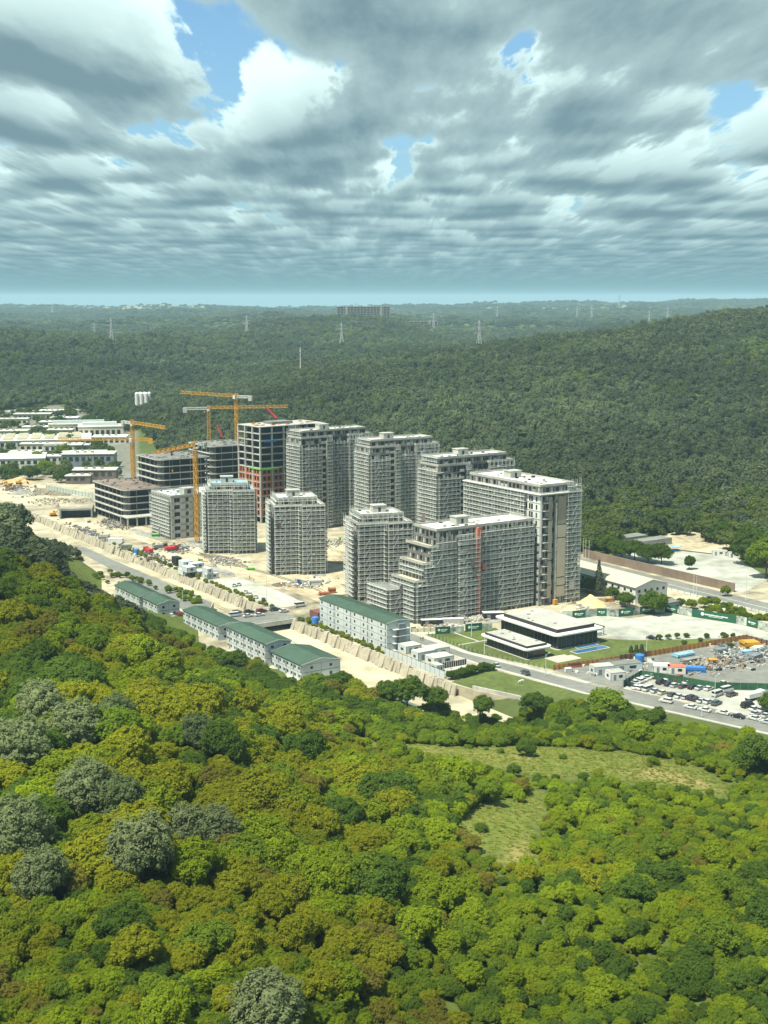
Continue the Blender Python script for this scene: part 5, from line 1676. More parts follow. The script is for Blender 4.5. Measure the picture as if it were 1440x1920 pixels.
KINDSV = {
    'saloon': dict(l=4.5, hw=0.88, body=[(-2.2, .3), (2.2, .3), (2.25, .62), (2.1, .78), (1.0, .92), (-1.55, .95), (-2.15, .9), (-2.25, .6)], cab=[(1.0, .9), (0.35, 1.38), (-0.9, 1.42), (-1.7, .93)], roof=[(.32, 1.37), (.3, 1.46), (-.85, 1.48), (-.92, 1.41)]),
    'hatchback': dict(l=4.1, hw=0.86, body=[(-2.0, .3), (2.0, .3), (2.05, .65), (1.85, .85), (0.95, .98), (-1.9, 1.0), (-2.03, .6)], cab=[(.95, .96), (.35, 1.45), (-1.45, 1.5), (-1.95, .98)], roof=[(.32, 1.44), (.3, 1.53), (-1.4, 1.56), (-1.47, 1.48)]),
    'sport utility car': dict(l=4.7, hw=0.95, body=[(-2.3, .4), (2.3, .4), (2.35, .85), (2.1, 1.05), (1.0, 1.15), (-2.2, 1.15), (-2.35, .8)], cab=[(1.0, 1.12), (.45, 1.68), (-1.85, 1.72), (-2.2, 1.12)], roof=[(.42, 1.66), (.4, 1.78), (-1.8, 1.8), (-1.87, 1.7)]),
    'van': dict(l=5.3, hw=0.98, body=[(-2.6, .4), (2.6, .4), (2.65, .9), (2.3, 1.2), (-2.62, 1.2), (-2.66, .8)], cab=[(2.25, 1.18), (1.6, 1.98), (-2.5, 2.05), (-2.6, 1.18)], roof=[(1.55, 1.96), (1.5, 2.1), (-2.5, 2.15), (-2.52, 2.02)]),
    'pickup': dict(l=5.2, hw=0.93, body=[(-2.6, .5), (2.55, .5), (2.6, .95), (2.3, 1.1), (1.2, 1.18), (-2.58, 1.18), (-2.62, .7)], cab=[(1.2, 1.15), (.65, 1.75), (-.75, 1.78), (-1.0, 1.16)], roof=[(.62, 1.73), (.6, 1.84), (-.7, 1.86), (-.77, 1.76)])}
_wheel = MB().bar((0, -0.11, 0), (0, 0.11, 0), 0.33, 0.33, 12)
_wheel = _wheel.mesh('wheel', tyre)
_rim = MB().bar((0, -0.12, 0), (0, 0.12, 0), 0.19, 0.19, 8).mesh('rim', galv)
_vm = {}


def vehicle(label, loc, yaw, colour, kind='saloon', group='cars in the car park', z=0.16):
    K = KINDSV[kind]
    t = thing('parked_car' if kind not in ('van', 'pickup') else 'parked_' + kind, label, 'car' if kind not in ('van', 'pickup') else kind, (loc[0], loc[1], z), yaw, group)
    if (kind, colour) not in _vm:
        _vm[kind, colour] = (profile_solid(K['body'], K['hw'], 0.0, 9).mesh('body', PAINTM[colour]),
                             profile_solid(K['cab'], K['hw'] - 0.04, 0.28, 1.0).mesh('cabin', glass),
                             profile_solid(K['roof'], K['hw'] - 0.15, 0.3, 1.5).mesh('roof', PAINTM[colour]))
    bm, cm_, rm_ = _vm[kind, colour]
    inst('body', bm, t)
    inst('cabin', cm_, t)
    inst('roof', rm_, t)
    for sx in (-0.31 * K['l'], 0.31 * K['l']):
        for sy in (-1, 1):
            w_ = inst('wheel', _wheel, t, (sx, sy * (K['hw'] - 0.06), 0.33))
            inst('rim', _rim, w_)
    if 'hl' + kind not in _vm:
        x = max(p[0] for p in K['body']) - 0.02
        _vm['hl' + kind] = (MB().box(x, x + 0.05, -0.16, 0.16, 0.62, 0.78).mesh('headlight', lampm), MB().box(-x - 0.05, -x, -0.14, 0.14, 0.65, 0.85).mesh('tail_light', tailm))
    for sy in (-0.6, 0.6):
        inst('headlight', _vm['hl' + kind][0], t, (0, sy, 0))
        inst('tail_light', _vm['hl' + kind][1], t, (0, sy, 0))
    return t


YB, YA = SROT, SROT + math.pi / 2
ROADY = YA + math.atan2(-0.28, 0.96) * -1


def zp(x, y):
    return P(1100 + x / 4.235, 1160 + y / 4.235)


def row(items, conv, yaw, where, ref, group, z=0.16, jit=0.06):
    for i, (x, y, c, k) in enumerate(items):
        vehicle('%s %s, %s from %s, %s' % (c, k, _ord[i] if i < len(_ord) else 'last', ref, where), conv(x, y), yaw + rng.uniform(-jit, jit), c, k, group, z)


S, SU, HB, V, PK = 'saloon', 'sport utility car', 'hatchback', 'van', 'pickup'
row([(345, 540, 'black', S), (378, 520, 'white', S), (408, 508, 'white', SU), (438, 496, 'white', S), (470, 482, 'white', S), (500, 470, 'white', SU)], zp, YA, 'at the short green fence side', 'the road', 'cars in the car park')
row([(395, 560, 'white', S), (435, 566, 'white', SU), (490, 575, 'white', V), (545, 588, 'silver', S), (605, 602, 'beige', S), (680, 618, 'dark grey', S), (735, 630, 'white', S), (785, 638, 'silver', HB), (835, 645, 'black', SU), (872, 654, 'black', S), (912, 668, 'silver', S), (965, 674, 'white', S), (1030, 688, 'dark teal', SU)],
    zp, YB + 0.2, 'in the roadside car park row', 'the white cabins', 'cars in the car park')
row([(590, 518, 'black', SU), (655, 492, 'white', S), (725, 496, 'red', V), (800, 520, 'white', S), (875, 522, 'white', S), (945, 534, 'white', S), (1010, 548, 'dark grey', S), (1085, 535, 'beige', PK), (1175, 548, 'white', HB)],
    zp, YB + 0.15, 'in the green fence row', 'the fence corner', 'cars in the car park')
row([(655, 534, 'dark blue', S), (700, 545, 'silver', HB), (765, 552, 'dark grey', S), (840, 558, 'black', S), (900, 565, 'silver', S), (968, 570, 'white', S)],
    zp, YB + 0.15, 'in the second row', 'the fence corner', 'cars in the car park')
row([(1040, 615, 'white', V), (1110, 582, 'white', V), (1152, 618, 'dark grey', SU), (1275, 705, 'black', V), (1330, 730, 'white', S), (1395, 742, 'white', S), (1340, 768, 'silver', S), (1425, 785, 'silver', S), (1420, 715, 'white', SU)],
    zp, YB + 0.1, 'at the car park end', 'the fence', 'cars in the car park')
row([(630, 668, 'white', SU), (825, 715, 'white', S), (935, 738, 'white', S), (1080, 760, 'white', S), (1200, 790, 'black', S), (1330, 805, 'white', S), (1430, 835, 'silver', S)],
    zp, ROADY, 'parked along the road edge', 'the big round tree', 'cars along the road', 0.15)


def zb(x, y):
    return P(300 + x / 4.235, 1020 + y / 4.235)


row([(595, 580, 'white', V), (700, 583, 'white', S), (790, 575, 'white', S), (985, 545, 'white', S), (1112, 500, 'white', V)], zb, YB, 'in the near lane of the bridge', 'the camp', 'cars on the bridge', 0.28)
row([(612, 560, 'black', SU), (706, 556, 'black', SU), (806, 548, 'maroon', SU), (912, 534, 'dark grey', SU)], zb, YB, 'in the far lane of the bridge', 'the camp', 'cars on the bridge', 0.28)
row([(590, 338, 'silver', S), (626, 330, 'silver', S), (680, 390, 'white', S), (715, 408, 'white', S), (760, 430, 'white', S), (822, 454, 'black', S)], zb, YA - 0.5, 'in the small lot by the site offices', 'the cabins', 'cars in the small lot', 0.16)
row([(90, 582, 'white', S), (148, 575, 'maroon', SU)], zb, YA, 'at the gable of the short cabin block', 'the trees', 'cars at the camp', 0.14)
vehicle('black saloon driving across the forecourt behind the lawn', P(1222, 1199), YB - 0.9, 'black', S, 'cars on the roads')
vehicle('dark grey car on the road beside the meadow', P(985, 1265), YA - 0.25, 'dark teal', SU, 'cars on the roads', 0.15)
vehicle('pale car halfway along the road beside the dark hedge', P(930, 1250), YA - 0.25, 'silver', S, 'cars on the roads', 0.15)
vehicle('dark van on the highway shoulder', P(1332, 1128), YA, 'black', V, 'cars on the roads', 0.15)
vehicle('white van on the grey street at the left', P(228, 878), YB, 'white', V, 'cars on the roads', 0.15)
vehicle('brown car on the grey street at the left', P(222, 850), YB, 'beige', S, 'cars on the roads', 0.15)
vehicle('white car on the grey street beside the crane', P(238, 848), YB, 'white', S, 'cars on the roads', 0.15)


def truck(label, loc, yaw, colour, m2, group='trucks and machines on the site'):
    t = thing('lorry', label, 'lorry', (loc[0], loc[1], 0.16), yaw, group)
    MB().box(-4, 1.7, -1.2, 1.2, 1.0, 2.6).build('tipper_body', m2, t)
    c = MB().box(1.9, 4.0, -1.2, 1.2, 0.7, 2.9).build('cab', PAINTM[colour], t)
    MB().box(4.01, 4.06, -1.05, 1.05, 1.7, 2.6).build('windscreen', glass, c)
    MB().box(-4, 4, -0.5, 0.5, 0.6, 0.99).build('chassis', blackm, t)
    for x in (-3, -1.8, 2.9):
        for s in (-1, 1):
            w_ = inst('wheel', _wheel, t, (x, s * 1.1, 0.5))
            w_.scale = (1.5, 1.5, 1.5)
    return t


def digger(label, loc, yaw, m):
    t = thing('excavator', label, 'excavator', (loc[0], loc[1], 0.16), yaw, 'trucks and machines on the site')
    for s in (-1, 1):
        MB().prism([(-2, -0.3), (2, -0.3), (2, 0.3), (-2, 0.3)], 0.05, 0.9).build('track', blackm, t, (0, s * 1.15, 0))
    MB().box(-2.0, 1.3, -1.35, 1.35, 1.0, 2.2).build('body', m, t)
    c = MB().box(0.0, 1.4, 0.2, 1.3, 2.21, 3.3).build('cab', m, t)
    MB().box(1.41, 1.45, 0.3, 1.2, 2.4, 3.2).build('cab_window', glass, c)
    MB().bar((1.2, -0.3, 2.0), (4.2, -0.3, 4.6), 0.35, 0.28).build('boom', m, t)
    MB().bar((4.2, -0.3, 4.6), (6.3, -0.3, 2.0), 0.26, 0.2).build('stick', m, t)
    MB().box(5.7, 6.8, -0.9, 0.3, 0.9, 2.0).build('bucket', steelgrey, t)


for i, (px, py, yw, lb) in enumerate([(100, 968, 0.5, 'yellow excavator on the track above the channel wall'), (15, 912, 2.6, 'yellow excavator at the left edge of the cleared ground'), (35, 908, 0.2, 'second yellow excavator at the left edge of the cleared ground')]):
    digger(lb, P(px, py), yw, yellow)
for px, py, yw, c, m2, lb in [(278, 1037, YA, 'red', red, 'red lorry beside the blue tank by the channel wall'), (322, 1034, YB, 'red', red, 'red lorry near the crane foot'), (300, 1030, YB, 'dark teal', conc, 'grey lorry on the haul track by the concrete block'), (145, 968, YB, 'maroon', steelgrey, 'dark lorry in front of the underpass'), (1415, 1312, YB, 'white', white, 'white lorry at the end of the car park')]:
    truck(lb, P(px, py), yw, c, m2)


# ------------------------------------------------------------------ figures and the grazing cow
def skinned(name, verts, edges, radii, m, parent, root=0):
    me = bpy.data.meshes.new(name)
    me.from_pydata(verts, edges, [])
    o = inst(name, me, parent)
    md = o.modifiers.new('skin', 'SKIN')
    for i, r_ in enumerate(radii):
        me.skin_vertices[0].data[i].radius = (r_, r_) if not isinstance(r_, tuple) else r_
    me.skin_vertices[0].data[root].use_root = True
    sb = o.modifiers.new('sub', 'SUBSURF')
    sb.levels = sb.render_levels = 2
    me.materials.append(m)
    return o


skin_m = mat('skin', (0.42, 0.26, 0.19))


def person(label, loc, yaw, top, legs):
    t = thing('person', label, 'person', (loc[0], loc[1], 0.14), yaw, 'people on the site')
    V_ = [(0, 0, .92), (0, 0, 1.2), (0, 0, 1.44), (0, 0, 1.54), (0.02, 0, 1.66), (.0, .1, .88), (.06, .11, .48), (.0, .12, .07), (.16, .12, .04), (0, -.1, .88), (-.06, -.11, .48), (-.14, -.12, .07), (.0, -.12, .04),
          (0, .2, 1.4), (0.03, .25, 1.12), (.12, .24, .88), (.14, .24, .80), (0, -.2, 1.4), (0.03, -.25, 1.12), (.12, -.24, .88), (.14, -.24, .80)]
    E_ = [(0, 1), (1, 2), (2, 3), (3, 4), (0, 5), (5, 6), (6, 7), (7, 8), (0, 9), (9, 10), (10, 11), (11, 12), (2, 13), (13, 14), (14, 15), (15, 16), (2, 17), (17, 18), (18, 19), (19, 20)]
    r_ = [(.13, .17), (.12, .16), (.12, .17), .06, .105, .09, .065, .05, .04, .09, .065, .05, .04, .065, .05, .04, .035, .065, .05, .04, .035]
    o = skinned('body', V_, E_, r_, legs, t)
    MB().cyl(0, 0, 0.98, 1.46, 0.21, 0.20, 10).build('vest', top, t)
    MB().cyl(0.02, 0, 1.70, 1.80, 0.13, 0.08, 10).build('helmet', yellow, t)
    return t


person('worker in dark clothes walking on the track below the white roofed tower', P(468, 1086), 0.4, sitegreen, blackm)
person('second worker walking behind on the sandy track', P(476, 1092), 0.6, mat('vest_orange', (0.6, 0.2, 0.03)), blackm)
person('person in dark clothes standing on the paved strip by the lawn', P(789, 1203), 0.2, blackm, steelgrey)
person('second person in dark clothes on the paved strip by the lawn', P(793, 1202), 1.2, steelgrey, blackm)

cow = thing('cow', 'white cow grazing on the meadow beside the road', 'cow', (*P(978, 1282), 0.12), R(200))
V_ = [(-.75, 0, 1.15), (-.3, 0, 1.1), (.25, 0, 1.1), (.65, 0, 1.18), (.98, 0, 1.0), (1.25, 0, .55), (1.42, 0, .25),
      (.6, .2, .95), (.62, .22, .5), (.58, .22, .06), (.6, -.2, .95), (.5, -.22, .5), (.44, -.22, .06),
      (-.72, .2, .98), (-.62, .22, .72), (-.80, .22, .40), (-.74, .22, .06), (-.72, -.2, .98), (-.7, -.22, .72), (-.92, -.22, .40), (-.86, -.22, .06), (-.98, 0, 1.05), (-1.04, 0, .55)]
E_ = [(0, 1), (1, 2), (2, 3), (3, 4), (4, 5), (5, 6), (3, 7), (7, 8), (8, 9), (3, 10), (10, 11), (11, 12), (0, 13), (13, 14), (14, 15), (15, 16), (0, 17), (17, 18), (18, 19), (19, 20), (0, 21), (21, 22)]
r_ = [.27, .33, .34, .30, .2, .15, .09, .13, .075, .06, .13, .075, .06, .15, .1, .065, .06, .15, .1, .065, .06, .05, .03]
skinned('body', V_, E_, r_, white, cow, 1)
for s in (-1, 1):
    MB().bar((1.15, s * .1, .74), (1.12, s * .34, .76), .05, .02).build('ear', white, cow)
    MB().bar((1.12, s * .08, .80), (1.2, s * .2, .98), .035, .012).build('horn', cream, cow)

# ------------------------------------------------------------------ far off: pylons, mast, apartment slabs, town
def pylon(label, px, Y, h, arms=3):
    x = (px - 720) / 2500.0 * Y
    z = hz(x, Y)
    t = thing('pylon', label, 'pylon', (x, Y, z - 1), 0.4, 'power line pylons')
    b = MB()
    r_ = 0.35 + Y / 16000.0
    for sx in (-1, 1):
        for sy in (-1, 1):
            b.bar((sx * h * .09, sy * h * .09, 0), (sx * h * .025, sy * h * .025, h * .6), r_ * 0.8)
            b.bar((sx * h * .025, sy * h * .025, h * .6), (sx * h * .012, sy * h * .012, h), r_ * 0.7)
    for k in range(5):
        z0, z1 = h * .12 * k, h * .12 * (k + 1)
        w0, w1 = h * (.09 - .065 * k / 5), h * (.09 - .065 * (k + 1) / 5)
        for s in (-1, 1):
            b.bar((-w0 * s, -w0, z0), (w1 * s, -w1, z1), r_ * 0.5)
            b.bar((-w0 * s, w0, z0), (w1 * s, w1, z1), r_ * 0.5)
    b.build('lattice', pylonm, t)
    for k in range(arms):
        zz_ = h * (.62 + .15 * k)
        L = h * (.20 - .03 * abs(k - 1))
        for s in (-1, 1):
            m_ = MB()
            m_.bar((0, 0, zz_ + h * .03), (s * L, 0, zz_), r_ * 0.7, r_ * 0.5).bar((0, 0, zz_ - h * .02), (s * L, 0, zz_), r_ * 0.6, r_ * 0.4)
            c_ = m_.build('cross_arm', pylonm, t)
            MB().bar((s * L, 0, zz_), (s * L, 0, zz_ - h * .05), r_ * 0.5).build('insulator', pylonm, c_)
    return t


for lb, px, Y, h in [('tall pylon rising from the wooded hill at the left', 213, 2250, 46), ('pale pylon behind the left tall pylon', 182, 2900, 40), ('pylon above the middle wooded ridge', 465, 2750, 44), ('pylon on the light green hill left of the far apartments', 641, 2500, 50),
                     ('pylon standing behind the far apartment slab', 668, 4600, 70), ('small pylon beside the long low far buildings', 812, 3300, 46), ('pylon on the crest of the near ridge', 897, 1850, 44), ('pylon on the skyline right of the far apartments', 930, 5200, 72),
                     ('wide pylon on the skyline over the far town', 1078, 5600, 60), ('second skyline pylon over the far town', 1105, 5000, 62), ('thin skyline pylon beside the pale quarry', 1156, 6200, 80), ('tall thin pylon above the right wooded ridge', 1246, 4200, 68),
                     ('dark pylon half hidden by the right ridge', 1212, 4000, 52), ('pylon on the skyline near the right edge', 1338, 4400, 56), ('pylon at the right edge above the wooded ridge', 1418, 3000, 50), ('faint pylon on the left skyline', 105, 7000, 70)]:
    pylon(lb, px, Y, h)
x, y = (564 - 720) / 2500.0 * 1600, 1600
ms = thing('radio_mast', 'slim white radio mast on the wooded spur', 'mast', (x, y, hz(x, y)), 0)
MB().cyl(0, 0, 0, 34, 0.7, 0.4, 8).build('pole', white, ms)
for k in range(3):
    MB().box(-0.9 + 0.3 * k, 0.9 - 0.3 * k, -0.9, 0.9, 29 + 2 * k, 30.5 + 2 * k).build('antenna', galv, ms)


def far_slab(label, px, Y, w_, h, d_, nf, nb, m, dz=0.0):
    x = (px - 720) / 2500.0 * Y
    t = thing('far_apartments', label, 'building', (x, Y, hz(x, Y) + dz), 0.0, 'far unfinished apartment slabs')
    MB().box(-w_ / 2 + 1, w_ / 2 - 1, 1, d_ - 1, -15, h - 0.5).build('shaded_interior', dark, t)
    for k in range(nf + 1):
        MB().box(-w_ / 2, w_ / 2, 0, d_, k * h / nf - 0.5, k * h / nf + 0.5).build('floor_slab', m, t)
    for q in range(nb + 1):
        xx = -w_ / 2 + 0.5 + (w_ - 1) * q / nb
        MB().box(xx - 0.6, xx + 0.6, -0.2, 0.9, -15, h - 0.51).build('pier', m, t)
    for xx in (-w_ * .32, w_ * .33):
        MB().box(xx - 3, xx + 3, -0.6, 4, -15, h + 3).build('stair_core', m, t)
    return t


far_slab('long six storey concrete apartment slab on the far ridge', 682, 3250, 128, 25, 16, 6, 16, conc, 6)
far_slab('long low concrete building beside the far apartment slab', 775, 3350, 120, 12, 16, 2, 14, conc, 0)
tv, tf = MB(), 0
r = random.Random(99)
for _ in range(1100):
    Y = r.uniform(6800, 9400)
    u = r.choice((r.uniform(-0.30, -0.05), r.uniform(-0.30, -0.05), r.uniform(-0.02, 0.2)))
    x = u * Y
    if float(fbm(np.array([x / 700]), np.array([Y / 700]), 2)[0]) < 0.50:
        continue
    z = hz(x, Y)
    w_, d_, h = r.uniform(8, 30), r.uniform(8, 18), r.uniform(6, 18)
    tv.mat(r.randrange(4))
    tv.box(x - w_ / 2, x + w_ / 2, Y, Y + d_, z - 4, z + h)
tag(tv.build('far_town', [white, cream, conc_l, roofcream]), 'pale specks of a far off town along the horizon', 'town', kind='stuff')
for i, (px, Y, w_, h, m, lb) in enumerate([(865, 4200, 70, 8, conc_l, 'long pale far shed right of the apartments'), (915, 3900, 110, 9, conc_l, 'widest pale far shed in the dark valley'), (985, 4600, 80, 8, cream, 'cream far shed below the skyline pylons'), (1130, 4800, 120, 10, cream, 'yellow pale far works beside the quarry'),
                                           (1205, 4500, 60, 12, white, 'white far hall above the right ridge'), (1245, 4300, 40, 12, white, 'small white far block above the right ridge'), (60, 7600, 160, 16, white, 'large white far hall on the left skyline'), (410, 5600, 150, 6, cream, 'pale bare far terrace on the middle skyline')]):
    x = (px - 720) / 2500.0 * Y
    t = thing('far_shed', lb, 'building', (x, Y, hz(x, Y)), 0, 'far off sheds')
    MB().box(-w_ / 2, w_ / 2, 0, 25, -10, h).build('wall', m, t)
    MB().box(-w_ / 2 - 1, w_ / 2 + 1, -1, 26, h + 0.01, h + 1.2).build('roof', membrane, t)

# ------------------------------------------------------------------ trees
def crown_data(seed, nleaf, rx, rz, zc, lobes, leaf, flat=0.0, spread=0.62, low=-0.25, clump=0.0):
    """leaf sprays gathered in small clumps over the lobes of an uneven crown"""
    r = np.random.default_rng(seed)
    L = []
    for i in range(lobes):
        th = 2 * math.pi * (i * 0.618 + r.uniform(-.08, .08))
        ph = r.uniform(low, 1.0) if i else 1.0
        k = spread * math.sqrt(max(0.02, 1 - max(ph, 0) ** 2 * 0.85))
        c = np.array([k * rx * math.cos(th), k * rx * math.sin(th), zc + rz * 0.58 * ph])
        L.append((c, rx * r.uniform(0.34, 0.52), rz * r.uniform(0.34, 0.52)))
    C = np.array([l[0] for l in L])
    A = np.array([l[1] for l in L])
    B = np.array([l[2] for l in L])

    def shell(n, lo, hi):
        pick = r.integers(0, lobes, n)
        d = r.normal(size=(n, 3))
        d[:, 2] = d[:, 2] * 0.9 + 0.25
        d /= np.linalg.norm(d, axis=1)[:, None]
        p = C[pick] + d * np.stack([A[pick], A[pick], B[pick]], 1) * r.uniform(lo, hi, n)[:, None]
        keep = np.ones(n, bool)
        for c, a, b in L:
            q = (p - c) / np.array([a, a, b])
            keep &= ~((q ** 2).sum(1) < 0.55)
        return p[keep], d[keep]
    if clump:
        cp, cd = shell(max(60, nleaf // 22), 0.80, 1.10)
        k = r.integers(0, len(cp), nleaf)
        d = r.normal(size=(nleaf, 3)) + cd[k] * 0.7 + np.array([0, 0, .35])
        d /= np.linalg.norm(d, axis=1)[:, None]
        cs = r.uniform(.65, 1.35, len(cp)) * clump
        p = cp[k] + d * (cs[k] * r.uniform(.7, 1.05, nleaf))[:, None]
        p2, d2 = shell(int(nleaf * .55), 0.86, 1.0)
        p, d = np.concatenate([p, p2]), np.concatenate([d, d2])
    else:
        p, d = shell(nleaf, 0.78, 1.06)
    n = d * 1.25 + r.normal(size=d.shape) * 0.30
    n[:, 2] += 0.55
    n /= np.linalg.norm(n, axis=1)[:, None]
    t1 = np.cross(n, r.normal(size=n.shape))
    t1 /= np.linalg.norm(t1, axis=1)[:, None]
    t2 = np.cross(n, t1)
    s = leaf * r.uniform(0.55, 1.25, len(p))[:, None]
    e = r.uniform(0.55, 1.0, len(p))[:, None]
    v = np.stack([p - t1 * s - t2 * s * e * 0.35, p + t1 * s * 0.25 - t2 * s * e, p + t1 * s + t2 * s * e * 0.3, p - t1 * s * 0.2 + t2 * s * e], 1)
    v[:, 1] += n * s * 0.22
    v[:, 3] += n * s * 0.15
    return v.reshape(-1, 3), L


def crown_mesh(name, seed, nleaf, rx, rz, zc, lobes, leaf, m, spread=0.62, core=True, low=-0.25, clump=0.0, coref=0.78):
    v, L = crown_data(seed, nleaf, rx, rz, zc, lobes, leaf, spread=spread, low=low, clump=clump)
    nq = len(v) // 4
    verts = [tuple(q) for q in v]
    faces = [(4 * i, 4 * i + 1, 4 * i + 2, 4 * i + 3) for i in range(nq)]
    if core:
        for c, a, b in L:
            n0 = len(verts)
            seg, rings = 7, 4
            for j in range(rings + 1):
                ph = math.pi * j / rings
                for k in range(seg):
                    th = 2 * math.pi * k / seg
                    verts.append((c[0] + a * coref * math.sin(ph) * math.cos(th), c[1] + a * coref * math.sin(ph) * math.sin(th), c[2] + b * coref * math.cos(ph)))
            for j in range(rings):
                for k in range(seg):
                    faces.append((n0 + j * seg + k, n0 + (j + 1) * seg + k, n0 + (j + 1) * seg + (k + 1) % seg, n0 + j * seg + (k + 1) % seg))
    me = bpy.data.meshes.new(name)
    me.from_pydata(verts, [], faces)
    me.materials.append(m)
    me.update()
    return me


def trunk_mesh(name, seed, h, r0, limbs=4):
    r = random.Random(seed)
    b = MB()
    x = y = 0.0
    px, py, pz, pr = 0, 0, -0.6, r0
    for k in range(4):
        nx, ny, nz, nr = px + r.uniform(-.12, .12), py + r.uniform(-.12, .12), h * (k + 1) / 4, r0 * (1 - 0.19 * (k + 1))
        b.bar((px, py, pz), (nx, ny, nz), pr, nr, 7)
        px, py, pz, pr = nx, ny, nz, nr
    for k in range(limbs):
        an = 2 * math.pi * k / limbs + r.uniform(-.4, .4)
        z0 = h * r.uniform(.5, .8)
        L = h * r.uniform(.4, .6)
        b.bar((0, 0, z0), (math.cos(an) * L, math.sin(an) * L, z0 + L * .8), r0 * .5, r0 * .15, 5)
    return b.mesh(name, bark)


NSH = 6
OAK_M = [[None] * len(OAKS) for _ in range(NSH)]
OAK_G, OAK_T = [], []
for s in range(NSH):
    base = crown_mesh('crown', 100 + s, 7200, 3.4, 2.5 + 0.35 * (s % 3), 3.0, 10 + s, 0.155, OAKS[0], clump=0.50)
    OAK_G.append(base)
    OAK_T.append(trunk_mesh('trunk', 200 + s, 3.0, 0.20))
PINE_G, PINE_T = [], []
for s in range(3):
    PINE_G.append(crown_mesh('crown', 300 + s, 9000, 4.7, 4.6, 4.9, 22, 0.19, PINES[0], spread=0.64, low=-0.75, clump=0.62, coref=0.66))
    PINE_T.append(trunk_mesh('trunk', 320 + s, 6.0, 0.30, 5))
FAR_OAK = [crown_mesh('far_crown', 400 + s, 420, 3.5, 3.1, 3.6, 7, 0.50, OAKS[0], clump=0.8) for s in range(4)]
FAR_PINE = [crown_mesh('far_pine', 420 + s, 420, 3.2, 3.9, 4.4, 7, 0.46, PINES[0], spread=0.55, clump=0.8) for s in range(4)]

HIDE = bpy.data.collections.new('tree_prototypes')


def proto(names, meshes, mats_):
    out = []
    c = bpy.data.collections.new(names)
    i = 0
    for me in meshes:
        for m in mats_:
            mm = me.copy()
            mm.materials.clear()
            mm.materials.append(m)
            o = bpy.data.objects.new('%s_%02d' % (names, i), mm)
            c.objects.link(o)
            i += 1
    return c


def scatter(name, label, coll, pts, scl, pick, seed, zs=1.0):
    n = len(pts)
    me = bpy.data.meshes.new(name)
    me.vertices.add(n)
    me.vertices.foreach_set('co', np.asarray(pts, np.float32).ravel())
    r = np.random.default_rng(seed)
    a = me.attributes.new('rot', 'FLOAT_VECTOR', 'POINT')
    rot = np.zeros((n, 3), np.float32)
    rot[:, 2] = r.uniform(0, 6.28, n)
    rot[:, 0] = r.normal(0, .05, n)
    a.data.foreach_set('vector', rot.ravel())
    a = me.attributes.new('scl', 'FLOAT_VECTOR', 'POINT')
    s = np.asarray(scl, np.float32)
    s3 = np.stack([s * r.uniform(.88, 1.15, n), s * r.uniform(.88, 1.15, n), zs * s * r.uniform(.8, 1.2, n)], 1).astype(np.float32)
    a.data.foreach_set('vector', s3.ravel())
    a = me.attributes.new('pick', 'INT', 'POINT')
    a.data.foreach_set('value', np.asarray(pick, np.int32))
    o = bpy.data.objects.new(name, me)
    COL.objects.link(o)
    g = bpy.data.node_groups.new(name, 'GeometryNodeTree')
    g.interface.new_socket('Geometry', in_out='INPUT', socket_type='NodeSocketGeometry')
    g.interface.new_socket('Geometry', in_out='OUTPUT', socket_type='NodeSocketGeometry')
    gi, go = g.nodes.new('NodeGroupInput'), g.nodes.new('NodeGroupOutput')
    ip = g.nodes.new('GeometryNodeInstanceOnPoints')
    ci = g.nodes.new('GeometryNodeCollectionInfo')
    ci.inputs['Collection'].default_value = coll
    ci.inputs['Separate Children'].default_value = True
    ci.inputs['Reset Children'].default_value = True

    def attr(nm, dt):
        q = g.nodes.new('GeometryNodeInputNamedAttribute')
        q.data_type = dt
        q.inputs['Name'].default_value = nm
        return q.outputs['Attribute']
    g.links.new(gi.outputs[0], ip.inputs['Points'])
    g.links.new(ci.outputs[0], ip.inputs['Instance'])
    ip.inputs['Pick Instance'].default_value = True
    g.links.new(attr('pick', 'INT'), ip.inputs['Instance Index'])
    er = g.nodes.new('FunctionNodeEulerToRotation')
    g.links.new(attr('rot', 'FLOAT_VECTOR'), er.inputs[0])
    g.links.new(er.outputs[0], ip.inputs['Rotation'])
    g.links.new(attr('scl', 'FLOAT_VECTOR'), ip.inputs['Scale'])
    g.links.new(ip.outputs[0], go.inputs[0])
    md = o.modifiers.new('trees', 'NODES')
    md.node_group = g
    return tag(o, label, 'woodland', kind='stuff')


R0 = np.random.default_rng(5)


def jgrid(y0, y1, step, tmax=0.40, pad=30):
    ys = np.arange(y0, y1, step)
    X, Y = [], []
    for i, y in enumerate(ys):
        xm = tmax * y + pad
        xs = np.arange(-xm, xm, step) + (step / 2 if i % 2 else 0)
        X.append(xs)
        Y.append(np.full(len(xs), y))
    X, Y = np.concatenate(X), np.concatenate(Y)
    return X + R0.uniform(-.42, .42, len(X)) * step, Y + R0.uniform(-.42, .42, len(Y)) * step


# near hillside
X, Y = jgrid(150, 690, 3.5, 0.46, 25)
A_, B_ = AB(X, Y)
ok = ~inpoly(X, Y, SITE_POLY) & ~inpoly(X, Y, YARD_POLY)
ok &= (B_ < 0) | (Y < 470)
ok &= ~((Y > 400) & (B_ > -14) & (A_ > 0))
cl = smoothpoly(X, Y, CLEARINGS, 2.0)
ok &= cl < 0.4
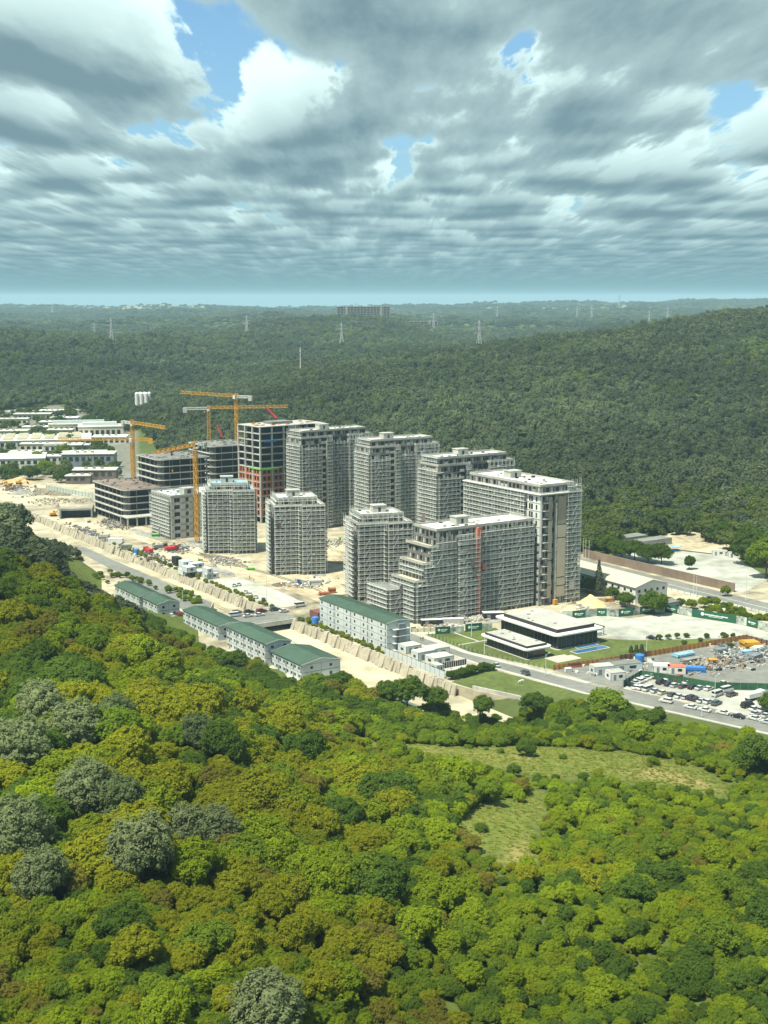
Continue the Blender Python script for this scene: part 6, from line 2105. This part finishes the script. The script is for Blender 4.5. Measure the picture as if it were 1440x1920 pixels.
# beyond the camp only the spur carries trees
X, Y, A_, B_ = X[ok], Y[ok], A_[ok], B_[ok]
Z = height(X, Y)
dark_zone = np.clip((Y - 438) / 10 + (fbm(X / 25, Y / 25, 2) - .5) * 4, 0, 1) * (B_ < -30) * (X / Y < -.185)  # spur pines; cloud shade over them is put into darker needles
near_scrub = fbm(X / 38 + 5, Y / 38, 3)
tone = fbm(X / 26, Y / 26 + 9, 3) + R0.normal(0, .15, len(X))
tone2 = fbm(X / 19 + 50, Y / 19, 2) + R0.normal(0, .12, len(X))
left = np.clip(0.5 - X / (0.35 * Y), 0, 1)
kind = np.full(len(X), 3)
kind[tone < .48] = 0
kind[(tone < .41)] = 1
kind[(tone > .57)] = 2
kind[(tone > .50) & (tone2 > .58)] = 4
kind[(tone2 < .20)] = 5
kind[(left < .45) & (kind == 1) & (tone2 > .45)] = 2
kind[(left < .45) & (kind == 0) & (tone2 > .50)] = 3
edge = Y > 360
kind[edge & (tone2 > .42) & (kind != 4)] = 3
kind[(Y > 405) & (tone2 > .5)] = 4
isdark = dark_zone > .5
scale = np.where(R0.random(len(X)) < .10, R0.uniform(1.15, 1.65, len(X)), R0.uniform(.45, 1.02, len(X))) * np.where(near_scrub < .46, .72, 1.0) * (.80 + .30 * left)
scale = np.where((X > 20) & (Y > 265) & (Y < 400), scale * .85, scale)
scale = np.where((A_ > 25) & (B_ > -95) & (B_ < 0), np.minimum(scale, .78), scale)
scale = np.where((Y > 380) & (A_ <= 25), np.minimum(scale, 1.0), scale)
front = np.maximum(smoothpoly(X, Y + 14, CLEARINGS, 9.0), smoothpoly(X, Y + 28, CLEARINGS, 9.0))
scale = scale * (1 - .66 * front)
PICKS = [  # the big grey stone pines of the lower left, crown centres seen in the photograph
    (75, 1320, 8.3, 'large grey green pine at the left edge, above the tree line of the other pines'), (40, 1395, 9.3, 'broad grey green pine lowest of the pair at the left edge'), (140, 1358, 8.0, 'round grey green pine right of the left edge pair'),
    (160, 1480, 8.6, 'tall domed grey green pine in the middle of the left group'), (228, 1510, 7.6, 'dark domed pine leaning on the tall domed pine'), (35, 1565, 8.4, 'grey green pine at the left edge below the group'),
    (265, 1600, 9.0, 'broad spreading grey green pine lowest of the group'), (355, 1565, 6.6, 'small grey green pine left of its twin'), (405, 1562, 7.0, 'small grey green pine right of its twin'), (80, 1650, 6.6, 'slender grey pine near the lower left corner'),
    (370, 1375, 6.8, 'dark green round pine right of the pine group'), (220, 1335, 5.8, 'small dark pine behind the round grey pine'), (500, 1890, 7.5, 'pale grey pine at the bottom edge')]
pine_xy = []
for px, py, s, lb in PICKS:
    z = 40.0
    for _ in range(25):
        x, y = P(px, py, z)
        z = hz(x, y) + 6.5 * s / 8.5
    pine_xy.append((x, y, s, lb))
free = np.ones(len(X), bool)
for x, y, s, lb in pine_xy:
    free &= (X - x) ** 2 + (Y - y) ** 2 > (s * 0.55) ** 2
# other big single trees along the road
SOLO = [(1136, 1336, 1.85, 3, 'big round grey green tree beside the road and the car park'), (765, 1316, 1.7, 4, 'dark green broad tree at the channel end'), (725, 1312, 1.4, 4, 'dark green tree left of the broad channel end tree'), (815, 1314, 1.35, 4, 'dark green tree right of the broad channel end tree'),
        (640, 1290, 1.4, 4, 'dark green tree in front of the nearest cabin block'), (590, 1290, 1.2, 3, 'green tree left of the dark tree by the nearest cabin block'), (440, 1262, 1.5, 4, 'dark tree rising before the long cabin blocks'), (400, 1245, 1.3, 3, 'green tree at the bend before the cabin blocks'),
        (1420, 1480, 1.9, 4, 'large dark green tree at the right edge of the grassy strip'), (1448, 1326, 1.25, 4, 'dark tree at the right edge of the car park'), (985, 1458, 0.75, 4, 'small lone tree on the grassy strip'), (1195, 1395, 1.3, 2, 'bright green round tree below the big round tree'),
        (1000, 1330, 1.2, 4, 'dark round tree by the concrete wall end'), (905, 1330, 1.1, 4, 'dark tree before the low concrete wall')]
for px, py, s, k, lb in SOLO:
    x, y = P(px, py, 4)
    free &= (X - x) ** 2 + (Y - y) ** 2 > (s * 2.2) ** 2
X, Y, Z, kind, isdark, scale = X[free], Y[free], Z[free], kind[free], isdark[free], scale[free]

_oc = {}


def oak_mesh(s, k):
    if (s, k) not in _oc:
        mm = OAK_G[s].copy()
        mm.materials.clear()
        mm.materials.append(OAKS[k])
        _oc[s, k] = mm
    return _oc[s, k]


def tree(name, label, x, y, z, sc, crown, trunk, group, cat='tree', rz=None):
    t = thing(name, label, cat, (x, y, z), rng.uniform(0, 6.28) if rz is None else rz, group)
    t.scale = (sc * rng.uniform(.92, 1.1), sc * rng.uniform(.92, 1.1), sc * rng.uniform(.9, 1.1))
    inst('trunk', trunk, t)
    inst('crown', crown, t)
    return t


STONE = [leafmat('stone_pine_needles', (0.132, 0.168, 0.074), (0.180, 0.215, 0.098), 0.25), leafmat('dark_pine_needles', (0.090, 0.128, 0.052), (0.130, 0.165, 0.068), 0.25)]
for i, (x, y, s, lb) in enumerate(pine_xy):
    m = STONE[0 if i not in (4, 10, 11) else 1]
    mm = PINE_G[i % 3].copy()
    mm.materials.clear()
    mm.materials.append(m)
    tree('stone_pine', lb, x, y, hz(x, y) + 1.0, s / 7.2, mm, PINE_T[i % 3], 'grey green pines of the lower left')
for i, (px, py, s, k, lb) in enumerate(SOLO):
    x, y = P(px, py, 2)
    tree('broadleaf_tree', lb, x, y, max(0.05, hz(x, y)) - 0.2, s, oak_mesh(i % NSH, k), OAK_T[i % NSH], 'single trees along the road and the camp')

# the 300 nearest broadleaf trees stand as individuals, the rest of the wood is one mass
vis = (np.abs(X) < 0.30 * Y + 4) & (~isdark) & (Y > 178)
order = np.argsort(-scale / Y + np.where(vis, 0, 9999))
solo = order[:300]
rest = np.ones(len(X), bool)
rest[solo] = False
CN = ['olive green', 'ochre yellow', 'bright green', 'plain green', 'deep green', 'rusty brown']


def where(x, y, z):
    """position in words from the place in the picture"""
    f = y * C_ - (z - CAM_H) * S_
    u = 720 + CAM_F * x / f
    v = 960 - CAM_F * (y * S_ + (z - CAM_H) * C_) / f
    h_ = ['at the left edge', 'left of centre', 'in the middle', 'right of centre', 'at the right edge'][int(min(4, max(0, u // 288)))]
    v_ = 'at bottom edge' if v > 1820 else 'in lowest band' if v > 1720 else 'low on slope' if v > 1620 else 'on lower slope'
    return h_, v_


seen = {}
for i in solo:
    s = int(R0.integers(0, NSH))
    h_, v_ = where(X[i], Y[i], Z[i] + 3)
    big = 'large' if scale[i] > .85 else 'small' if scale[i] < .6 else 'medium'
    lb = '%s %s tree %s %s' % (big, CN[kind[i]], v_, h_)
    t = tree('broadleaf_tree', lb, float(X[i]), float(Y[i]), float(Z[i]) - .2, float(scale[i]), oak_mesh(s, int(kind[i])), OAK_T[s], 'broadleaf trees of the foreground wood')
    seen.setdefault(lb, []).append(t)
# trees of one look in one spot: told apart by their order from the left
for lb, ts in seen.items():
    if len(ts) > 1:
        ts.sort(key=lambda o: o.location.x / o.location.y)
        n = len(ts)
        for k, o in enumerate(ts):
            o['label'] = lb + ', ' + ('leftmost of %d' % n if k == 0 else 'rightmost of %d' % n if k == n - 1 else '%s of %d from left' % (_ord[k] if k < len(_ord) else '%dth' % (k + 1), n))

c_near = proto('near_oak', OAK_G, OAKS)
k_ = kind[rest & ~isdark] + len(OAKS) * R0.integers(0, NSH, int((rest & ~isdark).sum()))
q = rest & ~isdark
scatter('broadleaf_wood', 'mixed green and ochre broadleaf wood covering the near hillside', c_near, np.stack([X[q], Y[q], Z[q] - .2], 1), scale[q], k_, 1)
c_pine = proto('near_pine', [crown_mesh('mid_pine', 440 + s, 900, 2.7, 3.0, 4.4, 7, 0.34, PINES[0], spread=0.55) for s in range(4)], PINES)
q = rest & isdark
scatter('pine_wood', 'pine wood on the left spur, needle colours darkened for cloud shade', c_pine, np.stack([X[q], Y[q], Z[q] - .2], 1), scale[q] * 1.02, np.where(R0.random(int(q.sum())) < .75, 1, 0) + 3 * R0.integers(0, 4, int(q.sum())), 2)

# low scrub over the clearing and between the crowns
X2, Y2 = jgrid(150, 430, 2.2, 0.42, 20)
ok = ~inpoly(X2, Y2, SITE_POLY)
cl = smoothpoly(X2, Y2, CLEARINGS, 2.0)
ok &= (cl < .10) | (R0.random(len(X2)) < .05)
ok &= (smoothpoly(X2, Y2 + 6, CLEARINGS, 5.0) < .3) | (R0.random(len(X2)) < .25)
ok &= R0.random(len(X2)) < .72
X2, Y2 = X2[ok], Y2[ok]
Z2 = height(X2, Y2)
scatter('scrub', 'low green scrub filling the gaps of the near hillside', c_near, np.stack([X2, Y2, Z2 - .5], 1), R0.uniform(.24, .56, len(X2)), R0.choice([0, 2, 3, 3, 2, 4], len(X2)) + len(OAKS) * R0.integers(0, NSH, len(X2)), 3)
XG, YG = jgrid(240, 430, 0.9, 0.30, 4)
cl = smoothpoly(XG, YG, CLEARINGS, 2.0)
ok = (cl > .3) & (R0.random(len(XG)) < .5)
XG, YG = XG[ok], YG[ok]
tb = MB()
for q in range(34):
    an, rr_ = rng.uniform(0, 6.28), rng.uniform(0, .45)
    x, y, h_ = rr_ * math.cos(an), rr_ * math.sin(an), rng.uniform(.10, .30)
    dx, dy = rng.uniform(-.4, .4), rng.uniform(-.4, .4)
    tb.add([(x - .09, y, 0), (x + .09, y, 0), (x + dx, y + dy, h_)], [(0, 1, 2)])
tg = tb.mesh('grass_tuft', OAKS[0])
gc = proto('grass_tuft', [tg], [leafmat('grass_pale', (.20, .215, .05), (.32, .30, .09)), leafmat('grass_green', (.15, .20, .03), (.22, .26, .045))])
scatter('meadow_grass', 'dry grass of the strip through the scrub', gc, np.stack([XG, YG, height(XG, YG) - .02], 1), R0.uniform(.7, 1.4, len(XG)), R0.integers(0, 2, len(XG)), 4)

# wooded hills beyond the site
c_far = proto('far_tree', FAR_PINE + FAR_OAK, PINES + [leafmat('far_leaf_deep', (0.070, 0.108, 0.034), (0.105, 0.148, 0.044)), leafmat('far_leaf', (0.098, 0.140, 0.036), (0.150, 0.190, 0.050))])
NM = len(PINES) + 2


def hills(name, label, y0, y1, step, s0, seed, tmax=0.46, zs=1.0):
    X, Y = jgrid(y0, y1, step, tmax, 40)
    a, b = AB(X, Y)
    ok = ~inpoly(X, Y, SITE_POLY) & ~inpoly(X, Y, YARD_POLY) & ~((b > -60) & (b < 165) & (a < 700) & (Y < 1000))
    ok &= ~((Y < 700) & (b < 60)) & ~((b < 205) & (b > 100) & (a < 165))
    u = X / Y
    ok &= ~((Y > 6700) & (fbm(X / 700, Y / 700, 2) > .49) & ((u < -.05) | (u > -.02)) & (u < .2) & (R0.random(len(X)) < .8))
    X, Y = X[ok], Y[ok]
    Z = height(X, Y)
    n = len(X)
    t = fbm(X / 70, Y / 70, 3) * .55 + fbm(X / 330 + 4, Y / 330, 2) * .45 + R0.normal(0, .05, n)
    low = np.clip(1 - Z / 16.0, 0, 1) * (Y < 1300)
    broad = (t > .585 - .20 * low) & (R0.random(n) < .85)
    shape = np.where(broad, 4 + R0.integers(0, 4, n), R0.integers(0, 4, n))
    m = np.where(broad, np.where(R0.random(n) < .5 + .2 * low, 4, 3), np.where(R0.random(n) < .5, 1, np.where(R0.random(n) < .6, 2, 0)))
    scatter(name, label, c_far, np.stack([X, Y, Z - .4], 1), s0 * R0.uniform(.62, 1.12, n) * (.72 + .62 * fbm(X / 120 + 3, Y / 120, 2)), shape * NM + m, seed, zs)
    return n


n1 = hills('hill_wood', 'dense pine wood covering the hill behind the towers', 640, 1850, 6.8, 1.28, 11)
n2 = hills('ridge_wood', 'hazy pine wood over the middle ridges', 1850, 3600, 10.5, 1.65, 12, 0.36)
n3 = hills('far_wood', 'faint blue green woods on the farthest ridges', 3600, 9500, 30, 4.2, 13, 0.34, 0.5)
print('hill trees', n1, n2, n3, 'near', len(X))

# trees between the factory roofs
XW, YW = jgrid(930, 1560, 9.0, 0.36, 20)
ok = inpoly(XW, YW, YARD_POLY) & (R0.random(len(XW)) < .5)
for px, py, l, w_, h, m, lb in works:
    x, y = P(px, py)
    ok &= ~((np.abs(XW - x) < l / 2 + 4) & (YW > y - 9) & (YW < y + w_ + 10))
ok &= ~inpoly(XW, YW, [P(275, 822), P(232, 824), P(196, 850), P(214, 876), P(235, 910), P(300, 910)])
XW, YW = XW[ok], YW[ok]
scatter('works_wood', 'dark trees growing between the factory roofs at the left', c_far, np.stack([XW, YW, height(XW, YW) - .4], 1), R0.uniform(.7, 1.4, len(XW)), (4 + R0.integers(0, 4, len(XW))) * NM + R0.integers(3, 5, len(XW)), 14)

# trees one can tell apart around the site
def conifer(label, loc, h, group='single trees around the site'):
    t = thing('conifer', label, 'tree', (loc[0], loc[1], 0.05), 0, group)
    r = np.random.default_rng(int(h * 100))
    n = 1500
    f = r.uniform(0.08, 1, n) ** 0.8
    rad = (1 - f) * h * .22 * r.uniform(.55, 1.05, n) + .1
    an = r.uniform(0, 6.28, n)
    p = np.stack([rad * np.cos(an), rad * np.sin(an), f * h + r.normal(0, .1, n)], 1)
    d = np.stack([np.cos(an), np.sin(an), np.full(n, -.25)], 1)
    s = np.cross(d, [0, 0, 1])
    L = .55 * r.uniform(.6, 1.2, n)[:, None]
    v = np.stack([p - d * L, p + s * L * .45, p + d * L, p - s * L * .45], 1).reshape(-1, 3)
    me = bpy.data.meshes.new('crown')
    me.from_pydata([tuple(q) for q in v], [], [(4 * i, 4 * i + 1, 4 * i + 2, 4 * i + 3) for i in range(n)])
    me.materials.append(PINES[1])
    inst('crown', me, t)
    MB().cyl(0, 0, -.3, h * .9, .28, .05, 7).build('trunk', bark, t)


conifer('tall dark conifer in front of the white hall', P(1122, 1118), 17)
for px, py, s, k, lb in [(1225, 1152, 1.75, 4, 'large dark tree in front of the white hall gable'), (1172, 1138, 1.1, 4, 'dark tree between the conifer and the large tree'), (1148, 1125, 1.0, 4, 'dark bushy tree right of the conifer'), (1100, 1112, 1.1, 4, 'dark tree between the tall tower and the conifer'),
                         (1355, 1020, 2.0, 4, 'broad lone tree on the sandy bank above the gravel lot'), (1292, 1068, 1.0, 4, 'thin tree on the gravel lot edge'), (1240, 1058, 1.8, 4, 'dark tree at the gravel lot end of the brown wall row'), (1215, 1055, 1.8, 4, 'dark tree in the row behind the brown wall'),
                         (1190, 1050, 1.8, 4, 'second dark tree in the row behind the brown wall'), (1165, 1046, 1.8, 4, 'third dark tree in the row behind the brown wall'), (1140, 1040, 1.8, 4, 'dark tree at the tower end of the row behind the brown wall'), (1410, 1060, 3.0, 4, 'huge dark tree right of the gravel lot'),
                         (1435, 1085, 2.8, 3, 'huge green tree at the right edge by the highway'), (1400, 1020, 2.0, 4, 'dark tree above the white cabins at the right'), (1295, 1142, .8, 3, 'green bush on the bank by the hoarding'), (1320, 1140, .8, 2, 'pale green bush on the bank by the hoarding'), (1340, 1138, .7, 3, 'low bush at the end of the bank'),
                         (1275, 1140, .7, 4, 'dark bush beside the white hall corner'), (1360, 1118, .7, 3, 'small tree on the highway verge'),
                         (120, 862, 2.0, 3, 'green tree left of the blue grey hall'), (85, 890, 1.9, 3, 'round green tree before the left factory'), (60, 900, 1.8, 4, 'dark tree before the left factory'), (30, 900, 1.7, 4, 'dark tree near the left edge by the factory'), (5, 898, 1.6, 4, 'dark tree at the left edge by the factory'),
                         (150, 868, 1.4, 5, 'dark red tree behind the blue grey hall'), (115, 905, 1.5, 4, 'dark tree by the cleared ground'), (95, 835, 2.0, 4, 'dark tree among the factory roofs'), (130, 840, 2.0, 4, 'broad dark tree beside the cream wing'), (175, 898, 1.2, 4, 'dark tree in front of the blue grey hall'), (145, 900, 1.3, 4, 'dark bushy tree by the small brown house'),
                         (205, 858, 1.5, 4, 'dark tree at the street side of the blue grey hall'), (215, 880, 1.2, 4, 'dark tree on the near side of the street'), (110, 800, 2.2, 4, 'dark tree above the cream factory wing'), (165, 800, 2.3, 4, 'dark tree behind the tall cream hall'), (215, 800, 2.4, 4, 'dark tree left of the silos'), (230, 815, 2.2, 4, 'dark tree at the far end of the street'),
                         (185, 845, 1.6, 4, 'dark tree before the tall cream hall'), (70, 870, 1.7, 3, 'green tree at the corner of the saw tooth factory'), (1370, 1215, .35, 4, 'young tree on the lawn near the far fence corner')]:
    x, y = P(px, py)
    tree('broadleaf_tree', lb, x, y, max(0.0, hz(x, y)) - 0.1, s, oak_mesh(rng.randrange(NSH), k), OAK_T[rng.randrange(NSH)], 'single trees around the site')
# saplings along the forecourt edge and small cypresses on the lawn
for i, (px, py) in enumerate(((1236, 1200), (1253, 1199), (1270, 1198), (1287, 1196), (1313, 1205), (1325, 1197), (1356, 1196), (1361, 1198), (1374, 1199), (1283, 1210))):
    x, y = P(px, py)
    tree('sapling', '%s young tree from the black car along the forecourt edge' % _ord[i], x, y, 0.1, 0.36, oak_mesh(i % NSH, 4), OAK_T[i % NSH], 'young trees along the forecourt')
for i, (px, py) in enumerate(((1183, 1224), (1193, 1223), (1203, 1222))):
    conifer('%s small cypress on the lawn from the pavilion' % _ord[i], P(px, py), 2.6 + .13 * i, 'small cypresses on the lawn')
# hedge by the cabin yard and the overgrown top of the revetment
def shrub_mass(name, label, pts, s, ks, cat='hedge'):
    pts = np.array(pts)
    scatter(name, label, c_near, pts, R0.uniform(s * .8, s * 1.2, len(pts)), [R0.choice(ks) + len(OAKS) * int(R0.integers(0, NSH)) for _ in pts], len(pts))['category'] = cat


hp = []
for q in np.linspace(0, 1, 14):
    x, y = W(9.5 + 2.5 * q + rng.uniform(-.5, .5), 3.5 + 19 * q)
    hp.append((x, y, 0))
shrub_mass('hedge', 'dark clipped hedge between the cabin yard and the meadow', hp, .50, [4])
sp_ = []
for a in np.arange(20, 118, 1.9):
    if 52 > a > 12: continue
    x, y = W(a, rng.uniform(1.8, 4.2)); sp_.append((x, y, -.2))
for a in np.arange(140, 330, 2.0):
    if rng.random() < .75:
        x, y = W(a, rng.uniform(1.6, 4.0)); sp_.append((x, y, -.2))
shrub_mass('bank_scrub', 'yellow green scrub along the top of the channel wall', sp_, .30, [0, 2, 1, 3], 'scrub')
sp2 = []
for _ in range(60):
    x, y = W(rng.uniform(8, 38), rng.uniform(158, 174)); sp2.append((x, y, -.2))
for _ in range(40):
    x, y = W(rng.uniform(60, 158), rng.uniform(201, 206)); sp2.append((x, y, -.2))
for _ in range(26):
    x, y = W(rng.uniform(168, 204), rng.uniform(-24, -16)); sp2.append((x, y, -.2))
for _ in range(30):
    x, y = W(rng.uniform(205, 260), rng.uniform(-40, -22)); sp2.append((x, y, 0))
shrub_mass('verge_scrub', 'green scrub on the verges by the highway and the camp road', sp2, .38, [3, 4, 0, 2], 'scrub')

# ------------------------------------------------------------------ the air of the valley
hb = MB().box(-20500, 20500, -2500, 27800, -420, 205)
hm = bpy.data.materials.new('haze')
hm.use_nodes = True
hm.node_tree.nodes.clear()
pvn = hm.node_tree.nodes.new('ShaderNodeVolumePrincipled')
pvn.inputs['Color'].default_value = (0.55, 0.85, 1.0, 1)
pvn.inputs['Density'].default_value = 0.000065
pvn.inputs['Anisotropy'].default_value = 0.0
on = hm.node_tree.nodes.new('ShaderNodeOutputMaterial')
hm.node_tree.links.new(pvn.outputs[0], on.inputs['Volume'])
tag(hb.build('haze', hm), 'thin blue summer haze filling the valley', 'haze', kind='stuff')
